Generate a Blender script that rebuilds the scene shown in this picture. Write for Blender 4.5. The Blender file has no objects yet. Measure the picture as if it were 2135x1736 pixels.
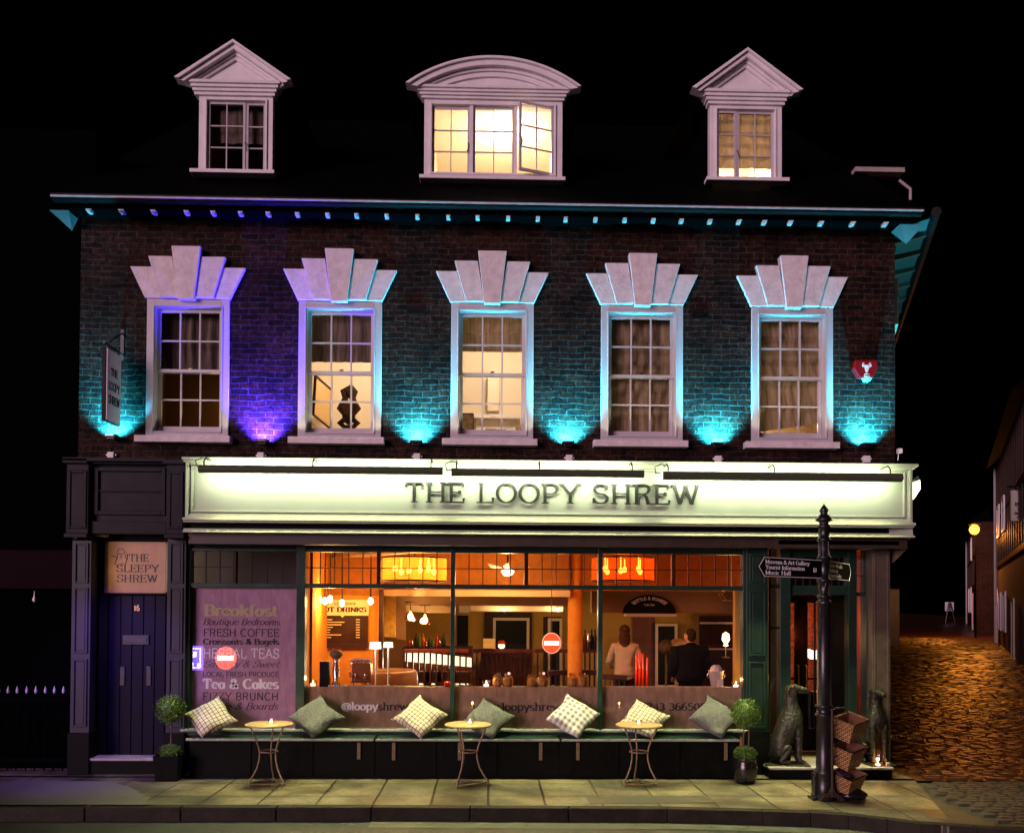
import bpy, bmesh, math, random
from mathutils import Vector, Matrix
random.seed(7)
sc = bpy.context.scene
COL = sc.collection
R = math.radians
# ---------------------------------------------------------------- camera
FPX, CX, CY, CAMY, CAMZ = 1838.5, 1067.5, 1226.155, -11.0, 2.1017
_y, _p, _r = 0.025613, 0.017317, 0.005428
R0 = Vector((math.cos(_y), -math.sin(_y), 0)); D0 = Vector((math.sin(_y), math.cos(_y), 0)); U0 = Vector((0, 0, 1))
D1 = math.cos(_p) * D0 + math.sin(_p) * U0; U1 = math.cos(_p) * U0 - math.sin(_p) * D0
R2 = math.cos(_r) * R0 + math.sin(_r) * U1; U2 = math.cos(_r) * U1 - math.sin(_r) * R0
cam_data = bpy.data.cameras.new("camera")
cam = bpy.data.objects.new("camera", cam_data); COL.objects.link(cam)
cam.matrix_world = Matrix(((R2.x, U2.x, -D1.x, 0), (R2.y, U2.y, -D1.y, CAMY), (R2.z, U2.z, -D1.z, CAMZ), (0, 0, 0, 1)))
cam_data.sensor_width = 36; cam_data.lens = 36 * FPX / 2135
cam_data.shift_y = (CY - 868) / 2135
cam_data.clip_end = 600
sc.camera = cam
# ---------------------------------------------------------------- sky, street light, exposure
world = bpy.data.worlds.new("World"); sc.world = world; world.use_nodes = True
wn = world.node_tree
bg = wn.nodes["Background"]
sky = wn.nodes.new("ShaderNodeTexSky"); sky.sky_type = 'NISHITA'; sky.sun_disc = False
sky.sun_elevation = R(-6); sky.sun_rotation = R(180)
wn.links.new(sky.outputs[0], bg.inputs[0]); bg.inputs[1].default_value = 0.004
sun = bpy.data.lights.new("street_glow", 'SUN'); sun.energy = 2.3; sun.angle = R(26); sun.color = (1.0, 0.64, 0.78)
suno = bpy.data.objects.new("street_glow", sun); COL.objects.link(suno)
suno.rotation_euler = Vector((0.64, 0.76, -0.17)).to_track_quat('-Z', 'Y').to_euler()
sc.view_settings.view_transform = 'Standard'; sc.view_settings.look = 'None'
sc.view_settings.exposure = 0.0; sc.view_settings.gamma = 1.0
sc.cycles.use_denoising = True
sc.cycles.max_bounces = 7; sc.cycles.transparent_max_bounces = 16
sc.cycles.sample_clamp_indirect = 4.0
sc.cycles.caustics_reflective = False; sc.cycles.caustics_refractive = False

def A(fx, fy, Y):
    d = R2 * ((fx - CX) / FPX) + U2 * ((CY - fy) / FPX) + D1
    t = (Y - CAMY) / d.y
    return Vector((d.x * t, Y, CAMZ + d.z * t))
K = 1 / 1.00515
def B(sx, sy, Y): return A(sx * K, sy * K, Y)
def G(sx, sy, z=0.0):
    d = R2 * ((sx * K - CX) / FPX) + U2 * ((CY - sy * K) / FPX) + D1
    t = (z - CAMZ) / d.z
    return Vector((d.x * t, CAMY + d.y * t, z))
def rect(sx0, sy0, sx1, sy1, Y):
    """x0,x1,z0,z1 on plane Y of a picture rectangle (top-left, bottom-right)"""
    xm, ym = (sx0 + sx1) / 2, (sy0 + sy1) / 2
    return B(sx0, ym, Y).x, B(sx1, ym, Y).x, B(xm, sy1, Y).z, B(xm, sy0, Y).z

# ---------------------------------------------------------------- mesh builder
class MB:
    def __init__(s): s.v = []; s.f = []; s.sm = []
    def add(s, vs, fs, smooth=False):
        n = len(s.v); s.v += [tuple(v) for v in vs]
        for f in fs: s.f.append(tuple(i + n for i in f)); s.sm.append(smooth)
        return s
    def box(s, x0, x1, y0, y1, z0, z1):
        return s.add([(x0, y0, z0), (x1, y0, z0), (x1, y1, z0), (x0, y1, z0), (x0, y0, z1), (x1, y0, z1), (x1, y1, z1), (x0, y1, z1)],
                     [(0, 3, 2, 1), (4, 5, 6, 7), (0, 1, 5, 4), (1, 2, 6, 5), (2, 3, 7, 6), (3, 0, 4, 7)])
    def quad(s, a, b, c, d): return s.add([a, b, c, d], [(0, 1, 2, 3)])
    def prism(s, pts, y0, y1):
        n = len(pts)
        a = sum(pts[i][0] * pts[(i + 1) % n][1] - pts[(i + 1) % n][0] * pts[i][1] for i in range(n))
        if a < 0: pts = pts[::-1]
        vs = [(p[0], y0, p[1]) for p in pts] + [(p[0], y1, p[1]) for p in pts]
        return s.add(vs, [tuple(range(n)), tuple(range(2 * n - 1, n - 1, -1))] + [(i, i + n, (i + 1) % n + n, (i + 1) % n) for i in range(n)])
    def prism_z(s, pts, z0, z1):
        n = len(pts)
        a = sum(pts[i][0] * pts[(i + 1) % n][1] - pts[(i + 1) % n][0] * pts[i][1] for i in range(n))
        if a < 0: pts = pts[::-1]
        vs = [(p[0], p[1], z1) for p in pts] + [(p[0], p[1], z0) for p in pts]
        return s.add(vs, [tuple(range(n)), tuple(range(2 * n - 1, n - 1, -1))] + [(i, i + n, (i + 1) % n + n, (i + 1) % n) for i in range(n)])
    def frame(s, x0, x1, z0, z1, w, y0, y1, wt=None, wb=None):
        wt = w if wt is None else wt; wb = w if wb is None else wb
        s.box(x0, x0 + w, y0, y1, z0, z1); s.box(x1 - w, x1, y0, y1, z0, z1)
        s.box(x0 + w, x1 - w, y0, y1, z1 - wt, z1); s.box(x0 + w, x1 - w, y0, y1, z0, z0 + wb); return s
    def tube(s, pts, r, n=8, cap=True):
        pts = [Vector(p) for p in pts]; m = len(pts)
        rs = r if isinstance(r, (list, tuple)) else [r] * m
        rings = []
        ref = None
        for i, p in enumerate(pts):
            t = (pts[min(i + 1, m - 1)] - pts[max(i - 1, 0)]).normalized()
            if ref is None: ref = Vector((0, 0, 1)) if abs(t.z) < .9 else Vector((1, 0, 0))
            u = (ref - t * ref.dot(t)).normalized(); w = t.cross(u); ref = u
            rings.append([p + (u * math.cos(2 * math.pi * k / n) + w * math.sin(2 * math.pi * k / n)) * rs[i] for k in range(n)])
        vs = [v for ring in rings for v in ring]
        fs = [(i * n + k, i * n + (k + 1) % n, (i + 1) * n + (k + 1) % n, (i + 1) * n + k) for i in range(m - 1) for k in range(n)]
        s.add(vs, fs, True)
        if cap: s.add(rings[0], [tuple(range(n - 1, -1, -1))]); s.add(rings[-1], [tuple(range(n))])
        return s
    def lathe(s, prof, c=(0, 0, 0), n=20, smooth=True):
        m = len(prof)
        vs = [(c[0] + r * math.cos(2 * math.pi * k / n), c[1] + r * math.sin(2 * math.pi * k / n), c[2] + z) for r, z in prof for k in range(n)]
        fs = [(i * n + k, i * n + (k + 1) % n, (i + 1) * n + (k + 1) % n, (i + 1) * n + k) for i in range(m - 1) for k in range(n)]
        return s.add(vs, fs, smooth)
    def ball(s, c, rx, ry=None, rz=None, n=16, m=10):
        ry = ry or rx; rz = rz or rx
        vs = [(c[0] + rx * math.sin(math.pi * i / m) * math.cos(2 * math.pi * k / n), c[1] + ry * math.sin(math.pi * i / m) * math.sin(2 * math.pi * k / n), c[2] + rz * math.cos(math.pi * i / m)) for i in range(m + 1) for k in range(n)]
        fs = [((i + 1) * n + k, (i + 1) * n + (k + 1) % n, i * n + (k + 1) % n, i * n + k) for i in range(m) for k in range(n)]
        return s.add(vs, fs, True)
    def build(s, name, mat, parent=None, bevel=0.0, mtx=None):
        me = bpy.data.meshes.new(name)
        vs = s.v if mtx is None else [tuple(mtx @ Vector(v)) for v in s.v]
        me.from_pydata(vs, [], s.f); me.update()
        me.polygons.foreach_set('use_smooth', s.sm)
        o = bpy.data.objects.new(name, me); COL.objects.link(o)
        if mat: me.materials.append(mat)
        if parent: o.parent = parent
        if bevel:
            b = o.modifiers.new('bevel', 'BEVEL'); b.width = bevel; b.segments = 2; b.limit_method = 'ANGLE'; b.angle_limit = R(50); b.harden_normals = False
        return o

def tag(o, label, cat, group=None):
    o['label'] = label; o['category'] = cat
    if group: o['group'] = group
    return o
def thing(name, label, cat, loc=(0, 0, 0), group=None):
    o = bpy.data.objects.new(name, None); COL.objects.link(o); o.location = loc; o.empty_display_size = .2
    return tag(o, label, cat, group)
def local(o): return Matrix.Translation(-Vector(o.location))
def dup(root, loc, label=None, rotz=None):
    r = root.copy(); COL.objects.link(r); r.location = loc
    if rotz is not None: r.rotation_euler = (0, 0, rotz)
    if label: r['label'] = label
    for ch in list(root.children):
        c = ch.copy(); COL.objects.link(c); c.parent = r
        for g in list(ch.children):
            d = g.copy(); COL.objects.link(d); d.parent = c
    return r
def structure(name, mb, mat):
    o = mb.build(name, mat); o['kind'] = 'structure'; return o
def lamp(name, kind, loc, energy, color, parent=None, **kw):
    l = bpy.data.lights.new(name, kind); l.energy = energy; l.color = color
    o = bpy.data.objects.new(name, l); COL.objects.link(o); o.location = loc
    for k, v in kw.items():
        if k == 'aim': o.rotation_euler = Vector(v).to_track_quat('-Z', 'Y').to_euler()
        else: setattr(l, k, v)
    if parent: o.parent = parent; o.matrix_parent_inverse = Matrix.Translation(-Vector(parent.location))
    return o

# ---------------------------------------------------------------- materials
M = {}
def mat(key, col, rough=.6, metal=0.0, var=0.0, scale=8.0, bump=0.0, bscale=40.0, col2=None, spec=.5, coat=0, sheen=0, trans=0):
    m = bpy.data.materials.new(key); m.use_nodes = True; t = m.node_tree; p = t.nodes['Principled BSDF']
    p.inputs['Base Color'].default_value = (*col, 1); p.inputs['Roughness'].default_value = rough; p.inputs['Metallic'].default_value = metal
    p.inputs['Specular IOR Level'].default_value = spec
    if coat: p.inputs['Coat Weight'].default_value = coat
    if sheen: p.inputs['Sheen Weight'].default_value = sheen
    tc = t.nodes.new('ShaderNodeTexCoord')
    if var or col2:
        n = t.nodes.new('ShaderNodeTexNoise'); n.inputs['Scale'].default_value = scale; n.inputs['Detail'].default_value = 6
        n.inputs['Roughness'].default_value = .65
        t.links.new(tc.outputs['Object'], n.inputs['Vector'])
        r = t.nodes.new('ShaderNodeValToRGB'); r.color_ramp.elements[0].position = .3; r.color_ramp.elements[1].position = .7
        c2 = col2 or tuple(min(1, c * (1 + var)) for c in col); c1 = tuple(c * (1 - var) for c in col) if not col2 else col
        r.color_ramp.elements[0].color = (*c1, 1); r.color_ramp.elements[1].color = (*c2, 1)
        t.links.new(n.outputs['Fac'], r.inputs['Fac']); t.links.new(r.outputs[0], p.inputs['Base Color'])
        rr = t.nodes.new('ShaderNodeMapRange'); rr.inputs['To Min'].default_value = max(.03, rough - .12); rr.inputs['To Max'].default_value = min(1, rough + .15)
        t.links.new(n.outputs['Fac'], rr.inputs['Value']); t.links.new(rr.outputs[0], p.inputs['Roughness'])
    if bump:
        n2 = t.nodes.new('ShaderNodeTexNoise'); n2.inputs['Scale'].default_value = bscale; n2.inputs['Detail'].default_value = 5
        t.links.new(tc.outputs['Object'], n2.inputs['Vector'])
        b = t.nodes.new('ShaderNodeBump'); b.inputs['Strength'].default_value = bump; b.inputs['Distance'].default_value = .02
        t.links.new(n2.outputs['Fac'], b.inputs['Height']); t.links.new(b.outputs[0], p.inputs['Normal'])
    M[key] = m; return m
def emit(key, col, strength):
    m = bpy.data.materials.new(key); m.use_nodes = True; t = m.node_tree; p = t.nodes['Principled BSDF']
    p.inputs['Base Color'].default_value = (*[c * .6 for c in col], 1); p.inputs['Emission Color'].default_value = (*col, 1); p.inputs['Emission Strength'].default_value = strength
    M[key] = m; return m
def brickmat(key, c1, c2, mortar, bw, rh, axes='xz', msize=.012, bumpd=.01, rough=.8, offset=.5, distort=.012, rmin=None, bias=-.2, noise_col=.5, fine=.4, stain=.2):
    m = bpy.data.materials.new(key); m.use_nodes = True; t = m.node_tree; N = t.nodes; L = t.links; p = N['Principled BSDF']
    tc = N.new('ShaderNodeTexCoord'); sp = N.new('ShaderNodeSeparateXYZ'); cb = N.new('ShaderNodeCombineXYZ')
    L.new(tc.outputs['Object'], sp.inputs[0])
    if axes == 'xz': L.new(sp.outputs[0], cb.inputs[0]); L.new(sp.outputs[2], cb.inputs[1])
    elif axes == 'xy': L.new(sp.outputs[0], cb.inputs[0]); L.new(sp.outputs[1], cb.inputs[1])
    elif axes == 'yz': L.new(sp.outputs[1], cb.inputs[0]); L.new(sp.outputs[2], cb.inputs[1])
    dn = N.new('ShaderNodeTexNoise'); dn.inputs['Scale'].default_value = 3.5; dn.inputs['Detail'].default_value = 4; L.new(tc.outputs['Object'], dn.inputs['Vector'])
    sub = N.new('ShaderNodeVectorMath'); sub.operation = 'SUBTRACT'; sub.inputs[1].default_value = (.5, .5, .5); L.new(dn.outputs['Color'], sub.inputs[0])
    scl = N.new('ShaderNodeVectorMath'); scl.operation = 'SCALE'; scl.inputs['Scale'].default_value = distort * 2; L.new(sub.outputs[0], scl.inputs[0])
    ad = N.new('ShaderNodeVectorMath'); ad.operation = 'ADD'; L.new(cb.outputs[0], ad.inputs[0]); L.new(scl.outputs[0], ad.inputs[1])
    b = N.new('ShaderNodeTexBrick'); b.offset = offset; b.inputs['Scale'].default_value = 1
    b.inputs['Brick Width'].default_value = bw; b.inputs['Row Height'].default_value = rh; b.inputs['Mortar Size'].default_value = msize
    b.inputs['Mortar Smooth'].default_value = .3; b.inputs['Bias'].default_value = bias
    b.inputs['Color1'].default_value = (*c1, 1); b.inputs['Color2'].default_value = (*c2, 1); b.inputs['Mortar'].default_value = (*mortar, 1)
    L.new(ad.outputs[0], b.inputs['Vector'])
    n = N.new('ShaderNodeTexNoise'); n.inputs['Scale'].default_value = 14; n.inputs['Detail'].default_value = 8; n.inputs['Roughness'].default_value = .7; L.new(tc.outputs['Object'], n.inputs['Vector'])
    mr = N.new('ShaderNodeMapRange'); mr.inputs['From Min'].default_value = .3; mr.inputs['From Max'].default_value = .7; mr.inputs['To Min'].default_value = 1 - noise_col; mr.inputs['To Max'].default_value = 1 + noise_col; L.new(n.outputs['Fac'], mr.inputs['Value'])
    mx = N.new('ShaderNodeVectorMath'); mx.operation = 'SCALE'; L.new(b.outputs['Color'], mx.inputs[0]); L.new(mr.outputs[0], mx.inputs['Scale'])
    sn = N.new('ShaderNodeTexNoise'); sn.inputs['Scale'].default_value = 1.6; sn.inputs['Detail'].default_value = 6; L.new(tc.outputs['Object'], sn.inputs['Vector'])
    sr = N.new('ShaderNodeMapRange'); sr.inputs['From Min'].default_value = .35; sr.inputs['From Max'].default_value = .65; sr.inputs['To Min'].default_value = 1 - stain; sr.inputs['To Max'].default_value = 1 + stain * .6; L.new(sn.outputs['Fac'], sr.inputs['Value'])
    m3 = N.new('ShaderNodeVectorMath'); m3.operation = 'SCALE'; L.new(mx.outputs[0], m3.inputs[0]); L.new(sr.outputs[0], m3.inputs['Scale'])
    L.new(m3.outputs[0], p.inputs['Base Color'])
    h = N.new('ShaderNodeMath'); h.operation = 'MULTIPLY_ADD'; L.new(n.outputs['Fac'], h.inputs[0]); h.inputs[1].default_value = fine
    inv = N.new('ShaderNodeMath'); inv.operation = 'SUBTRACT'; inv.inputs[0].default_value = 1; L.new(b.outputs['Fac'], inv.inputs[1]); L.new(inv.outputs[0], h.inputs[2])
    bp = N.new('ShaderNodeBump'); bp.inputs['Strength'].default_value = .9; bp.inputs['Distance'].default_value = bumpd; L.new(h.outputs[0], bp.inputs['Height']); L.new(bp.outputs[0], p.inputs['Normal'])
    if rmin is None: p.inputs['Roughness'].default_value = rough; p.inputs['Specular IOR Level'].default_value = .06
    else:
        n3 = N.new('ShaderNodeTexNoise'); n3.inputs['Scale'].default_value = 1.3; n3.inputs['Detail'].default_value = 5; L.new(tc.outputs['Object'], n3.inputs['Vector'])
        r3 = N.new('ShaderNodeMapRange'); r3.inputs['From Min'].default_value = .35; r3.inputs['From Max'].default_value = .65; r3.inputs['To Min'].default_value = rmin; r3.inputs['To Max'].default_value = rough
        L.new(n3.outputs['Fac'], r3.inputs['Value']); L.new(r3.outputs[0], p.inputs['Roughness'])
    M[key] = m; return m
def glassmat(key, refl=.07, tint=(1, 1, 1), rough=0.0):
    m = bpy.data.materials.new(key); m.use_nodes = True; t = m.node_tree; N = t.nodes; L = t.links
    N.remove(N['Principled BSDF']); out = N['Material Output']
    tr = N.new('ShaderNodeBsdfTransparent'); tr.inputs[0].default_value = (*tint, 1)
    gl = N.new('ShaderNodeBsdfGlossy'); gl.inputs['Roughness'].default_value = rough
    fr = N.new('ShaderNodeLayerWeight'); fr.inputs[0].default_value = .2
    mr = N.new('ShaderNodeMapRange'); mr.inputs['To Min'].default_value = refl; mr.inputs['To Max'].default_value = .8; L.new(fr.outputs['Fresnel'], mr.inputs['Value'])
    mx = N.new('ShaderNodeMixShader'); L.new(mr.outputs[0], mx.inputs[0]); L.new(tr.outputs[0], mx.inputs[1]); L.new(gl.outputs[0], mx.inputs[2]); L.new(mx.outputs[0], out.inputs[0])
    M[key] = m; return m
def clothmat(key, col, trans=.4, var=.25, scale=(6, 6, 2)):
    m = bpy.data.materials.new(key); m.use_nodes = True; t = m.node_tree; N = t.nodes; L = t.links
    N.remove(N['Principled BSDF']); out = N['Material Output']
    tc = N.new('ShaderNodeTexCoord'); mp = N.new('ShaderNodeMapping'); mp.inputs['Scale'].default_value = scale; L.new(tc.outputs['Object'], mp.inputs[0])
    n = N.new('ShaderNodeTexNoise'); n.inputs['Scale'].default_value = 3; n.inputs['Detail'].default_value = 4; L.new(mp.outputs[0], n.inputs['Vector'])
    r = N.new('ShaderNodeValToRGB'); r.color_ramp.elements[0].position = .3; r.color_ramp.elements[1].position = .7
    r.color_ramp.elements[0].color = (*[c * (1 - var) for c in col], 1); r.color_ramp.elements[1].color = (*[min(1, c * (1 + var)) for c in col], 1); L.new(n.outputs['Fac'], r.inputs[0])
    d = N.new('ShaderNodeBsdfDiffuse'); s = N.new('ShaderNodeBsdfTranslucent'); L.new(r.outputs[0], d.inputs[0]); L.new(r.outputs[0], s.inputs[0])
    bp = N.new('ShaderNodeBump'); bp.inputs['Strength'].default_value = .35; bp.inputs['Distance'].default_value = .02; L.new(n.outputs['Fac'], bp.inputs['Height']); L.new(bp.outputs[0], d.inputs['Normal'])
    mx = N.new('ShaderNodeMixShader'); mx.inputs[0].default_value = trans; L.new(d.outputs[0], mx.inputs[1]); L.new(s.outputs[0], mx.inputs[2]); L.new(mx.outputs[0], out.inputs[0])
    M[key] = m; return m

brickmat('brick', (.030, .011, .007), (.005, .004, .004), (.038, .036, .034), .215, .072, 'xz', .007, .030, .62, noise_col=1.0, distort=.034, fine=.8, stain=.45)
brickmat('side_brick', (.05, .017, .010), (.03, .012, .009), (.05, .04, .03), .215, .072, 'yz', .010, .012, .7, noise_col=.6)
mat('slate', (.0009, .0009, .001), .85, var=.3, scale=6, spec=.03)
mat('white_paint', (.74, .70, .70), .5, var=.10, scale=5, bump=.12, bscale=30)
mat('stucco', (.70, .62, .62), .8, var=.18, scale=9, bump=.5, bscale=60)
mat('frame_paint', (.50, .46, .48), .4, var=.06, scale=7)
mat('lit_lip_paint', (.55, .55, .58), .35, var=.2, scale=10)
mat('dark_paint', (.006, .006, .0065), .5, var=.3, scale=5, spec=.15)
mat('green_paint', (.013, .034, .022), .32, var=.25, scale=4, spec=.35)
mat('slate_paint', (.017, .018, .024), .45, var=.15, scale=4, spec=.3)
mat('door_paint', (.0025, .002, .009), .5, var=.5, scale=6, spec=.12)
mat('fascia_paint', (.27, .31, .23), .5, var=.05, scale=2)
mat('moulding_paint', (.34, .39, .28), .4, var=.05, scale=4)
mat('plinth_paint', (.0025, .0035, .002), .6, var=.5, scale=7, bump=.2, bscale=15, spec=.10)
mat('lit_edge_paint', (.26, .29, .24), .4, var=.25, scale=12)  # pale tone for the lit edges of bench and ledge
mat('letter_black', (.006, .008, .006), .45)
mat('letter_dark', (.018, .012, .016), .6)
mat('letter_white', (.90, .87, .87), .6)
mat('letter_gold', (.50, .42, .24), .6)
mat('letter_grey', (.12, .08, .09), .6)
mat('sign_white', (.86, .82, .88), .5, var=.04)
mat('black_metal', (.008, .008, .009), .32, var=.2, scale=12, spec=.6)
mat('iron', (.05, .030, .018), .5, metal=.5, var=.4, scale=18)
mat('rusty_iron', (.30, .21, .12), .5, metal=.4, var=.35, scale=20)
mat('table_top', (.30, .21, .09), .45, var=.15, scale=8)
mat('bronze', (.030, .028, .018), .40, metal=.55, col2=(.045, .046, .030), scale=11, bump=.9, bscale=26)
mat('steel', (.6, .58, .55), .25, metal=1)
mat('brass', (.55, .38, .14), .3, metal=1)
mat('grey_plastic', (.38, .36, .36), .5)
mat('red_plastic', (.28, .008, .012), .3)
mat('strobe', (.25, .7, .8), .2)
mat('foliage', (.05, .12, .012), .6, col2=(.12, .23, .025), scale=22)
mat('stem_wood', (.10, .07, .04), .8, var=.3)
mat('pot_black', (.006, .006, .006), .22, spec=.6)
brickmat('wicker', (.34, .19, .08), (.24, .12, .05), (.03, .014, .006), .035, .017, 'xz', .0035, .006, .6, noise_col=.3, distort=.003)
mat('basket_inside', (.12, .045, .02), .8, var=.3)
mat('bag', (.008, .008, .009), .22, bump=.6, bscale=14, spec=.6)
brickmat('paving', (.165, .135, .075), (.110, .096, .062), (.016, .014, .009), .60, .66, 'xy', .013, .014, .62, offset=.0, distort=.010, rmin=.30, noise_col=.5, bias=0, fine=.9, stain=.65)
brickmat('setts', (.090, .076, .046), (.055, .050, .034), (.010, .009, .006), .21, .13, 'xy', .022, .03, .6, distort=.02, rmin=.25, noise_col=.5, bias=0, fine=.5, stain=.4)
mat('sett_stone', (.060, .052, .034), .5, var=.55, scale=7, bump=.4, bscale=30)
mat('cobble_stone', (.055, .019, .007), .34, var=.75, scale=5, bump=.5, bscale=25)
brickmat('cobbles', (.080, .042, .020), (.040, .022, .012), (.008, .005, .003), .46, .15, 'xy', .02, .06, .75, distort=.06, rmin=.30, noise_col=.6, bias=0, fine=1.2, stain=.6)
mat('asphalt', (.045, .052, .042), .34, var=.4, scale=4, bump=.55, bscale=90)
mat('light_trail_grey', (.11, .105, .095), .55, var=.12, scale=2, bump=.15, bscale=80)
mat('kerb_stone', (.022, .019, .013), .6, var=.5, scale=5, bump=.3, bscale=30, spec=.15)
mat('ground', (.02, .018, .015), .9, var=.2)
# interiors
mat('bedroom_wall', (.80, .71, .58), .8)
mat('dim_wall', (.20, .12, .05), .8)
mat('mustard_wall', (.40, .23, .055), .85, var=.1, spec=.1)
mat('orange_wall', (.55, .21, .025), .8, var=.1, spec=.1)
mat('cream_ceiling', (.62, .45, .26), .8)
mat('bulkhead_paint', (.26, .095, .018), .8, var=.2, spec=.1); mat('pebble', (.85, .60, .34), .3)
mat('brown_beam', (.20, .10, .035), .7, var=.1)
mat('dark_wood', (.030, .011, .006), .45, var=.3, scale=9, spec=.12)
mat('red_wood', (.09, .016, .006), .45, var=.3, scale=9, spec=.15)
mat('interior_floor', (.10, .05, .025), .4, var=.3)
mat('black_panel', (.004, .0035, .003), .5, spec=.1)
mat('pale_frame', (.55, .42, .30), .5)
mat('speaker_white', (.6, .5, .42), .5)
mat('banner', (.75, .50, .22), .6)
mat('cushion_dark', (.02, .015, .012), .6)
mat('skin', (.36, .17, .09), .5)
mat('suit', (.004, .0035, .0035), .85, spec=.05)
mat('hair_brown', (.045, .016, .006), .7, var=.5, scale=30, spec=.08)
mat('hair_short', (.025, .014, .008), .8, var=.3, scale=40, spec=.08)
mat('blouse', (.38, .27, .15), .8)
mat('trousers', (.02, .010, .007), .8, spec=.1)
mat('rattan', (.45, .24, .08), .6, var=.4, scale=25)
mat('rattan_dark', (.14, .08, .03), .6, var=.4, scale=25)
mat('bucket_white', (.65, .52, .42), .4, var=.15)
mat('fascia_dark', (.008, .008, .011), .5, var=.2, spec=.15); mat('trough_paint', (.060, .070, .040), .5, spec=.2)
mat('leather', (.16, .07, .035), .4, var=.15)
mat('red_glass', (.5, .03, .01), .15)
emit('bulb', (1, .62, .24), 26)
emit('bulb_soft', (1, .6, .25), 6)
emit('flame', (1, .55, .2), 12)
emit('counter_light', (1, .86, .55), 1.5)
emit('lamp_white', (1, .88, .8), 1.7)
emit('drum_glow', (1, .40, .07), .75)
emit('drum_glow_dim', (1, .20, .03), .6)
emit('sodium', (1, .34, .04), 3.6)
emit('tube_light', (1, 1, .75), 6)
emit('sign_red', (1, .16, .07), 9)
emit('sign_bar', (1, .85, .75), 16)
emit('taxi_blue', (.30, .16, 1), 9)
emit('taxi_white', (.9, .85, 1), 14)
emit('spot_white', (1, .9, .7), 5)
glassmat('shop_glass', .055)
glassmat('window_glass', .035)
glassmat('clear_glass', .16, (.96, .9, .84), .05)
glassmat('amber_glass', .34, (1, .8, .55), .06)
clothmat('blind', (.27, .20, .12), .14, .34, (11, 1, .7))  # vertical colour streaks paint the light and dark of pleats
clothmat('curtain', (.16, .12, .10), .05, .45, (16, 1, 1))
clothmat('frosted_film', (.48, .30, .19), .38, .22)
clothmat('poster_film', (.52, .30, .42), .15, .16)
clothmat('fanlight_film', (.72, .52, .42), .5, .04)

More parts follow.
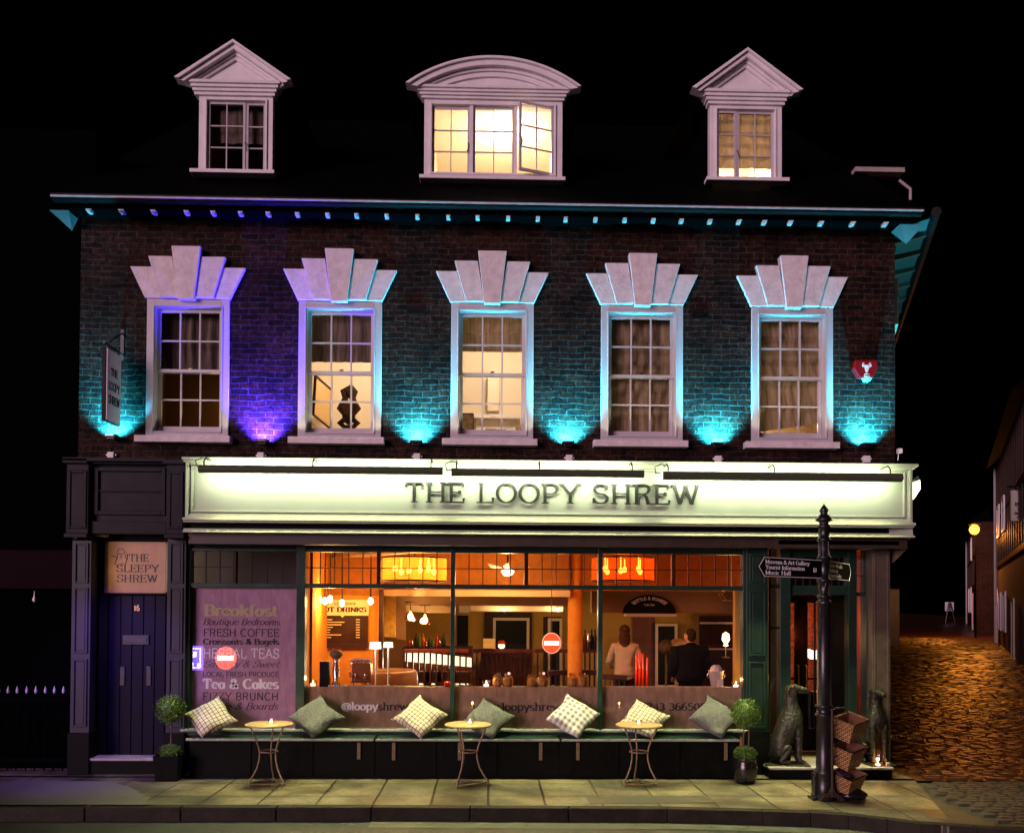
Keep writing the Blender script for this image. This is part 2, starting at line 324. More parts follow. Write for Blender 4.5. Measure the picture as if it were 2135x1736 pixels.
# ---------------------------------------------------------------- lettering
def arc(cx, cy, rx, ry, a0, a1, n=12):
    return [(cx + rx * math.cos(R(a0 + (a1 - a0) * i / n)), cy + ry * math.sin(R(a0 + (a1 - a0) * i / n))) for i in range(n + 1)]
X = .66
GL = {
 'A': (.84, [[(.06, 0), (.42, 1)], [(.42, 1), (.78, 0)], [(.2, .35), (.64, .35)]], [(.06, 0), (.78, 0)]),
 'B': (.76, [[(.14, 0), (.14, 1)], [(.14, 1), (.4, 1)] + arc(.4, .76, .24, .24, 90, -90) + [(.14, .52)], [(.14, .52), (.42, .52)] + arc(.42, .26, .26, .26, 90, -90) + [(.14, 0)]], [(.1, 0), (.1, 1)]),
 'C': (.84, [arc(.46, .5, .38, .5, 45, 315, 18)], []),
 'D': (.84, [[(.14, 0), (.14, 1)], [(.14, 1), (.34, 1)] + arc(.34, .5, .42, .5, 90, -90) + [(.14, 0)]], [(.1, 0), (.1, 1)]),
 'E': (.74, [[(.14, 0), (.14, 1)], [(.14, 1), (.64, 1), (.64, .82)], [(.14, .52), (.5, .52)], [(.14, 0), (.66, 0), (.66, .2)], [(.5, .62), (.5, .42)]], [(.1, 0), (.1, 1)]),
 'F': (.7, [[(.14, 0), (.14, 1)], [(.14, 1), (.62, 1), (.62, .82)], [(.14, .52), (.48, .52)]], [(.14, 0), (.1, 1)]),
 'G': (.88, [arc(.46, .5, .38, .5, 45, 330, 18) + [(.79, .42), (.55, .42)]], []),
 'H': (.9, [[(.16, 0), (.16, 1)], [(.74, 0), (.74, 1)], [(.16, .52), (.74, .52)]], [(.16, 0), (.16, 1), (.74, 0), (.74, 1)]),
 'I': (.4, [[(.2, 0), (.2, 1)]], [(.2, 0), (.2, 1)]),
 'K': (.84, [[(.16, 0), (.16, 1)], [(.74, 1), (.16, .4)], [(.34, .58), (.76, 0)]], [(.16, 0), (.16, 1), (.74, 1), (.76, 0)]),
 'L': (.72, [[(.16, 0), (.16, 1)], [(.16, 0), (.66, 0), (.66, .26)]], [(.16, 1), (.1, 0)]),
 'M': (1.0, [[(.14, 0), (.14, 1)], [(.14, 1), (.5, .1)], [(.5, .1), (.86, 1)], [(.86, 1), (.86, 0)]], [(.14, 0), (.86, 0), (.1, 1), (.9, 1)]),
 'N': (.9, [[(.16, 0), (.16, 1)], [(.16, 1), (.74, 0)], [(.74, 0), (.74, 1)]], [(.16, 0), (.12, 1), (.74, 1)]),
 'O': (.92, [arc(.46, .5, .39, .5, 0, 360, 24)], []),
 'P': (.76, [[(.16, 0), (.16, 1)], [(.16, 1), (.42, 1)] + arc(.42, .74, .26, .26, 90, -90) + [(.16, .48)]], [(.16, 0), (.1, 1)]),
 'R': (.84, [[(.16, 0), (.16, 1)], [(.16, 1), (.44, 1)] + arc(.44, .75, .25, .25, 90, -90) + [(.16, .5)], [(.42, .5), (.56, .4), (.66, 0)], ], [(.16, 0), (.1, 1), (.7, 0)]),
 'S': (.74, [arc(.37, .75, .26, .25, 25, 270) + arc(.37, .25, .29, .25, 90, -155), [(.61, .72), (.61, .98)], [(.09, .28), (.09, .02)]], []),
 'T': (.84, [[(.42, 0), (.42, 1)], [(.08, .78), (.08, 1), (.76, 1), (.76, .78)]], [(.42, 0)]),
 'U': (.88, [[(.16, 1), (.16, .3)] + arc(.44, .3, .28, .3, 180, 360) + [(.72, 1)]], [(.16, 1), (.72, 1)]),
 'V': (.84, [[(.06, 1), (.42, 0)], [(.42, 0), (.78, 1)]], [(.06, 1), (.78, 1)]),
 'W': (1.16, [[(.08, 1), (.33, 0)], [(.33, 0), (.58, .9)], [(.58, .9), (.83, 0)], [(.83, 0), (1.08, 1)]], [(.08, 1), (.58, .95), (1.08, 1)]),
 'Y': (.84, [[(.06, 1), (.42, .45)], [(.78, 1), (.42, .45)], [(.42, .45), (.42, 0)]], [(.06, 1), (.78, 1), (.42, 0)]),
 'Z': (.74, [[(.08, 1), (.66, 1), (.08, 0), (.66, 0)]], []),
 'a': (.66, [arc(.3, .31, .22, .31, 60, 330), [(.52, X), (.52, .05), (.6, .02)]], []),
 'b': (.68, [[(.14, 1), (.14, 0)], arc(.36, .33, .22, .33, 140, -140)], [(.1, 1)]),
 'c': (.58, [arc(.32, .33, .24, .33, 50, 310)], []),
 'd': (.68, [[(.54, 1), (.54, 0)], arc(.32, .33, .22, .33, 40, 320)], [(.5, 1), (.58, 0)]),
 'e': (.62, [[(.08, .36), (.54, .36)] + arc(.32, .34, .23, .32, 0, 315)], []),
 'f': (.44, [arc(.34, .82, .16, .18, 40, 180) + [(.18, 0)], [(.04, X), (.38, X)]], [(.18, 0)]),
 'g': (.66, [arc(.3, .35, .22, .31, 40, 320), [(.52, X), (.52, -.06)] + arc(.3, -.06, .22, .2, 0, -150)], []),
 'h': (.7, [[(.14, 1), (.14, 0)], arc(.34, .42, .2, .24, 180, 0) + [(.54, 0)]], [(.14, 0), (.54, 0), (.1, 1)]),
 'i': (.32, [[(.16, X), (.16, 0)], [(.16, .86), (.16, .94)]], [(.16, 0), (.1, X)]),
 'k': (.66, [[(.14, 1), (.14, 0)], [(.54, X), (.14, .26)], [(.28, .38), (.58, 0)]], [(.14, 0), (.58, 0), (.54, X), (.1, 1)]),
 'l': (.32, [[(.16, 1), (.16, 0)]], [(.16, 0), (.1, 1)]),
 'm': (1.0, [[(.14, X), (.14, 0)], arc(.32, .44, .18, .22, 180, 0) + [(.5, 0)], arc(.68, .44, .18, .22, 180, 0) + [(.86, 0)]], [(.14, 0), (.5, 0), (.86, 0), (.1, X)]),
 'n': (.7, [[(.14, X), (.14, 0)], arc(.34, .42, .2, .24, 180, 0) + [(.54, 0)]], [(.14, 0), (.54, 0), (.1, X)]),
 'o': (.64, [arc(.32, .33, .24, .33, 0, 360, 18)], []),
 'p': (.68, [[(.14, X), (.14, -.28)], arc(.36, .33, .22, .33, 140, -140)], [(.14, -.28), (.1, X)]),
 'q': (.68, [[(.54, X), (.54, -.28)], arc(.32, .33, .22, .33, 40, 320)], [(.54, -.28)]),
 'r': (.5, [[(.14, X), (.14, 0)], arc(.34, .42, .2, .24, 180, 50)], [(.14, 0), (.1, X)]),
 's': (.54, [arc(.27, .49, .18, .17, 30, 270, 8) + arc(.27, .16, .2, .16, 90, -150, 8)], []),
 't': (.44, [[(.18, .9), (.18, .14)] + arc(.3, .14, .12, .14, 180, 320, 6), [(.04, X), (.36, X)]], []),
 'u': (.7, [[(.14, X), (.14, .22)] + arc(.34, .22, .2, .22, 180, 360) + [(.54, X)], [(.54, X), (.54, 0)]], [(.1, X), (.5, X), (.58, 0)]),
 'v': (.62, [[(.06, X), (.31, 0)], [(.31, 0), (.56, X)]], [(.06, X), (.56, X)]),
 'w': (.9, [[(.06, X), (.25, 0)], [(.25, 0), (.45, .6)], [(.45, .6), (.65, 0)], [(.65, 0), (.84, X)]], [(.06, X), (.84, X)]),
 'y': (.62, [[(.06, X), (.31, .02)], [(.56, X), (.26, -.2), (.1, -.26)]], [(.06, X), (.56, X)]),
 '&': (.86, [[(.8, 0), (.24, .68)] + arc(.38, .82, .16, .18, 200, -40, 10) + [(.16, .36)] + arc(.34, .22, .24, .22, 150, 310, 8) + [(.74, .5)]], []),
 '@': (1.05, [arc(.52, .38, .46, .5, -50, 300, 24), arc(.5, .38, .2, .26, 0, 360, 14), [(.7, .64), (.7, .2), (.86, .12)]], []),
 '0': (.7, [arc(.35, .5, .26, .5, 0, 360, 20)], []), '1': (.5, [[(.12, .82), (.28, 1), (.28, 0)]], [(.28, 0)]),
 '3': (.66, [arc(.3, .76, .22, .24, 150, -90, 10) + arc(.3, .27, .26, .27, 90, -150, 10)], []),
 '4': (.7, [[(.5, 0), (.5, 1), (.06, .3), (.64, .3)]], [(.5, 0)]),
 '5': (.66, [[(.54, 1), (.16, 1), (.13, .56)] + arc(.32, .32, .25, .32, 120, -150, 12)], []),
 '6': (.68, [arc(.44, .5, .34, .5, 75, 180, 8) + arc(.34, .3, .24, .3, 180, 540, 16)], []),
 '7': (.62, [[(.06, .86), (.06, 1), (.56, 1), (.24, 0)]], []), '.': (.28, [[(.12, 0), (.12, .1)]], []), '-': (.4, [[(.06, .4), (.34, .4)]], []),
 ' ': (.4, [], []),
}
def text_width(s, track=0): return sum(GL.get(c, GL[' '])[0] + track for c in s)
def letters(mb, s, place, wt=.11, thin=.05, serif=.0, shear=0.0, depth=.002, track=0.0, base=0.0, capw=1.0):
    """adds ribbons for string s; place(u,v,d) turns text units (cap height 1, from u=0) and depth into a world point"""
    u0 = 0; q = [0]
    def ribbon(pts):
        if len(pts) < 2: return
        n = len(pts); L = []; Rr = []
        for i, p in enumerate(pts):
            a = pts[max(i - 1, 0)]; b = pts[min(i + 1, n - 1)]
            dx, dy = b[0] - a[0], b[1] - a[1]; l = math.hypot(dx, dy) or 1; dx /= l; dy /= l
            hw = (thin + (wt - thin) * abs(dy)) / 2
            L.append((p[0] - dy * hw, p[1] + dx * hw)); Rr.append((p[0] + dy * hw, p[1] - dx * hw))
        q[0] += 1; e = (q[0] % 5) * depth * .02
        vs = [place(*p, depth + e) for p in L] + [place(*p, depth + e) for p in Rr] + [place(*p, base) for p in L] + [place(*p, base) for p in Rr]
        fs = []
        for i in range(n - 1):
            fs += [(i, n + i, n + i + 1, i + 1), (2 * n + i, i, i + 1, 2 * n + i + 1), (n + i, 3 * n + i, 3 * n + i + 1, n + i + 1)]
        fs += [(0, 2 * n, 3 * n, n), (n - 1, 2 * n - 1, 4 * n - 1, 3 * n - 1)]
        mb.add(vs, fs)
    for c in s:
        w, st, sf = GL.get(c, GL[' '])
        for p in st: ribbon([(u0 + x + shear * y, y) for x, y in p])
        if serif:
            for x, y in sf: ribbon([(u0 + x - serif / 2 + shear * y, y), (u0 + x + serif / 2 + shear * y, y)])
        u0 += w + track
    return u0
def text_on_front(mb, s, x0, x1, z0, z1, y, **kw):
    """text on a wall facing -y, filling the given box (baseline z0, cap height z1)"""
    W = text_width(s, kw.get('track', 0)) or 1
    k = (x1 - x0) / W; h = z1 - z0
    letters(mb, s, lambda u, v, d: (x0 + u * k, y - d, z0 + v * h), **kw)
# ================================================================ GROUND
def zone(name, pts, z0, z1, m):
    return structure(name, MB().prism_z(pts, z0, z1), m)
structure('ground', MB().quad((-90, -40, -.20), (90, -40, -.20), (90, 140, -.20), (-90, 140, -.20)), M['ground'])
structure('road', MB().quad((-60, -16, -.14), (60, -16, -.14), (60, .4, -.14), (-60, .4, -.14)), M['asphalt'])
kerb = [(-40, -1.84), (-1.2, -1.87)] + [tuple(G(x, y)[:2]) for x, y in ((1400, 1695), (1600, 1700), (1700, 1703), (1779, 1708), (1860, 1717), (1932, 1726), (2050, 1734), (2146, 1741))] + [(9.0, -3.9), (20, -8)]
XRP = B(1876, 1600, 0).x + .05
bline = [G(1983, 1709), G(1914, 1631)]
i0 = 6
b0 = G(1992, 1733)
def along(off): return [(x, y + off) for x, y in kerb]
inner = along(.13)
left_part = [p for p in inner if p[0] < b0.x - .05]
paveR = [(b0.x, b0.y + .02), tuple(bline[0][:2]), tuple(bline[1][:2]), (bline[1].x - .1, -.46), (XRP, -.46), (XRP, .3)]
zone('pavement', left_part + paveR + [(-40, .3)], -.14, 0.0, M['paving'])
setR = [p for p in inner if p[0] > b0.x + .05]
sp = [(b0.x + .004, b0.y + .02), (bline[0].x + .004, bline[0].y), (bline[1].x + .004, bline[1].y), (bline[1].x + .004, -.45)]
sett_poly = [(b0.x + .004, b0.y + .02)] + setR + [(24, -.45), (bline[1].x + .004, -.45), (bline[1].x + .004, bline[1].y), (bline[0].x + .004, bline[0].y)]
sm_ = MB().prism_z(sett_poly, -.14, -.03)
def inside(px, py):
    c = False; n = len(sett_poly)
    for k in range(n):
        (ax, ay), (bx, by) = sett_poly[k], sett_poly[(k + 1) % n]
        if (ay > py) != (by > py) and px < (bx - ax) * (py - ay) / (by - ay) + ax: c = not c
    return c
random.seed(4); y = -3.9
def stone0(mb, x0, x1, y0, y1, z, j):
    t = [z + random.uniform(-j, j) for _ in range(4)]; g = .018
    mb.add([(x0 + g, y0 + g, t[0]), (x1 - g, y0 + g, t[1]), (x1 - g, y1 - g, t[2]), (x0 + g, y1 - g, t[3]), (x0, y0, z - .03), (x1, y0, z - .03), (x1, y1, z - .03), (x0, y1, z - .03)], [(0, 1, 2, 3), (0, 4, 5, 1), (1, 5, 6, 2), (2, 6, 7, 3), (3, 7, 4, 0)])
row = 0
while y < -.5:
    x = 5.0 + (row % 2) * .1
    while x < 9.5:
        dx = random.uniform(.17, .24)
        if all(inside(a, b) for a in (x, x + dx) for b in (y, y + .12)): stone0(sm_, x, x + dx - .014, y, y + .108, 0, .006)
        x += dx
    y += .122; row += 1
structure('setts', sm_, M['sett_stone'])
kb = MB()
for a, b in zip(kerb[:-1], kerb[1:]):
    n = max(1, int(abs(b[0] - a[0]) / .95)) if abs(a[0]) < 12 and abs(b[0]) < 12 or a[0] > -2 else 40
    for i in range(n):
        p = [a[k] + (b[k] - a[k]) * i / n for k in (0, 1)]; q = [a[k] + (b[k] - a[k]) * (i + 1) / n for k in (0, 1)]
        g = .004 if n > 1 else 0
        kb.prism_z([(p[0] + g, p[1]), (q[0] - g, q[1]), (q[0] - g, q[1] + .128), (p[0] + g, p[1] + .128)], -.15, .006)
o = kb.build('kerb', M['kerb_stone'], bevel=.012); o['kind'] = 'structure'
# gutter channel of darker wet setts along the kerb foot and a smooth grey patch by the gate, painting in a light trail
gz = MB()
for a, b in zip(kerb[1:-1], kerb[2:]): gz.quad((a[0], a[1] - .26, -.134), (b[0], b[1] - .26, -.134), (b[0], b[1] - .01, -.134), (a[0], a[1] - .01, -.134))
structure('gutter_channel', gz, mat('channel', (.14, .15, .11), .3, var=.35, scale=6, bump=.4, bscale=50))
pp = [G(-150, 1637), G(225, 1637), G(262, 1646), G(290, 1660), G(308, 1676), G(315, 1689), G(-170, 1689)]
structure('light_trail_patch', MB().prism_z([tuple(p[:2]) for p in pp], .001, .006), M['light_trail_grey'])  # pale patch laid on the paving in place of a light trail
cp = [G(1228, 1670), G(1485, 1668), G(1500, 1682), G(1236, 1684)]
o = MB().prism_z([tuple(p[:2]) for p in cp], .001, .005).build('pavement_cover', mat('cover', (.06, .055, .04), .5, var=.3, bump=.5, bscale=60)); o['kind'] = 'structure'
# side street climbing away to the right
def zs(y): return -.006 + max(0, y - 2) * .016
st = MB(); ys = [-.45, 2, 8, 16, 26, 40, 60, 90]
for a, b in zip(ys[:-1], ys[1:]): st.quad((XRP, a, zs(a)), (45, a, zs(a)), (45, b, zs(b)), (XRP, b, zs(b)))
random.seed(11)
def stone(mb, x0, x1, y0, y1, z, j):
    t = [z + random.uniform(-j, j) + random.uniform(-j, j) * .5 for _ in range(4)]; m_ = random.uniform(-j, j); g = .16 * min(x1 - x0, y1 - y0)
    x0 += random.uniform(0, .02); x1 -= random.uniform(0, .02)
    mb.add([(x0 + g, y0 + g, t[0]), (x1 - g, y0 + g, t[1]), (x1 - g, y1 - g, t[2]), (x0 + g, y1 - g, t[3]), (x0, y0, z - .03), (x1, y0, z - .03), (x1, y1, z - .03), (x0, y1, z - .03)], [(0, 1, 2, 3), (0, 4, 5, 1), (1, 5, 6, 2), (2, 6, 7, 3), (3, 7, 4, 0)], False)
y = -.40
while y < 34:
    dy = .125 if y < 9 else .19 if y < 18 else .32; xr = 8.5 + (y + .4) * 1.15 if y > 0 else 8.6
    x = XRP + max(0, y) * .30 + random.uniform(0, .3)
    while x < min(xr + 3, 34):
        dx = random.uniform(.17, .33) * (1 if y < 9 else 1.5 if y < 18 else 2.4); stone(st, x, x + dx - .02, y, y + dy - .018, zs(y + dy / 2) + .018, .008); x += dx
    y += dy
structure('side_street', st, M['cobble_stone'])

# ================================================================ PUB BUILDING
pub = thing('pub_building', 'dark brick three storey pub with white sash windows, dormers and lit shopfront', 'building')
XL, XR = B(163, 1000, 0).x, B(1876, 1000, 0).x
WX = [(-4.2594, -3.2472), (-2.3897, -1.3613), (-.4966, .5346), (1.3829, 2.4144), (3.2849, 4.3191)]
ZT, ZB = 5.8518, 4.1452
ZE = B(1017, 433, -.4).z
ZF = B(1150, 966, -.38).z          # top of the main fascia
# --- brick front with five openings
bw = MB()
ed = [XL] + [v for w in WX for v in (w[0] + .03, w[1] - .03)] + [XR]
for i in range(len(ed) - 1):
    if i % 2 == 0: bw.box(ed[i], ed[i + 1], 0, .30, ZB, ZT)
bw.box(XL, XR, 0, .30, ZT, ZE + .05); bw.box(XL, XR, 0, .30, ZF - .5, ZB)
bw.build('brick_wall', M['brick'], pub)
SD = Vector((math.sin(R(20)), math.cos(R(20)), 0))
def sidept(t, z, off=0): return (XR + SD.x * t + SD.y * off, SD.y * t - SD.x * off, z)
sw = MB()
sw.quad((XL, .3, 0), (XL, 10, 0), (XL, 10, ZE), (XL, .3, ZE))
zlow = B(1700, 1130, 0).z; sx_ = B(1864, 1380, .28).x
sw.quad(sidept(.33, zlow), sidept(10, zlow), sidept(10, ZE), sidept(.33, ZE))
sw.quad((sx_, .29, 0), (sx_ + SD.x * 9.7, .29 + SD.y * 9.7, 0), (sx_ + SD.x * 9.7, .29 + SD.y * 9.7, zlow), (sx_, .29, zlow))
sw.quad((sx_, .29, zlow), (sx_ + SD.x * 9.7, .29 + SD.y * 9.7, zlow), sidept(10, zlow), sidept(.33, zlow))
sw.quad((XL, 10, 0), sidept(10, 0), sidept(10, ZE + .2), (XL, 10, ZE + .2))
sw.build('side_wall', M['side_brick'], pub)
# --- roof with openings behind the dormers
DY = .30
def dormer_x(sx0, sx1): return B(sx0, 290, DY).x, B(sx1, 290, DY).x
DR = [dormer_x(421, 567), dormer_x(894, 1174), dormer_x(1492, 1634)]
RX0, RX1 = B(108, 430, -.42).x, B(1938, 445, -.42).x
def roofz(y): return ZE + .055 + (y + .42) * .74
rf = MB()
xs = [RX0] + [v for d in DR for v in (d[0] - .02, d[1] + .02)] + [RX1]
for i in range(len(xs) - 1):
    spans = [(-.42, 4.6)] if i % 2 == 0 else [(-.42, DY + .02), (2.6, 4.6)]
    for a, b in spans:
        x0, x1 = xs[i], xs[i + 1]
        rf.add([(x0, a, roofz(a)), (x1, a, roofz(a)), (x1, b, roofz(b)), (x0, b, roofz(b)), (x0, a, roofz(a) - .08), (x1, a, roofz(a) - .08), (x1, b, roofz(b) - .08), (x0, b, roofz(b) - .08)],
               [(0, 1, 2, 3), (7, 6, 5, 4), (0, 4, 5, 1), (3, 2, 6, 7), (0, 3, 7, 4), (1, 5, 6, 2)])
rf.quad((RX0, 4.6, roofz(4.6)), (RX1, 4.6, roofz(4.6)), (RX1 + 2, 9.8, ZE), (RX0, 9.8, ZE))
roof = rf.build('roof', M['slate'], pub)
fl = MB(); LEAD = mat('lead', (.34, .30, .29), .6, var=.15)
p = [B(1790, 355, 1.2), B(1893, 352, 1.2)]
fl.box(p[0].x, p[1].x, 1.15, 1.3, p[0].z - .05, p[0].z + .015)
fl.build('roof_flashing', LEAD, roof); fl = MB()
p = [B(1884, 378, .6), B(1908, 396, .6), B(1908, 420, .6)]
fl.tube([p[0], p[1], p[2]], .022, 6)
fl.build('roof_flashing', LEAD, roof)
# --- eaves, gutter and brackets
gu = MB()
gx0, gx1 = B(112, 420, -.40).x, B(1930, 447, -.40).x
n = 9; half = [(-.075 + 0, 0)] 
prof = [(-.40 + .065 * math.cos(R(a)), ZE + .03 + .065 * math.sin(R(a))) for a in range(180, 361, 20)]
def extr_x(mb, prof, x0, x1, smooth=True):
    n = len(prof); vs = [(x0, y, z) for y, z in prof] + [(x1, y, z) for y, z in prof]
    mb.add(vs, [(i, i + 1, n + i + 1, n + i) for i in range(n - 1)], smooth)
extr_x(gu, prof, gx0, gx1)
gu.box(gx0, gx1, -.471, -.459, ZE + .028, ZE + .045)
gutter = gu.build('gutter', M['dark_paint'], pub)
lip = MB().tube([(gx0, -.468, ZE + .012), (gx1, -.468, ZE + .012)], .013, 8); lip.build('gutter_lip_highlight', M['lit_lip_paint'], gutter)  # pale tube painting the lit line on the dark gutter
ev = MB(); ev.box(gx0 + .05, gx1 - .05, -.325, -.30, ZE - .07, ZE + .09); ev.box(gx0 + .05, gx1 - .05, -.299, -.002, ZE - .05, ZE - .03)
ev.build('eaves_board', M['slate'], pub)
bxs = [80 + v * .4309 for v in (268, 424, 578, 737, 865, 997, 1130, 1270, 1415, 1555, 1700, 1848, 1997)] + [900 + v * .5152 for v in (197, 320, 440, 552, 672, 790, 905, 1018, 1133, 1250, 1352, 1457, 1580, 1707, 1838)]
for s in bxs:
    x = B(s, 440, -.2).x; m = MB()
    m.box(x - .024, x + .024, -.32, -.24, ZE - .108, ZE - .0705); m.box(x - .014, x + .014, -.332, -.3202, ZE - .102, ZE - .088)
    m.box(x - .016, x + .016, -.37, -.29, ZE - .105, ZE - .092)
    m.build('gutter_bracket', M['white_paint'], gutter)
# joints on the gutter
for k in range(14):
    x = gx0 + (gx1 - gx0) * (k + .5) / 14; m = MB()
    extr_x(m, [(y + (y + .40) * .09, z + (z - ZE - .03) * .09) for y, z in prof], x - .03, x + .03); m.build('gutter_joint', M['dark_paint'], gutter)
# sloping returns at both ends of the eaves
for sgn, s0, s1, sy in ((1, 1872, 1922, 456), (-1, 118, 158, 440)):
    re_ = MB(); a = B(s0, sy, -.1); b = B(s1, sy, -.1)
    re_.add([(a.x, -.28, ZE - .075), (b.x, -.28, ZE - .075), (b.x, -.03, ZE - .075), (a.x, -.03, ZE - .075), ((a.x * .35 + b.x * .65) if sgn > 0 else (a.x * .3 + b.x * .7), -.03, ZE - .22)], [(0, 1, 4), (1, 2, 4), (2, 3, 4), (3, 0, 4), (0, 3, 2, 1)])
    re_.build('eaves_return', mat('return_paint', (.10, .095, .095), .6) if 'return_paint' not in M else M['return_paint'], pub)
# side eaves soffit with lit boards
so = MB(); 
so.add([sidept(.02, ZE - .02, 0), sidept(9, ZE - .02, 0), sidept(9, ZE + .03, .42), sidept(-.1, ZE + .03, .42)], [(0, 1, 2, 3)])
for k in range(14):
    t = .3 + k * .62
    so.add([sidept(t, ZE - .09, .02), sidept(t + .07, ZE - .09, .02), sidept(t + .07, ZE - .03, .40), sidept(t, ZE - .03, .40), sidept(t, ZE - .02, .02), sidept(t + .07, ZE - .02, .02), sidept(t + .07, ZE + .03, .40), sidept(t, ZE + .03, .40)], [(0, 1, 2, 3), (0, 4, 5, 1), (1, 5, 6, 2), (2, 6, 7, 3), (3, 7, 4, 0)])
so.build('side_soffit', M['return_paint'], pub)
sg = MB(); sg.tube([sidept(-.25, ZE + .04, .45), sidept(9, ZE + .04, .45)], .06, 8); sg.build('side_gutter', M['dark_paint'], pub)
# pale architrave of the first window round the corner, seen edge on
sa = MB()
a, b = B(1879, 560, .7), B(1887, 672, .7)
for za, zb_, off in ((ZT, ZT + .62, .10), (ZB + .75, ZT - .005, .055)):
    vs = [sidept(t, z, o_) for z in (za, zb_) for t, o_ in ((.62, 0), (1.5, 0), (1.5, off), (.62, off))]
    sa.add(vs, [(0, 3, 2, 1), (4, 5, 6, 7), (0, 1, 5, 4), (1, 2, 6, 5), (2, 3, 7, 6), (3, 0, 4, 7)])
sa.build('side_window_surround', M['stucco'], pub)
# --- air vents in the brickwork
for s0, s1, t0, t1 in ((852, 891, 641, 659), (1449, 1484, 647, 668)):
    x0, x1, z0, z1 = rect(s0, t0, s1, t1, 0); m = MB().frame(x0, x1, z0, z1, .015, -.012, .004)
    for k in range(4): m.box(x0 + .015, x1 - .015, -.008, .004, z0 + .02 + k * .02, z0 + .03 + k * .02)
    m.build('wall_vent', M['dark_paint'], pub)

# --- curtains and blinds
def cloth(x0, x1, z0, z1, y, amp, waves, vertical=True, slope=0.0, nx=40, nz=40):
    mb = MB(); rnd = random.random() * 6
    vs = []
    for j in range(nz + 1):
        for i in range(nx + 1):
            u, v = i / nx, j / nz
            zz = z0 + slope * (u - .5) * (1 - v)
            z = zz + (z1 - zz) * v
            if vertical: d = amp * (math.sin(u * waves * 6.283 + rnd + .6 * math.sin(v * 3)) + .4 * math.sin(u * waves * 15 + v * 2))
            else:
                f = (v * waves) % 1.0
                d = amp * (2.2 * (1 - f) ** 2 + .5 * math.sin(u * 31 + 3 * math.sin(v * 6 + rnd)) * (.3 + f) + .35 * math.sin(u * 9 + v * 5 + rnd) + .25 * math.sin(u * 23 - v * 9))
                z -= .02 * math.sin(u * 7 + rnd) * (1 - abs(2 * f - 1)) * min(1, v * 6)
            vs.append((x0 + (x1 - x0) * u, y - d, z))
    fs = [(j * (nx + 1) + i, j * (nx + 1) + i + 1, (j + 1) * (nx + 1) + i + 1, (j + 1) * (nx + 1) + i) for j in range(nz) for i in range(nx)]
    return mb.add(vs, fs, True)
def room(name, x0, x1, y0, y1, z0, z1, m, back=None):
    mb = MB()
    mb.quad((x0, y0, z0), (x0, y1, z0), (x0, y1, z1), (x0, y0, z1)); mb.quad((x1, y0, z0), (x1, y0, z1), (x1, y1, z1), (x1, y1, z0))
    mb.quad((x0, y1, z0), (x1, y1, z0), (x1, y1, z1), (x0, y1, z1)); mb.quad((x0, y0, z0), (x1, y0, z0), (x1, y1, z0), (x0, y1, z0)); mb.quad((x0, y0, z1), (x0, y1, z1), (x1, y1, z1), (x1, y0, z1))
    return mb.build(name, m, pub)

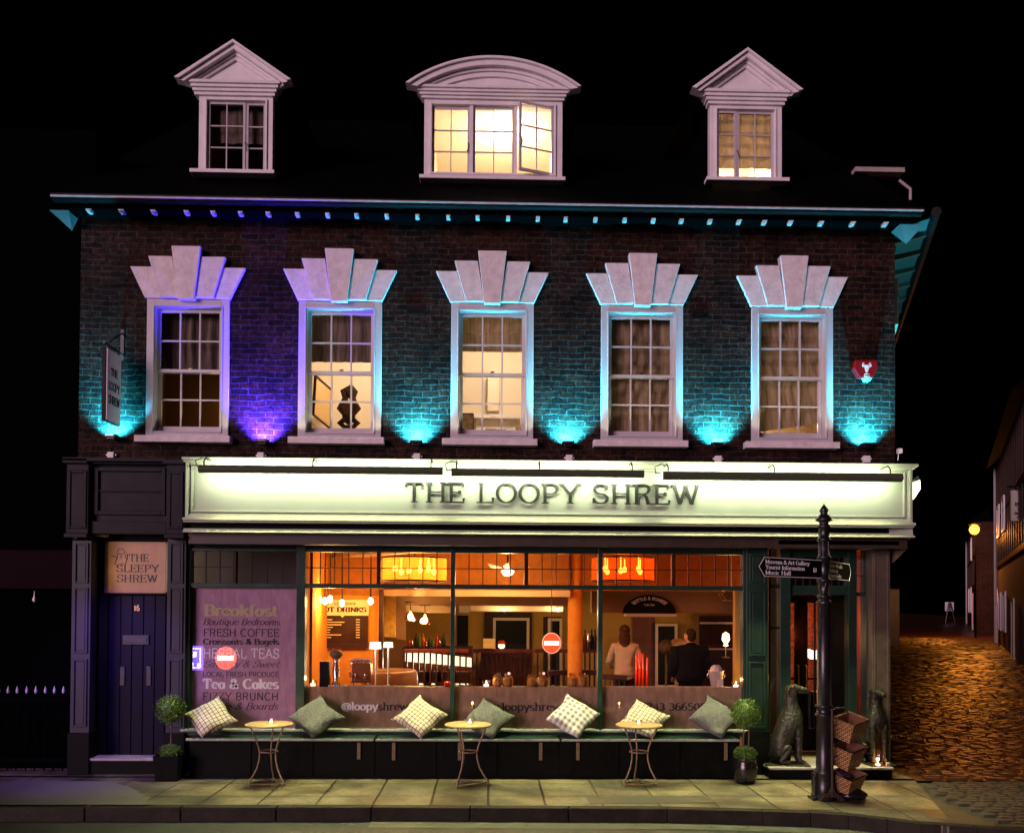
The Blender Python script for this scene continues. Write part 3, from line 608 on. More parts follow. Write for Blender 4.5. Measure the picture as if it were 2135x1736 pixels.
def casement(x0, x1, z0, z1, cols, rows, y0, y1, stile=.04, bar=.014, top=None, bot=None):
    m = MB().frame(x0, x1, z0, z1, stile, y0, y1, top, bot)
    a, b = x0 + stile, x1 - stile; c, d = z0 + (bot or stile), z1 - (top or stile)
    yb0, yb1 = y0 + .004, y1 - .008
    for k in range(1, cols): x = a + (b - a) * k / cols; m.box(x - bar / 2, x + bar / 2, yb0, yb1, c, d)
    for k in range(1, rows):
        z = c + (d - c) * k / rows
        for q in range(cols):
            xa = a + (b - a) * q / cols + (bar / 2 if q else 0); xb = a + (b - a) * (q + 1) / cols - (bar / 2 if q < cols - 1 else 0)
            m.box(xa, xb, yb0 + .001, yb1 - .001, z - bar / 2, z + bar / 2)
    return m
for i, (x0, x1) in enumerate(WX):
    w = .10
    m = MB().frame(x0, x1, ZB, ZT, w, -.03, .14, .10, .06)
    m.frame(x0 + w - .022, x1 - w + .022, ZB + .06 - .012, ZT - .10 + .022, .016, -.045, -.0302)
    win = m.build('sash_window', M['frame_paint'], pub, bevel=.004)
    a, b = x0 + w, x1 - w; zt, zb = ZT - .10, ZB + .06; zm = ZT - .511 * (ZT - ZB)
    casement(a, b, zm - .018, zt, 3, 2, .045, .085, .042, .018, .045, .036).build('upper_sash', M['frame_paint'], win)
    casement(a + .004, b - .004, zb, zm + .018, 3, 2, .088, .128, .042, .018, .036, .085).build('lower_sash', M['frame_paint'], win)
    lk = MB().box((a + b) / 2 - .02, (a + b) / 2 + .02, .066, .086, zm + .019, zm + .035); lk.tube([((a + b) / 2 - .02, .07, zm + .04), ((a + b) / 2 + .03, .075, zm + .045)], .008, 6)
    lk.build('sash_lock', M['brass'], win)
    MB().box(a + .03, b - .03, .072, .075, zm, zt - .03).box(a + .03, b - .03, .112, .115, zb + .06, zm).build('glass_pane', M['window_glass'], win)
    MB().box(x0 - .10, x1 + .05, -.13, .06, ZB - .085, ZB - .003).build('window_sill', M['stucco'], win, bevel=.006)
    cx = (x0 + x1) / 2 + (-.005); L = MB()
    def vous(b0, b1, t0, t1, h0, h1, y): L.prism([(cx + b0, ZT + h0), (cx + b1, ZT + h0), (cx + t1, ZT + h1), (cx + t0, ZT + h1)], y, .0)
    vous(-.100, .100, -.178, .178, -.028, .628, -.125)
    for s in (-1, 1):
        vous(s * .103, s * .325, s * .182, s * .472, .004, .512, -.09)
        vous(s * .328, s * .522, s * .443, s * .706, .004, .392, -.055)
    L.build('flared_lintel', M['stucco'], win, bevel=.006)
    # rooms and blinds
    rz0, rz1 = ZB - .25, ZT + .30; rx0, rx1 = x0 - .35, x1 + .35
    if i in (1, 2): room('bedroom_wall', rx0, rx1, .305, 2.6, rz0, rz1, M['bedroom_wall'])
    else: room('bedroom_wall', rx0, rx1, .305, 1.6, rz0, rz1, M['dim_wall'])
    gz0, gz1 = zb + .06, zt
    if i == 0: cloth(a - .02, b + .02, zm + .02, zt + .06, .22, .018, 7).build('curtain', M['curtain'], win)
    if i == 1: cloth(a - .02, b + .02, gz1 - .40 * (gz1 - gz0), zt + .05, .22, .010, 5, True).build('blind', M['curtain'], win)
    if i == 2: cloth(a - .02, b + .02, gz1 - .30 * (gz1 - gz0), zt + .05, .22, .014, 2, False).build('blind', M['blind'], win)
    if i == 3: cloth(a - .02, b + .02, gz0 - .05, zt + .05, .22, .034, 5, False).build('blind', M['blind'], win)
    if i == 4: cloth(a - .02, b + .02, gz0 + .10, zt + .05, .20, .032, 5, False, slope=.13).build('blind', M['blind'], win)
ROOM_LIGHTS = [(1, 74, (1, .75, .51)), (2, 74, (1, .75, .51)), (3, 12, (1, .7, .35)), (4, 50, (1, .75, .45)), (0, 3.5, (1, .5, .15))]
for i, e, c in ROOM_LIGHTS:
    x0, x1 = WX[i]
    lamp('bedroom_ceiling_light', 'POINT', ((x0 + x1) / 2 + .1, 1.25 if i in (1, 2) else .95, ZT + .05 if i in (1, 2) else ZB + .55), e, c, shadow_soft_size=.12)

# --- dormers
def gable_dormer(S, cols, blind=None):
    (ax, ay), (lx, ly), (rx, ry), ct, cb_, cl, cr, cl2, cr2, fx0, fx1, fb, sl, sr, sb, ox0, ox1, oy0, oy1 = S
    P = lambda x, y, Y=DY: B(x, y, Y)
    ap = P(ax, ay, DY - .16); el = P(lx, ly, DY - .16); er = P(rx, ry, DY - .16)
    zc = (el.z + er.z) / 2; hw = (er.x - el.x) / 2; cx = (er.x + el.x) / 2
    x0, x1 = P(fx0, 290).x, P(fx1, 290).x; zf0, zf1 = P(fx0, fb).z, P(fx0, cb_).z
    o0, o1 = P(ox0, 290).x, P(ox1, 290).x; oz0, oz1 = P(ax, oy1).z, P(ax, oy0).z
    m = MB()
    m.box(x0, o0, DY, DY + .12, zf0, zf1); m.box(o1, x1, DY, DY + .12, zf0, zf1); m.box(o0, o1, DY, DY + .12, oz1, zf1); m.box(o0, o1, DY, DY + .12, zf0, oz0)
    m.frame(o0 - .025, o1 + .025, oz0 - .01, oz1 + .025, .022, DY - .02, DY - .0003)
    d = m.build('dormer', M['white_paint'], pub, bevel=.004)
    # cheeks and ceiling running back into the roof
    k = MB(); k.box(x0 + .01, x0 + .05, DY + .12, 2.6, zf0 - .3, zf1); k.box(x1 - .05, x1 - .01, DY + .12, 2.6, zf0 - .3, zf1); k.build('dormer_cheek', M['slate'], d)
    t = MB(); dz = (ap.z - zc); yb = 2.9
    def band(o, i_, y0, y1):   # raking band between outer offset o and inner offset i_ (metres below the top edge)
        t.prism([(cx - hw + o * .9, zc - o * .25), (cx, ap.z - o), (cx + hw - o * .9, zc - o * .25), (cx + hw - i_ * .9 - .02, zc - i_ * .25 - .004), (cx, ap.z - i_), (cx - hw + i_ * .9 + .02, zc - i_ * .25 - .004)], y0, y1)
    band(0, .035, DY - .17, DY); band(.036, .10, DY - .135, DY); band(.101, .135, DY - .075, DY); band(.136, .19, DY - .05, DY)
    t.build('raking_cornice', M['white_paint'], d)
    zct = P(ax, ct).z
    MB().prism([(cx - hw + .16, zct), (cx + hw - .16, zct), (cx, ap.z - .15)], DY - .02, DY + .1).build('pediment', M['white_paint'], d)
    c = MB(); cz0 = zf1; steps = 4
    ca, cbx = P(cl, ct, DY - .1).x, P(cr, ct, DY - .1).x; c2a, c2b = P(cl2, cb_, DY).x, P(cr2, cb_, DY).x
    for q in range(steps):
        f = (q + .5) / steps; c.box(c2a + (ca - c2a) * f, c2b + (cbx - c2b) * f, DY - .02 - .10 * f, DY + .1, cz0 + (zct - cz0) * q / steps + .001, cz0 + (zct - cz0) * (q + 1) / steps)
    c.build('cornice', M['white_paint'], d, bevel=.003)
    r_ = MB()
    for s in (-1, 1):
        r_.add([(cx, DY + .001, ap.z + .012), (cx + s * (hw + .01), DY + .001, zc + .012), (cx + s * (hw + .01), yb, zc + .012), (cx, yb, ap.z + .012), (cx, DY + .001, ap.z - .03), (cx + s * (hw + .01), DY + .001, zc - .03), (cx + s * (hw + .01), yb, zc - .03), (cx, yb, ap.z - .03)], [(0, 1, 2, 3), (4, 7, 6, 5), (0, 4, 5, 1), (1, 5, 6, 2)])
    r_.build('dormer_roof', M['slate'], d)
    MB().box(P(sl, sb).x, P(sr, sb).x, DY - .10, DY + .05, zf0 - .05, zf0 - .002).build('dormer_sill', M['white_paint'], d, bevel=.006)
    wa = o1 - o0
    if cols == (2, 1): split = o0 + wa * .65
    else: split = o0 + wa * .35
    casement(o0, split, oz0, oz1, cols[0], 3, DY + .02, DY + .055, .032, .015).build('casement', M['frame_paint'], d)
    casement(split + .003, o1, oz0, oz1, cols[1], 3, DY + .03, DY + .065, .032, .015).build('casement', M['frame_paint'], d)
    MB().tube([(split, DY + .01, oz0 + .42 * (oz1 - oz0)), (split + .015, DY - .005, oz0 + .36 * (oz1 - oz0)), (split + .03, DY + .0, oz0 + .28 * (oz1 - oz0))], .007, 6).build('casement_latch', M['black_metal'], d)
    MB().box(o0 + .02, o1 - .02, DY + .042, DY + .045, oz0 + .02, oz1 - .02).build('glass_pane', M['window_glass'], d)
    if blind == 'half':
        cloth(o0 - .02, o1 + .02, oz0 + .48 * (oz1 - oz0), oz1 + .05, DY + .16, .014, 4).build('curtain', M['curtain'], d)
    else: cloth(o0 - .02, o1 + .02, oz0 + .17 * (oz1 - oz0), oz1 + .05, DY + .10, .022, 5, False).build('blind', M['blind'], d)
    return o0, o1, oz0, oz1
g1 = gable_dormer(((488.5, 82.8), (364.6, 163), (609.9, 165), 177, 201, 394.4, 588.5, 410, 575.4, 416.4, 571.5, 360, 402.3, 578.7, 366, 434, 556, 212, 358), (2, 1), 'half')
room('attic_wall', g1[0] - .02, g1[1] + .02, DY + .13, 1.6, g1[2] - .03, g1[3] + .1, M['dim_wall'])
g3 = gable_dormer(((1567.7, 100), (1450.2, 183.5), (1683.5, 187.5), 196, 220, 1471, 1657.8, 1485, 1642, 1487.8, 1638.7, 376, 1477.5, 1650, 380, 1503, 1622.7, 231, 374), (1, 2))
room('attic_wall', g3[0] - .02, g3[1] + .02, DY + .13, 1.6, g3[2] - .03, g3[3] + .1, M['bedroom_wall'])
lamp('attic_light', 'POINT', ((g3[0] + g3[1]) / 2, 1.0, g3[2] + .25), 60, (1, .78, .5), shadow_soft_size=.1)
# middle dormer with the segmental pediment
P = lambda x, y, Y=DY: B(x, y, Y)
x0, x1 = P(889, 290).x, P(1178.7, 290).x; zf0, zf1 = P(1034, 374.6).z, P(1034, 210.7).z
m = MB()
ops = [(905.6, 984.4), (991.7, 1078), (1084, 1160.6)]
OP = [(P(a, 290).x, P(b, 290).x) for a, b in ops]; oz0, oz1 = P(1034, 366).z, P(1034, 222.6).z
xx = [x0] + [v for o in OP for v in o] + [x1]
for i in range(0, len(xx), 2): m.box(xx[i], xx[i + 1], DY, DY + .12, zf0, zf1)
for a, b in OP: m.box(a, b, DY, DY + .12, oz1, zf1); m.box(a, b, DY, DY + .12, zf0, oz0)
m.frame(OP[0][0] - .03, OP[2][1] + .03, oz0 - .01, oz1 + .03, .026, DY - .02, DY - .0003)
dm = m.build('dormer', M['white_paint'], pub, bevel=.004)
lt, rt, tp = P(850, 174, DY - .16), P(1218.3, 180, DY - .16), P(1034.4, 117, DY - .16)
cx = (lt.x + rt.x) / 2; hw = (rt.x - lt.x) / 2; zc = (lt.z + rt.z) / 2; rise = tp.z - zc
Rad = (hw * hw + rise * rise) / (2 * rise); zc0 = tp.z - Rad
def arcpts(r, zmin, n=28):
    a = math.acos(max(-1, min(1, (zmin - zc0) / r))); return [(cx + r * math.sin(-a + 2 * a * i / n), zc0 + r * math.cos(-a + 2 * a * i / n)) for i in range(n + 1)]
t = MB()
for o, i_, y0 in ((0, .03, -.17), (.031, .10, -.135), (.101, .14, -.075), (.141, .20, -.05)):
    A_ = arcpts(Rad - o, zc - o * .25); B_ = arcpts(Rad - i_, zc - i_ * .25)[::-1]
    for k in range(28): t.prism([A_[k], A_[k + 1], B_[27 - k], B_[28 - k]], DY + y0, DY)
t.build('arched_cornice', M['white_paint'], dm)
zct = P(1034, 189).z
MB().prism([(q[0], q[1]) for q in arcpts(Rad - .16, zct + .002)], DY - .02, DY + .1).build('pediment', M['white_paint'], dm)
c = MB()
ca, cb2, c2a, c2b = P(869.6, 188, DY - .1).x, P(1196.7, 190, DY - .1).x, P(885, 210).x, P(1181, 211).x
for q in range(4):
    f = (q + .5) / 4; c.box(c2a + (ca - c2a) * f, c2b + (cb2 - c2b) * f, DY - .02 - .10 * f, DY + .1, zf1 + (zct - zf1) * q / 4 + .001, zf1 + (zct - zf1) * (q + 1) / 4)
c.build('cornice', M['white_paint'], dm, bevel=.003)
r_ = MB(); A_ = arcpts(Rad + .012, zc + .01); B_ = arcpts(Rad - .03, zc - .02)[::-1]
for k in range(28): r_.prism([A_[k], A_[k + 1], B_[27 - k], B_[28 - k]], DY + .001, 2.9)
r_.build('dormer_roof', M['slate'], dm)
k = MB(); k.box(x0 + .01, x0 + .05, DY + .12, 2.6, zf0 - .3, zf1); k.box(x1 - .05, x1 - .01, DY + .12, 2.6, zf0 - .3, zf1); k.build('dormer_cheek', M['slate'], dm)
MB().box(P(880, 375).x, P(1184, 375).x, DY - .10, DY + .05, zf0 - .05, zf0 - .002).build('dormer_sill', M['white_paint'], dm, bevel=.006)
for i, (a, b) in enumerate(OP):
    cs = casement(0, b - a, oz0, oz1, 2, 3, 0, .035, .030, .014)
    gl = MB().box(.02, b - a - .02, .017, .020, oz0 + .02, oz1 - .02)
    if i < 2:
        mt = Matrix.Translation((a, DY + .03, 0))
    else: mt = Matrix.Translation((b, DY + .0, 0)) @ Matrix.Rotation(R(19), 4, 'Z') @ Matrix.Translation((-(b - a), 0, 0))
    o = cs.build('casement', M['frame_paint'], dm, mtx=mt)
    gl.build('glass_pane', M['window_glass'], dm, mtx=mt)
    if i != 1:
        h = MB(); q = (b - a - .02) if i == 0 else .02
        h.tube([(q, -.01, oz0 + .47 * (oz1 - oz0)), (q + .01, -.03, oz0 + .40 * (oz1 - oz0)), (q - .01, -.02, oz0 + .33 * (oz1 - oz0))], .009, 6); h.build('casement_latch', M['black_metal'], dm, mtx=mt)
room('attic_wall', x0 + .06, x1 - .06, DY + .13, 2.55, zf0 + .01, zf1 + .05, M['bedroom_wall'])
am = MB()   # sloping attic ceiling and a low ledge inside
am.prism([(P(925, 310, 2).x, P(925, 310, 2).z - .1), (P(925, 310, 2).x, P(925, 310, 2).z), (P(955, 283, 2).x, P(955, 281, 2).z), (P(1165, 283, 2).x, P(955, 281, 2).z), (P(1165, 310, 2).x, P(925, 310, 2).z - .1)], 2.0, 2.5)
am.build('attic_ledge', M['bedroom_wall'], pub)
lamp('attic_light', 'POINT', ((x0 + x1) / 2 + .2, 1.1, zf1 - .25), 74, (1, .74, .49), shadow_soft_size=.15)
# ================================================================ SHOPFRONT
YF = -.38
def S_(sx, sy, Y): return B(sx, sy, Y)
fx0, fx1 = B(386, 1040, YF).x, B(1913, 1040, YF).x
def zF(sy, Y=YF): return B(1150, sy, Y).z
m = MB()
m.box(fx0 + .02, fx1 - .02, YF + .04, -.002, zF(1090), zF(972))
fascia = m.build('fascia', M['fascia_paint'], pub)
m = MB()
px0, px1 = B(399, 1030, YF).x, B(1899, 1030, YF).x
m.frame(px0, px1, zF(1078), zF(981), .026, YF + .012, YF + .0398)
m.frame(px0 - .05, px1 + .05, zF(1086), zF(974.5), .03, YF + .022, YF + .0397)
m.frame(fx0 + .012, fx1 - .012, zF(1090), zF(972), .03, YF + .0, YF + .0396)
m.build('fascia_moulding', M['moulding_paint'], fascia, bevel=.004)
m = MB()
m.box(fx0 - .02, fx1 + .05, YF - .05, .0, zF(971), zF(965.5))
m.box(fx0 - .01, fx1 + .03, YF - .02, -.001, zF(975), zF(971.2))
m.build('fascia_capping', M['moulding_paint'], fascia, bevel=.004)
m = MB()
m.box(fx0, fx1 + .01, YF - .06, -.003, zF(1096), zF(1090.3)); m.box(fx0, fx1, YF - .035, -.003, zF(1100), zF(1096.2))
MB().box(fx0 + .01, fx1 - .01, YF + .11, -.003, zF(1112), zF(1100.2)).build('fascia_recess_shade', M['plinth_paint'], fascia)  # dark strip painting the shade between the cornice mouldings
m.box(fx0, fx1, YF - .015, -.003, zF(1117), zF(1112.2)); m.box(fx0, fx1 + .01, YF - .045, -.003, zF(1121), zF(1117.2))
m.build('fascia_cornice', M['moulding_paint'], fascia, bevel=.005)
# shop name letters, standing off the board
NAME = "THE LOOPY SHREW"; na, nb_ = B(847, 1033, YF).x, B(1468, 1033, YF).x; nW = text_width(NAME, .05); u = 0
for word in NAME.split(' '):
    lm = MB(); w = text_width(word, .05)
    text_on_front(lm, word, na + (nb_ - na) * u / nW, na + (nb_ - na) * (u + w) / nW, zF(1053.5), zF(1013.5), YF + .015, wt=.135, thin=.06, serif=.27, depth=.02, track=.05)
    lm.build('shop_name_lettering', M['letter_black'], fascia); u += w + .45
# frieze and soffit under the box
m = MB(); m.box(fx0 + .03, fx1 - .03, -.30, -.02, zF(1144, -.3), zF(1121.5, -.045))
m.build('frieze', mat('frieze_paint', (.035, .022, .013), .5, var=.2), pub)
# --- troughs: long dark lamp covers on brackets
YT = -.64
for k, (a, b, y0, y1) in enumerate(((416, 928, 981, 996), (946, 1350, 983, 998), (1390, 1891, 985, 1002))):
    xa, xb = B(a, 990, YT).x, B(b, 990, YT).x; z1, z0 = B(1150, y0 + (0 if k else 0), YT).z, B(1150, y1, YT).z
    zc = (z0 + z1) / 2
    t = thing('trough_light', ('long dark trough light over the left third of the pale fascia', 'dark trough light above the raised shop name, middle one of three', 'long dark trough light over the right end of the pale fascia')[k], 'light', ((xa + xb) / 2, YT, zc), 'trough lights on the fascia')
    h = MB(); r = (z1 - z0) / 2 + .004
    prof = [(YT + .02 - r * 1.1 * math.sin(R(q)), zc + r * math.cos(R(q))) for q in range(0, 181, 15)]
    extr_x(h, prof, xa, xb); 
    pr2 = [(y + .004, z * 1.0 + (zc - z) * .1) for y, z in prof][::-1]; extr_x(h, pr2, xa, xb)
    for x in (xa, xb): h.add([(x, y, z) for y, z in prof], [tuple(range(len(prof)))])
    h.build('cover', M['trough_paint'], t, mtx=local(t))
    g = MB()
    for x in (xa + .06, (xa + xb) / 2 - .1, xb - .14):
        g.tube([(x, YF, z1 + .09), (x, YT + .08, z1 + .10), (x, YT + .01, z1 + .05), (x, YT + .01, z1 - .01)], .009, 6)
    g.tube([(xa + .02, YF, z1 + .02), (xa - .06, YF - .1, z1 + .0), (xa - .08, YF - .15, z1 + .07), (xa, YF - .16, z1 + .10), (xa + .06, YF - .1, z1 + .09)], .007, 6)
    g.build('bracket', M['black_metal'], t, mtx=local(t))
    tb = MB().tube([(xa + .03, YT + .035, zc), (xb - .03, YT + .035, zc)], .012, 8); tb.build('tube', M['tube_light'], t, mtx=local(t))
    L = xb - xa
    lamp('trough_lamp', 'AREA', ((xa + xb) / 2, YT + .055, zc), 15.0 * L, (.95, 1, .70), t, aim=(0, 1, -.10), shape='RECTANGLE', size=L * .97, size_y=.03)
    lamp('trough_lamp', 'AREA', ((xa + xb) / 2, YT + .03, z0 - .012), 22 * L, (1, .98, .48), t, aim=(0, -.10, -1), shape='RECTANGLE', size=L * .95, size_y=.04, spread=R(75))

# --- left door bay: fascia, brackets
YL = -.14
lx0, lx1 = B(143, 1040, YL).x, B(345, 1040, YL).x
def zL(sy, Y=YL): return B(250, sy, Y).z
m = MB()
m.box(lx0 + .26, lx1 + .02, YL + .05, -.002, zL(1118), zL(972))
m.box(lx0 - .03, lx1 + .05, YL - .10, -.001, zL(969), zL(961)); m.box(lx0 + .26, lx1 + .03, YL - .04, -.001, zL(973), zL(969.3))
m.frame(lx0 + .30, lx1 - .0, zL(1078), zL(978), .05, YL + .018, YL + .0495)
m.box(lx0 + .35, lx1 - .05, YL + .03, YL + .0494, zL(1030), zL(1026))
m.box(lx0 + .26, lx1 + .02, YL + .0, YL + .0493, zL(1118), zL(1092))
m.build('door_fascia', M['fascia_dark'], pub, bevel=.005)
for a, b, Y in ((lx0, lx0 + .265, YL - .05), (B(347, 1040, YF + .02).x, fx0 - .004, YF + .04)):
    m = MB(); za, zb_ = (zL(1118, Y), zL(972, Y))
    m.box(a, b, Y, -.002, za, zb_); m.box(a - .03, b + .001, Y - .05, -.002, zb_, zb_ + .06); m.frame(a + .02, b - .02, za + .06, zb_ - .08, .035, Y - .015, Y - .0003)
    m.box(a - .012, b, Y - .03, -.002, za - .05, za)
    m.build('fascia_corbel', M['fascia_dark'], pub, bevel=.006)

# --- pilasters
def pilaster(sx0, sx1, sy0, sy1, panels, Y, m1, m2, plinth=True, syp=1630):
    x0, x1, z0, z1 = rect(sx0, sy0, sx1, sy1, Y)
    m = MB(); m.box(x0, x1, Y, .05, z0, z1)
    for a, b in panels:
        za, zb_ = B((sx0 + sx1) / 2, b, Y).z, B((sx0 + sx1) / 2, a, Y).z
        m.frame(x0 + .03, x1 - .03, za, zb_, .022, Y - .018, Y - .0003)
        m.box(x0 + .065, x1 - .065, Y - .006, Y - .0002, za + .035, zb_ - .035)
    o = m.build('pilaster', m1, pub, bevel=.004)
    if plinth: MB().box(x0 - .015, x1 + .015, Y - .03, .05, 0.002, z0 - .001).build('plinth', m2, o, bevel=.005)
    return x0, x1
pilaster(149, 189, 1132, 1535, ((1137, 1222), (1231, 1368), (1380, 1522)), -.12, M['slate_paint'], M['plinth_paint'])
pilaster(349, 388, 1122, 1535, ((1137, 1222), (1231, 1368), (1380, 1522)), -.10, M['slate_paint'], M['plinth_paint'])
rpx = pilaster(1565, 1609, 1146, 1530, ((1160, 1222), (1238, 1374), (1386, 1524)), -.10, M['green_paint'], M['plinth_paint'])
# --- side door with planks, letterbox and step
YD = .16
dx0, dx1, dz0, dz1 = rect(226, 1246, 346, 1587, YD)
step_z = B(250, 1588, -.10).z
dm_ = MB(); n = 5; wpl = (dx1 - dx0) / n
for k in range(n): dm_.box(dx0 + k * wpl + .004, dx0 + (k + 1) * wpl - .004, YD, YD + .05, step_z + .004, dz1 - .01)
for k in range(n + 1): dm_.box(dx0 + k * wpl - .009, dx0 + k * wpl + .009, YD - .012, YD + .05, step_z + .004, dz1 - .01) if 0 < k < n else None
door = dm_.build('front_door', M['door_paint'], pub, bevel=.004)
bx = rect(258, 1330, 313, 1350, YD)
MB().box(bx[0], bx[1], YD - .02, YD - .001, bx[2], bx[3]).box(bx[0] + .02, bx[1] - .02, YD - .028, YD - .0201, bx[2] + .025, bx[3] - .025).build('letterbox', M['black_metal'], door, bevel=.004)
for s in (257, 312):
    q = rect(s - 5, 1396, s + 5, 1436, YD); MB().box(q[0], q[1], YD - .014, YD - .001, q[2], q[3]).build('door_plate', M['black_metal'], door, bevel=.004)
nm = MB(); q = rect(281, 1268, 294, 1279, YD); text_on_front(nm, "16", q[0], q[1], q[2], q[3], YD - .0125, wt=.16, thin=.1, depth=.004); nm.build('door_number', M['brass'], door)
m = MB(); rx0, rx1 = B(191, 1400, 0).x, B(348, 1400, 0).x
m.box(rx0, dx0 - .001, YD - .02, YD + .2, .02, zL(1124, 0)); m.box(dx0 - .001, rx1, YD + .051, YD + .2, .02, dz1 + .03); m.box(rx0, rx1, YD + .9, YD + 1, .02, zL(1124, 0)); m.box(dx0, rx1, YD - .018, YD + .05, dz1, dz1 + .035)
m.box(rx0 - .002, rx0 + .03, -.02, YD - .021, .02, zL(1124, 0))
m.build('door_surround', M['plinth_paint'], pub)
q0, q1 = B(183, 1590, -.14).x, B(328, 1590, -.14).x
st_ = MB(); st_.box(q0, q1, -.13, YD - .001, step_z - .028, step_z); st_.build('door_step', mat('step_stone', (.30, .28, .24), .5, var=.25), pub, bevel=.006)
MB().box(q0, q1, -.12, YD - .002, .003, step_z - .029).build('step_riser', M['plinth_paint'], pub)
# fanlight sign
fz = rect(219, 1135, 347, 1242, YD - .03)
fan = MB().box(fz[0], fz[1], YD - .03, YD - .02, fz[2], fz[3]).build('fanlight_sign', M['fanlight_film'], pub)
m = MB()
for s, y0, y1, a, b in (("THE", 1161, 1176, 270, 313), ("SLEEPY", 1183, 1198, 244, 334), ("SHREW", 1204, 1219, 245, 331)):
    q = rect(a, y0, b, y1, YD - .031); text_on_front(m, s, q[0], q[1], q[2], q[3], YD - .031, wt=.15, thin=.06, serif=.24, depth=.003, track=.05)
m.build('sign_lettering', M['letter_black'], fan)
MB().box(dx0 - .001, rx1, YD - .02, YD + .2, fz[3] + .002, zL(1118, 0)).build('door_head', M['plinth_paint'], pub)
em = MB()   # little line drawing of an animal with a hat and a raised arm
def sk(pts, r=.0045): em.tube([B(x, y, YD - .034) for x, y in pts], r, 5)
sk([(233, 1164), (240, 1165), (247, 1170)]); sk([(247, 1160), (244, 1172), (240, 1182), (246, 1184), (258, 1180), (262, 1183), (265, 1172), (262, 1164)])
sk([(244, 1158), (250, 1161), (258, 1160), (264, 1156)]); sk([(246, 1156), (249, 1150), (256, 1149), (261, 1155)]); sk([(262, 1164), (268, 1160), (266, 1172)]); sk([(252, 1163), (256, 1166), (252, 1169)])
em.build('sign_emblem', M['letter_grey'], fan)
lamp('fanlight_lamp', 'POINT', (fz[0] + .10, YD + .14, (fz[2] + fz[3]) / 2 - .05), 62.0, (1, .76, .40), shadow_soft_size=.04)
lamp('door_purple_fill', 'SPOT', ((dx0 + dx1) / 2 - .25, -1.25, zL(1215)), 190, (.30, .12, 1), aim=(.0, .62, -.78), spot_size=R(100), spot_blend=.95, shadow_soft_size=.08)  # purple spot added to tint the door and pilasters, no fitting there

# --- window wall of the shop
YW = .0
GX = B(948, 1300, YW)
zs1, zs0 = B(1090, 1526, YW).z, B(1090, 1551, YW).z
zhead = B(1090, 1159, YW).z; ztr0, ztr1 = B(1090, 1234, YW).z, B(1090, 1225, YW).z
zvent = B(1090, 1144, YW).z
def xw(s, sy=1350): return B(s, sy, YW).x
m = MB()
wx0, wx1 = xw(389), xw(1564)
posts = [(389, 400), (622, 640), (944, 953), (1252.5, 1262), (1555, 1564)]
for a, b in posts: m.box(xw(a), xw(b), -.045 if b - a < 12 else -.05, .09, zs1, zvent)
for (a, b), (c, d) in zip(posts[:-1], posts[1:]):
    m.box(xw(b), xw(c), -.035, .085, ztr0, ztr1); m.box(xw(b), xw(c), -.03, .085, zhead, zhead + .035)
    # fluted vent strip
    x = xw(b) + .01
    m.box(xw(b), xw(c), .01, .06, zhead + .035, zvent)
    while x < xw(c) - .015: m.box(x, x + .012, -.008, .0098, zhead + .04, zvent - .006); x += .026
m.build('window_posts', M['green_paint'], pub, bevel=.003)
pf = bpy.data.objects['window_posts']; pf.name = 'shop_window_frame'
lights = [(400, 488), (494, 622), (640, 789), (797, 944), (953, 1098), (1106, 1252.5), (1262, 1407), (1414, 1555)]
lead = MB()
for k in range(0, 8, 2): MB().box(xw(lights[k][1]), xw(lights[k + 1][0]), -.03, .06, ztr1, zhead).build('transom_post', M['dark_wood'], pf)
for a, b in lights:
    lead = MB(); xa, xb = xw(a), xw(b); nn = max(2, round((b - a) / 30))
    for k in range(1, nn): x = xa + (xb - xa) * k / nn; lead.box(x - .006, x + .006, .0, .02, ztr1, zhead)
    for k in range(nn): lead.box(xa + (xb - xa) * k / nn + (.006 if k else 0), xa + (xb - xa) * (k + 1) / nn - (.006 if k < nn - 1 else 0), .001, .019, (ztr1 + zhead) / 2 - .006, (ztr1 + zhead) / 2 + .006)
    lead.build('glazing_bars', M['dark_wood'], pf)
for a, b in lights: MB().box(xw(a), xw(b), .022, .026, ztr1, zhead).build('top_pane', M['shop_glass'], pf)
big = [(400, 622), (640, 944), (953, 1252.5), (1262, 1555)]
for a, b in big: MB().box(xw(a), xw(b), .012, .016, zs1, ztr0).build('window_pane', M['shop_glass'], pf)
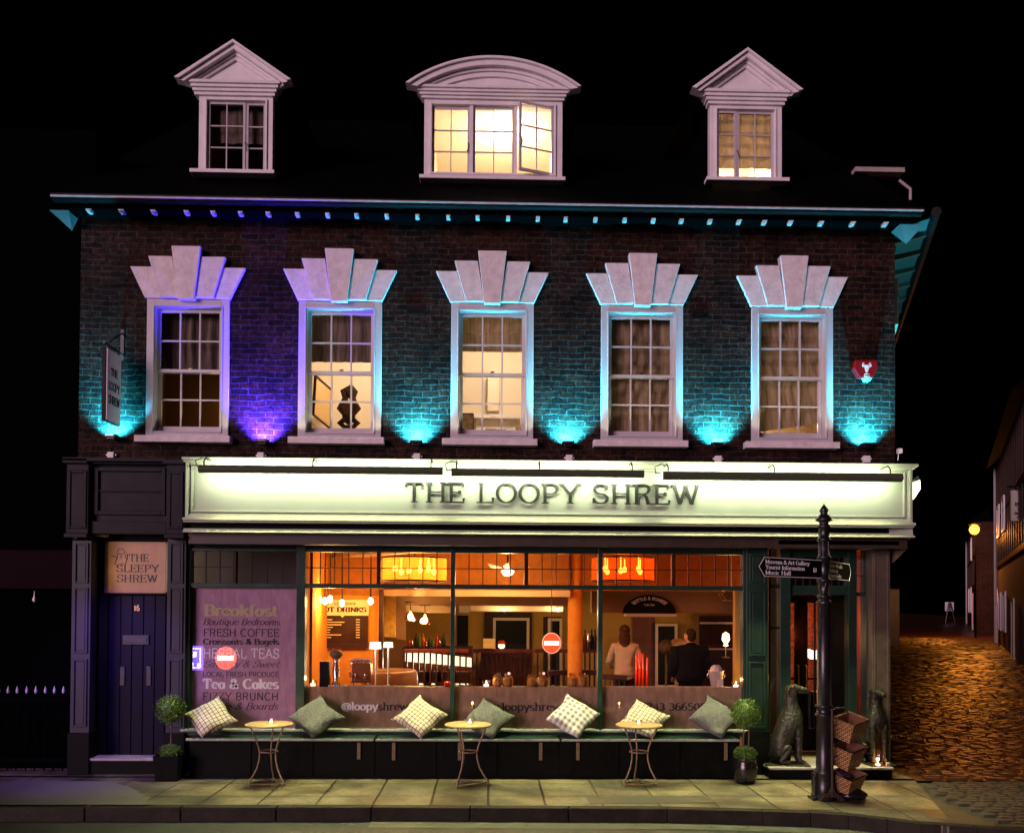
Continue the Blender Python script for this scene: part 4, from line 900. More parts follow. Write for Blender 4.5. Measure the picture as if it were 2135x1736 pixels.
# films on the glass
YP = .036
def film(sx0, sx1, sy0, sy1, m, name, y=YP): 
    q = rect(sx0, sy0, sx1, sy1, y); return MB().box(q[0], q[1], y, y + .002, q[2], q[3]).build(name, m, pf), q
pfm, _ = film(401, 621, 1232, 1524, M['poster_film'], 'poster_film')
for a, b in big[1:]: film(a + .5, b - .5, 1439, 1525, M['frosted_film'], 'frosted_film')
def line(mb, s, zx0, zx1, zy0, zy1, **kw):
    q = rect(120 + zx0 * .3226, 1100 + zy0 * .3226, 120 + zx1 * .3226, 1100 + zy1 * .3226, YP - .001)
    text_on_front(mb, s, q[0], q[1], q[2], q[3], YP - .001, depth=.002, **kw)
bold = dict(wt=.27, thin=.10, serif=.26); sans = dict(wt=.12, thin=.11, track=.03); scr = dict(wt=.12, thin=.06, shear=.32)
T = [("Breakfast", 958, 1435, 518, 588, bold, 'letter_gold'), ("Boutique Bedrooms", 945, 1445, 606, 648, scr, 'letter_dark'), ("FRESH COFFEE", 948, 1445, 674, 722, sans, 'letter_dark'),
     ("Croissants & Bagels", 948, 1442, 738, 774, bold, 'letter_black'), ("HERBAL TEAS", 948, 1445, 802, 862, sans, 'letter_white'), ("Savoury & Sweet", 948, 1440, 880, 922, scr, 'letter_grey'),
     ("LOCAL FRESH PRODUCE", 945, 1440, 952, 984, sans, 'letter_dark'), ("Tea & Cakes", 945, 1438, 1000, 1060, bold, 'letter_white'), ("FIZZY BRUNCH", 945, 1440, 1087, 1135, sans, 'letter_dark'), ("Bottle & Boards", 945, 1435, 1152, 1196, scr, 'letter_dark')]
for s, a, b, c, d, kw, mk in T:
    mb = MB(); line(mb, s, a, b, c, d, **kw); mb.build('poster_lettering', M[mk], pfm)
def frost_text(parts, sx0, sx1, sy0, sy1, **kw):
    full = ''.join(p for p, _ in parts); q = rect(sx0, sy0, sx1, sy1, YP - .001); W = text_width(full); u = 0
    for p, mk in parts:
        w = text_width(p); mb = MB()
        text_on_front(mb, p, q[0] + (q[1] - q[0]) * u / W, q[0] + (q[1] - q[0]) * (u + w) / W, q[2], q[3], YP - .001, depth=.002, **kw); mb.build('contact_lettering', M[mk], pf); u += w
sl = dict(wt=.19, thin=.10, serif=.24)
frost_text([("@loopy", 'letter_white'), ("shrew", 'letter_dark')], 716, 855, 1471, 1487, **sl)
frost_text([("www.loopyshrew.com", 'letter_dark')], 991, 1226, 1472, 1488, **sl)
frost_text([("01743 366505", 'letter_dark')], 1332, 1480, 1473, 1487.5, **sl)
# sill, boxed bench, straps
m = MB(); m.box(wx0 - .02, wx1 + .01, -.11, .05, zs1 - .028, zs1 - .001); m.build('window_ledge', M['lit_edge_paint'], pub, bevel=.006)
BZ = B(1000, 1548, -.42).z
MB().box(wx0 - .02, wx1 + .01, -.085, .04, BZ - .012, zs1 - .036).build('ledge_riser', M['green_paint'], pub)
b0, b1 = B(388, 1548, -.42).x, B(1552, 1548, -.42).x
m = MB(); cuts = [b0, B(785, 1548, -.42).x, B(1175, 1548, -.42).x, b1]
for a, b in zip(cuts[:-1], cuts[1:]): m.box(a + .012, b - .012, -.424, -.09, BZ - .026, BZ)
bench = m.build('bench_seat', M['green_paint'], pub, bevel=.005)
for a, b in zip(cuts[:-1], cuts[1:]): MB().box(a + .012, b - .012, -.434, -.4245, BZ - .024, BZ + .003).build('bench_edge_highlight', M['lit_edge_paint'], bench, bevel=.003)  # pale strip painting the highlight along the seat's front edge
m = MB(); m.box(b0 + .02, b1 - .02, -.33, .05, .003, BZ - .025)
x = b0 + .02
for k in range(1, 9): m.box(b0 + (b1 - b0) * k / 9 - .02, b0 + (b1 - b0) * k / 9 + .02, -.342, -.3302, .03, BZ - .04)
m.box(b0 + .02, b1 - .02, -.345, -.3303, .003, .028)
m.build('bench_front', M['plinth_paint'], pub, bevel=.003)
for s in (825, 963, 1133, 1211, 1521, 752):
    q = rect(s - 3.5, 1555, s + 3.5, 1592 if s != 752 else 1590, -.346); MB().box(q[0], q[1], -.352, -.3435, q[2], q[3]).build('bench_strap', mat('worn_strap', (.16, .12, .05), .6, var=.6, scale=60) if 'worn_strap' not in M else M['worn_strap'], bench)

# --- entrance porch on the right corner
PZ = B(1700, 1607, -.36).z        # step top
sxa, sxb = B(1612, 1610, -.36).x, B(1873, 1610, -.36).x
MB().box(sxa, sxb, -.37, 1.2, PZ - .03, PZ).build('porch_step', mat('porch_stone', (.34, .32, .27), .5, var=.25), pub, bevel=.008)
MB().box(sxa + .01, sxb - .02, -.355, 1.19, .003, PZ - .031).build('porch_step_riser', M['plinth_paint'], pub)
YE = .12; ZS = B(1700, 1144, -.02).z
# corner post
cx0, cx1 = B(1828, 1380, -.06).x, B(1866, 1380, -.06).x
m = MB(); m.box(cx0, cx1, -.06, .30, PZ + .001, ZS); m.frame(cx0 + .02, cx1 - .02, PZ + .3, ZS - .08, .025, -.07, -.0603)
m.build('corner_post', mat('post_paint', (.10, .075, .05), .4, var=.25), pub, bevel=.006)
# sidelight frame at YE
def xe(s, Y=YE): return B(s, 1350, Y).x
def ze(s, Y=YE): return B(1700, s, Y).z
m = MB()
m.box(xe(1609.5), xe(1614), YE - .02, YE + .06, PZ + .001, ZS); m.box(xe(1633), xe(1655), YE - .04, YE + .10, PZ + .001, ZS)
m.box(xe(1614), xe(1633), YE, YE + .06, ze(1232), ze(1225)); m.box(xe(1614), xe(1633), YE, YE + .06, ze(1318), ze(1313)); m.box(xe(1614), xe(1633), YE, YE + .06, PZ + .001, ze(1540))
m.box(xe(1776), xe(1793), YE - .04, YE + .10, PZ + .001, ZS); m.box(xe(1814), xe(1829), YE - .03, YE + .08, PZ + .001, ZS)
m.box(xe(1793), xe(1814), YE, YE + .06, ze(1248), ze(1240)); m.box(xe(1793), xe(1814), YE, YE + .06, PZ + .001, ze(1540))
m.box(xe(1655), xe(1776), YE + .02, YE + .09, ze(1246), ze(1226)); m.box(xe(1655), xe(1776), YE + .02, YE + .09, ze(1168), ZS)
porch = m.build('porch_frame', M['green_paint'], pub, bevel=.004)
for a, b, t, u in ((1614, 1633, 1225, 1170), (1655, 1776, 1226, 1168), (1793, 1814, 1240, 1170)):
    m = MB(); nn = max(1, round((b - a) / 15))
    for k in range(1, nn): x = xe(a) + (xe(b) - xe(a)) * k / nn; m.box(x - .005, x + .005, YE + .03, YE + .045, ze(t), ze(u))
    m.box(xe(a), xe(b), YE + .031, YE + .044, (ze(t) + ze(u)) / 2 - .005, (ze(t) + ze(u)) / 2 + .005)
    m.build('glazing_bars', M['dark_wood'], porch)
m = MB()
for a, b, t, u in ((1614, 1633, 1540, 1170), (1655, 1776, 1226, 1168), (1793, 1814, 1540, 1170)): m.box(xe(a), xe(b), YE + .05, YE + .053, ze(t), ze(u))
m.build('sidelight_pane', M['shop_glass'], porch)
# soffit and porch side walls
MB().box(xe(1609), cx1, -.3, 1.0, ZS + .001, ZS + .05).build('porch_soffit', M['slate_paint'], pub)
m = MB(); m.box(xe(1650), xe(1650) + .04, YE + .10, .95, PZ + .001, ZS); m.box(xe(1779), xe(1779) + .04, YE + .10, .95, PZ + .001, ZS); m.build('porch_wall', M['plinth_paint'], pub)
# double doors set back
YR = .78
def xr(s): return B(s, 1400, YR).x
def zr(s): return B(1710, s, YR).z
d0, d1 = xe(1650) + .042, xe(1779) - .001
leafs = [(d0, (d0 + d1) / 2 - .003), ((d0 + d1) / 2 + .003, d1)]
for a, b in leafs:
    m = MB(); z0, z1 = PZ + .01, ze(1246) - .0
    m.frame(a, b, z0, z1, .085, YR, YR + .045, .10, .30); m.box((a + b) / 2 - .012, (a + b) / 2 + .012, YR + .005, YR + .04, z0 + .30, z1 - .10)
    m.box(a + .085, (a + b) / 2 - .012, YR + .006, YR + .039, z0 + .95, z0 + .985); m.box((a + b) / 2 + .012, b - .085, YR + .006, YR + .039, z0 + .95, z0 + .985)
    dd = m.build('entrance_door', M['dark_wood'], pub, bevel=.004)
    MB().box(a + .085, b - .085, YR + .02, YR + .023, z0 + .3, z1 - .1).build('door_glass', M['shop_glass'], dd)
    hx = b - .05 if a == leafs[0][0] else a + .05
    MB().tube([(hx, YR - .001, z0 + .85), (hx, YR - .05, z0 + .85), (hx, YR - .05, z0 + 1.15), (hx, YR - .001, z0 + 1.15)], .010, 6).build('door_handle', M['brass'], dd)
MB().box(d0, d1, YR + .001, YR + .044, ze(1246) + .001, ZS).build('door_head', M['plinth_paint'], pub)
hb = MB(); x = xe(1821); hb.tube([(x, YE - .07, ze(1242)), (x, YE - .07, ze(1188))], .020, 10)
for z in (ze(1216),): hb.tube([(x, YE - .07, z), (x, YE - .03, z)], .008, 6)
tag(hb.build('wall_cylinder_light', M['steel']), 'slim chrome cylinder mounted high on the porch frame beside the corner post', 'wall light')
sl_ = B(1781, 1148, .25)
o = MB().lathe([(0, -.02), (.13, -.02), (.16, -.005), (.16, 0)], (sl_.x, .25, ZS), 24).build('soffit_light', M['grey_plastic']); tag(o, 'round pale disc light flush in the porch soffit above the entrance', 'ceiling light')
# ================================================================ PUB INTERIOR
ix0, ix1 = B(631, 1350, .1).x, B(1650, 1400, .1).x + .02
ZC = 2.98
BY = 6.0
m = MB(); m.quad((ix0, .1, .02), (XR - .30, .1, .02), (XR + 2.0, BY + .8, .02), (ix0 - 4, BY + .8, .02)); m.build('interior_floor', M['interior_floor'], pub)
m = MB(); m.quad((ix0, .1, ZC), (ix0 - 4, BY + .8, ZC), (XR + 2.0, BY + .8, ZC), (XR - .30, .1, ZC)); m.build('interior_ceiling', M['cream_ceiling'], pub)
def ipanel(name, mt, s, Y, th=.06, parent=None, label=None):
    q = rect(*s, Y); o = MB().box(q[0], q[1], Y, Y + th, q[2], q[3]).build(name, mt, parent or pub); 
    if label: o['label'] = label
    return o
m = MB(); xb0, xb1 = B(560, 1300, BY).x, B(1700, 1300, BY).x + 1
m.quad((xb0 - 1, BY, 0), (xb1, BY, 0), (xb1, BY, ZC), (xb0 - 1, BY, ZC)); m.build('interior_back_wall', M['mustard_wall'], pub)
m = MB(); xl = B(633, 1350, .12).x
m.quad((xl, .10, 0), (xl, .10, ZC), (xl - .3, BY, ZC), (xl - .3, BY, 0)); m.build('interior_left_wall', M['orange_wall'], pub)
m = MB(); xq = XR - .22; m.quad((xq, .35, 0), (xq + 2.0, BY, 0), (xq + 2.0, BY, ZC), (xq, .35, ZC)); m.build('interior_right_wall', M['red_wood'], pub)
# wall behind the poster window
m = MB(); q0 = B(385, 1300, .6).x; m.quad((q0 - .6, .75, 0), (xl, .75, 0), (xl, .75, ZC), (q0 - .6, .75, ZC)); m.build('poster_bay_wall', mat('bay_wall', (.05, .04, .06), .8), pub)
# bulkheads and beams (each hangs at its own depth)
ipanel('bulkhead', M['bulkhead_paint'], (640, 1120, 800, 1247), 2.5, .25)
ipanel('bulkhead', M['bulkhead_paint'], (800, 1120, 1192, 1236), 3.0, .25)
ipanel('bulkhead_trim', M['cream_ceiling'], (800, 1236, 1195, 1249), 2.97, .3)
ipanel('bulkhead', M['bulkhead_paint'], (1221, 1120, 1600, 1238), 3.1, .25)
ipanel('beam', M['brown_beam'], (805, 1240, 1200, 1269), 3.6, .2)
ipanel('beam', M['cream_ceiling'], (985, 1266, 1180, 1280.5), 4.5, .2)
ipanel('beam', M['brown_beam'], (1240, 1232, 1580, 1284), 4.2, .2)
# dark diagonal beam across the ceiling at the left
m = MB(); a, b = B(690, 1160, 2.2), B(800, 1200, 1.2)
m.add([(a.x, 2.4, ZC - .02), (b.x + .3, .5, ZC - .02), (b.x + .75, .5, ZC - .02), (a.x + .45, 2.4, ZC - .02), (a.x, 2.4, ZC - .2), (b.x + .3, .5, ZC - .2), (b.x + .75, .5, ZC - .2), (a.x + .45, 2.4, ZC - .2)], [(0, 1, 2, 3), (4, 7, 6, 5), (0, 4, 5, 1), (1, 5, 6, 2), (2, 6, 7, 3), (3, 7, 4, 0)])
m.build('ceiling_beam', M['brown_beam'], pub)
ipanel('interior_wall', M['orange_wall'], (640, 1245, 792, 1470), 2.52, .1)
ipanel('interior_post', M['dark_wood'], (793, 1234, 802, 1450), 2.40, .12)
ipanel('wall_panel', mat('olive_drape', (.34, .20, .035), .8, var=.3, scale=14), (806, 1247, 829, 1334), 3.4, .06)
ipanel('interior_wall', M['brown_beam'], (829, 1247, 850, 1340), 3.8, .1)
# sloping cream soffit over the bar
m = MB(); pts = [B(x, y, 3.9) for x, y in ((849, 1246), (944, 1273), (944, 1284), (900, 1284), (849, 1279))]
m.prism([(p.x, p.z) for p in pts], 3.9, 4.0); m.build('stair_soffit', M['cream_ceiling'], pub)
# round column
c = B(1205, 1320, 3.2); r = (B(1220.5, 1320, 3.2).x - B(1190, 1320, 3.2).x) / 2
MB().lathe([(r, .02), (r, ZC)], (c.x, 3.2, 0), 28).build('round_column', M['orange_wall'], pub)
ipanel('interior_pillar', M['mustard_wall'], (1541, 1236, 1556, 1440), .55, .12)
# doors and dark openings in the back wall
def doorway(s, inner, label, name='interior_door'):
    d = ipanel(name, M['dark_wood'], s, BY - .10, .09)
    ipanel('door_leaf', M['black_panel'], inner, BY - .13, .025, d); q = rect(inner[0] - 4, inner[1] - 5, inner[2] + 3, inner[3], BY - .12)
    MB().frame(q[0], q[1], q[2], q[3], .05, BY - .15, BY - .1005).build('door_frame', M['pale_frame'], d); d['label'] = label
    return d
doorway((1015, 1282, 1114.7, 1440), (1037, 1299, 1106, 1440), 'dark door in brown panelling behind the balustrade')
doorway((1139, 1292, 1176, 1440), (1152, 1300, 1175, 1440), 'narrow dark door beside the orange column')
doorway((1372, 1306, 1420, 1440), (1377, 1311, 1416, 1440), 'dark doorway with pale frame behind the man')
ipanel('alcove', M['dark_wood'], (1466, 1290, 1540, 1440), BY - .4, .05); ipanel('alcove_shelf', M['pale_frame'], (1468, 1303, 1540, 1307), BY - .46, .05); ipanel('alcove_shelf', M['pale_frame'], (1476, 1358, 1541, 1361), BY - .45, .05)
ipanel('interior_wall', mat('maroon', (.09, .02, .012), .6, var=.5, scale=5), (1326, 1293, 1372, 1440), BY - .05, .04)
# display shelf behind the glass
SHZ = B(1100, 1440, .2).z
MB().box(xl + .02, B(1560, 1440, .2).x, .09, .42, SHZ - .05, SHZ).build('display_shelf', M['dark_wood'], pub)
MB().box(xl + .02, B(1560, 1440, .2).x, .40, .42, .02, SHZ - .051).build('display_shelf_front', mat('shelf_front', (.22, .12, .06), .7), pub)
# --------- things in the pub
def tg(o, label, cat, group=None): return tag(o, label, cat, group)
def wallthing(name, mt, s, Y, label, cat, th=.04):
    q = rect(*s, Y); o = MB().box(q[0], q[1], Y, Y + th, q[2], q[3]).build(name, mt, bevel=.003); return tag(o, label, cat), q
# menu board
t = thing('menu_board', 'chalk menu board headed HOT DRINKS on the orange wall', 'menu board', B(718, 1356, 2.46)); lo = local(t); Y = 2.46
q = rect(664, 1288, 771, 1357, Y); MB().box(q[0], q[1], Y, Y + .03, q[2], q[3]).build('board', M['dark_wood'], t, mtx=lo)
q2 = rect(663, 1256, 773, 1289, Y); xm = (q2[0] + q2[1]) / 2
mb = MB().prism([(q2[0], q2[2]), (xm - .03, q2[2]), (xm, q2[2] - .03), (xm + .03, q2[2]), (q2[1], q2[2]), (q2[1], q2[3]), (q2[0], q2[3])], Y - .02, Y - .001)
bn = mb.build('banner', M['banner'], t, mtx=lo)
mb = MB(); q = rect(666, 1272, 768, 1281.5, Y); text_on_front(mb, "HOT DRINKS", q[0], q[1], q[2], q[3], Y - .0205, wt=.28, thin=.12, serif=.3, depth=.003)
q = rect(700, 1262, 746, 1267, Y); text_on_front(mb, "LOOPY SHREW", q[0], q[1], q[2], q[3], Y - .0205, wt=.2, thin=.1, serif=.2, depth=.003); mb.build('banner_lettering', M['dark_wood'], bn, mtx=lo)
mb = MB()
for k in range(8):
    sy = 1297 + k * 5.3; 
    q = rect(667, sy, random.uniform(680, 730), sy + 1.5, Y); mb.box(q[0], q[1], Y - .004, Y - .001, q[2], q[3]); q = rect(746, sy, 754, sy + 1.6, Y); mb.box(q[0], q[1], Y - .004, Y - .001, q[2], q[3])
mb.build('chalk_lines', M['banner'], t, mtx=lo)
# arched sign
Y = 4.1; q = rect(1305, 1246, 1417, 1285, Y); xm = (q[0] + q[1]) / 2; rw = (q[1] - q[0]) / 2; rh = q[3] - q[2]
t = thing('arched_sign', 'black half round sign with faint lettering hung over the bar', 'sign', (xm, Y, q[2])); lo = local(t)
MB().prism([(xm + rw * math.cos(R(a)), q[2] + rh * math.sin(R(a))) for a in range(0, 181, 10)], Y, Y + .05).build('board', M['black_panel'], t, mtx=lo)
mb = MB(); W = text_width("BOTTLE & BOARDS")
def pl(u, v, d):
    a = R(140 - 100 * u / W); rr = .74 + .15 * v; return (xm + rw * rr * math.cos(a), Y - d, q[2] + rh * (rr * math.sin(a) * 1.0))
letters(mb, "BOTTLE & BOARDS", pl, wt=.2, thin=.12, serif=.2, depth=.004)
text_on_front(mb, "Cafe Bar", xm - rw * .2, xm + rw * .2, q[2] + rh * .42, q[2] + rh * .52, Y, wt=.15, thin=.1, depth=.004)
mb.build('sign_lettering', M['speaker_white'], t, mtx=lo)
ipanel('sign_shelf', M['pale_frame'], (1312, 1286, 1418, 1291), 4.05, .25)
# loudspeaker, posters, notice, spotlights
wallthing('loudspeaker', M['speaker_white'], (962, 1253, 984, 1283), BY - .3, 'white box loudspeaker high on the wall left of the dark door', 'speaker', .2)
wallthing('wall_poster', M['black_panel'], (958, 1289, 981, 1358), BY - .05, 'tall black poster on the mustard wall under the white loudspeaker', 'poster')
wallthing('wall_sensor', M['speaker_white'], (993.5, 1254, 999, 1266), BY - .06, 'small white sensor box on the wall beside the loudspeaker', 'sensor')
wallthing('slatted_box', M['banner'], (1013, 1338, 1037, 1358), 5.0, 'orange wooden box standing on the balustrade rail', 'box', .12)
for k, (sx, sy) in enumerate(((1056.5, 1277), (1168, 1276.5))):
    p = B(sx, sy, 4.46); o = MB().ball(p, .035, .035, .022, 12, 8).build('downlight', M['spot_white']); tag(o, ('small glowing spotlight on the cream beam above the dark door', 'small round spotlight on the cream beam next to the orange column')[k], 'spotlight', 'beam spotlights')
    lamp('downlight_lamp', 'POINT', (p.x, 4.3, p.z - .08), 16, (1, .72, .36), shadow_soft_size=.03)
# drum pendants
for k, (sx, sy, gl, e) in enumerate(((869, 1193, 'drum_glow', 120), (1305, 1193, 'drum_glow_dim', 60))):
    Y = 1.6; p = B(sx, sy, Y); hw = (B(936 if k == 0 else 1369, sy, Y).x - B(802 if k == 0 else 1240, sy, Y).x) / 2; z0, z1 = B(sx, sy + 24, Y).z, B(sx, sy - 24, Y).z
    t = thing('drum_pendant', ('large glowing amber drum pendant nearest the menu board', 'large dim red-orange drum pendant in front of the black arched sign')[k], 'pendant light', (p.x, Y, z1), 'drum pendants'); lo = local(t)
    o = MB().lathe([(hw, z0), (hw, z1)], (p.x, Y, 0), 40).build('shade', None, t, mtx=lo)
    mt = bpy.data.materials.new('drum_shade'); mt.use_nodes = True; nt = mt.node_tree; nn = nt.nodes; nn.remove(nn['Principled BSDF'])
    tr = nn.new('ShaderNodeBsdfTransparent'); tr.inputs[0].default_value = ((1, .55, .16, 1) if k == 0 else (1, .3, .08, 1)); df = nn.new('ShaderNodeBsdfTranslucent'); df.inputs[0].default_value = ((.78, .27, .04, 1) if k == 0 else (.60, .07, .008, 1))
    di = nn.new('ShaderNodeBsdfDiffuse'); di.inputs[0].default_value = (.32, .10, .02, 1); m1 = nn.new('ShaderNodeMixShader'); m1.inputs[0].default_value = .5; m2 = nn.new('ShaderNodeMixShader'); m2.inputs[0].default_value = .30
    nt.links.new(df.outputs[0], m1.inputs[1]); nt.links.new(di.outputs[0], m1.inputs[2]); nt.links.new(m1.outputs[0], m2.inputs[1]); nt.links.new(tr.outputs[0], m2.inputs[2]); nt.links.new(m2.outputs[0], nn['Material Output'].inputs[0])
    o.data.materials.append(mt)
    g = MB()
    for z in (z0, z1):
        ring = [(p.x + hw * math.cos(a * math.pi / 20), Y + hw * math.sin(a * math.pi / 20), z) for a in range(41)]; g.tube(ring, .011, 6, False)
    g.tube([(p.x, Y, z1), (p.x, Y, ZC)], .012, 6); g.tube([(p.x - hw, Y, z1), (p.x + hw, Y, z1)], .006, 6); g.build('rim', M['dark_wood'], t, mtx=lo)
    for q in range(6):
        a = q * math.pi / 3 + .3; x, y = p.x + hw * .62 * math.cos(a), Y + hw * .5 * math.sin(a); zb_ = z0 + (z1 - z0) * (.42 + .1 * (q % 2))
        b = MB().ball((x, y, zb_), .034, .034, .045, 10, 8); b.tube([(x, y, zb_ + .04), (x, y, z1)], .008, 5); b.build('bulb', M['bulb'], t, mtx=lo)
    lamp('pendant_lamp', 'POINT', (p.x, Y, (z0 + z1) / 2), e, (1, .50, .15) if k == 0 else (1, .32, .07), t, shadow_soft_size=.15)
# bare bulbs by the menu board
for k, (sx, sy) in enumerate(((668.6, 1255.5), (681, 1259), (691.8, 1255), (716.6, 1263), (776.8, 1259))):
    Y = 1.7 + .1 * (k % 2); p = B(sx, sy, Y); t = thing('bare_bulb', ('bare glowing bulb hanging first from the left post by the menu board', 'low bare bulb in the tight cluster above the menu banner', 'bare bulb at the right of the tight cluster above the menu banner', 'bare bulb hanging alone in front of the menu banner', 'bare bulb hanging just right of the menu board')[k], 'light bulb', (p.x, Y, p.z), 'bare bulbs by the menu board'); lo = local(t)
    MB().ball(p, .036, .036, .052, 12, 8).build('bulb', M['bulb'], t, mtx=lo); MB().tube([(p.x, Y, p.z + .05), (p.x, Y, ZC)], [.016, .004], 6).build('flex', M['dark_wood'], t, mtx=lo)
lamp('bulb_lamp', 'POINT', B(690, 1262, 1.55), 60, (1, .55, .18), shadow_soft_size=.08)
lamp('bulb_lamp', 'POINT', B(776.8, 1262, 1.75), 20, (1, .55, .18), shadow_soft_size=.05)
# glass bell pendants
for k, (sx, sy, w, h) in enumerate(((860.3, 1290, 12, 21), (890.5, 1297, 12.5, 22))):
    Y = 3.0; p = B(sx, sy, Y); r = B(sx + w, sy, Y).x - p.x; hh = B(sx, sy - h / 2, Y).z - p.z
    t = thing('glass_pendant', ('upper left glass pendant with a glowing bulb above the lit counter', 'lower right bell shaped glass pendant above the lit counter')[k], 'pendant light', p, 'glass bell pendants'); lo = local(t)
    MB().lathe([(r, -hh), (r * .96, -hh * .3), (r * .7, hh * .4), (r * .25, hh)], p, 20).build('shade', M['amber_glass'], t, mtx=lo)
    MB().ball((p.x, Y, p.z - hh * .2), .042, .042, .06, 12, 8).build('bulb', M['bulb'], t, mtx=lo)
    MB().tube([(p.x, Y, p.z + hh), (p.x, Y, p.z + hh + .13)], .008, 6).lathe([(0, hh + .13), (.09, hh + .13), (.09, hh + .15), (0, hh + .15)], p, 14).build('fitting', M['dark_wood'], t, mtx=lo)
lamp('pendant_lamp', 'POINT', B(876, 1296, 2.9), 48, (1, .6, .24), shadow_soft_size=.06)
# ceiling fan with a light bowl
p = B(1064, 1198, 2.2); t = thing('ceiling_fan', 'white ceiling fan light with pale blades hanging near the middle transom', 'ceiling fan', p); lo = local(t)
MB().lathe([(0, -.06), (.06, -.05), (.10, 0), (.10, .02), (.03, .05), (.02, .1)], p, 18).build('light_bowl', M['lamp_white'], t, mtx=lo)
for a in (25, 145, 265):
    u = Vector((math.cos(R(a)), math.sin(R(a)), 0)); v = Vector((-u.y, u.x, .7)).normalized(); c0 = Vector(p) + u * .10 + Vector((0, 0, .05)); c1 = Vector(p) + u * .34 + Vector((0, 0, .10))
    MB().add([c0 - v * .03, c1 - v * .05, c1 + v * .05, c0 + v * .03] + [q + Vector((0, 0, .008)) for q in (c0 - v * .03, c1 - v * .05, c1 + v * .05, c0 + v * .03)], [(0, 1, 2, 3), (7, 6, 5, 4), (0, 4, 5, 1), (1, 5, 6, 2), (2, 6, 7, 3), (3, 7, 4, 0)]).build('blade', M['speaker_white'], t, mtx=lo)
MB().tube([(p.x, p.y, p.z + .1), (p.x, p.y, ZC)], .014, 6).build('stem', M['dark_wood'], t, mtx=lo)
lamp('fan_lamp', 'POINT', (p.x, p.y, p.z - .12), 55, (1, .60, .22), shadow_soft_size=.08)
# lit bar counter
Y0 = 4.3; pts = [B(849, 1362, Y0), B(988, 1378, Y0), B(988, 1397, Y0), B(849, 1385, Y0)]
t = thing('bar_counter', 'bar counter with a glowing white front panel behind the stools', 'bar counter', (B(918, 1380, Y0).x, Y0 + .3, .02)); lo = local(t)
MB().prism([(v.x, v.z) for v in pts], Y0, Y0 + .02).build('lit_panel', M['counter_light'], t, mtx=lo)
q = rect(845, 1356, 990, 1364, Y0); MB().box(q[0], q[1], Y0 - .15, Y0 + .6, pts[0].z + .002, pts[0].z + .05).build('counter_top', M['dark_wood'], t, mtx=lo)
MB().box(q[0], q[1], Y0 + .03, Y0 + .5, .02, pts[0].z).build('carcass', M['red_wood'], t, mtx=lo)
lamp('counter_lamp', 'AREA', (B(918, 1384, Y0).x, Y0 - .04, pts[2].z + .06), 26, (1, .84, .5), t, aim=(0, -1, -.4), shape='RECTANGLE', size=1.1, size_y=.12)
# back bar clutter: bottles and flowers
for k in range(11):
    sx = 858 + k * 7.2; p = B(sx, 1357, 4.6); h = random.uniform(.16, .27); 
    o = MB().lathe([(0, 0), (.035, 0), (.035, h * .6), (.013, h * .78), (.013, h), (0, h)], p, 10).build('bottle', M[('red_glass', 'amber_glass', 'bronze', 'foliage')[k % 4]]); tag(o, 'bottle standing in the row on the back of the bar counter', 'bottle', 'bottles along the back bar')
# stools
def make_stool(loc, label):
    t = thing('bar_stool', label, 'stool', loc, 'bar stools at the lit counter')
    MB().box(-.17, .17, -.16, .16, .70, .76).build('seat', M['cushion_dark'], t, bevel=.02)
    MB().box(-.17, .17, -.17, -.14, .80, .98).build('backrest', M['dark_wood'], t, bevel=.01)
    for x in (-1, 1):
        for y in (-1, 1): MB().tube([(x * .14, y * .13, .70), (x * .18, y * .17, 0)], .014, 6).build('leg', M['steel'], t)
        MB().tube([(x * .14, -.15, .74), (x * .14, -.155, .82)], .012, 6).build('back_post', M['dark_wood'], t)
    MB().tube([(-.165, -.155, .25), (.165, -.155, .25), (.165, .155, .25), (-.165, .155, .25), (-.165, -.155, .25)], .010, 6).build('footrest', M['steel'], t)
    return t
s0 = make_stool((B(886, 1390, 3.5).x, 3.5, .02), 'dark bar stool at the left end of the glowing counter')
for sx, lb in ((912, 'dark bar stool in the middle of the glowing counter front'), (936, 'dark bar stool partly hidden by the window post at the glowing counter'), (966, 'dark bar stool at the right end of the glowing counter by the balustrade')): dup(s0, (B(sx, 1390, 3.5).x, 3.5, .02), lb)
# balustrade
def balustrade(sa, sb, Y, label, n):
    a, b = B(sa, 1360, Y), B(sb, 1360, Y); zt = B(sa, 1359, Y).z; zb_ = B(sa, 1367, Y).z
    t = thing('balustrade', label, 'balustrade', ((a.x + b.x) / 2, Y, .02), 'dark balustrades'); lo = local(t)
    MB().box(a.x, b.x, Y - .05, Y + .05, zb_, zt).build('handrail', M['red_wood'], t, mtx=lo, bevel=.01)
    MB().box(a.x, b.x, Y - .03, Y + .03, .02, .08).build('base_rail', M['red_wood'], t, mtx=lo)
    for k in range(n):
        x = a.x + (b.x - a.x) * (k + .5) / n; MB().box(x - .014, x + .014, Y - .014, Y + .014, .08, zb_).build('spindle', M['dark_wood'], t, mtx=lo)
    return t
balustrade(846, 983, 3.2, 'thin dark balustrade standing in front of the glowing counter', 11)
balustrade(984, 1118, 5.2, 'dark red balustrade in front of the brown door', 13)
balustrade(1120, 1189, 5.2, 'short balustrade between the brown door and the orange column', 5)
balustrade(1221, 1251, 5.2, 'short dark balustrade just right of the orange column', 3)
ipanel('wood_panelling', M['red_wood'], (1008, 1368, 1112, 1445), 5.5, .05)
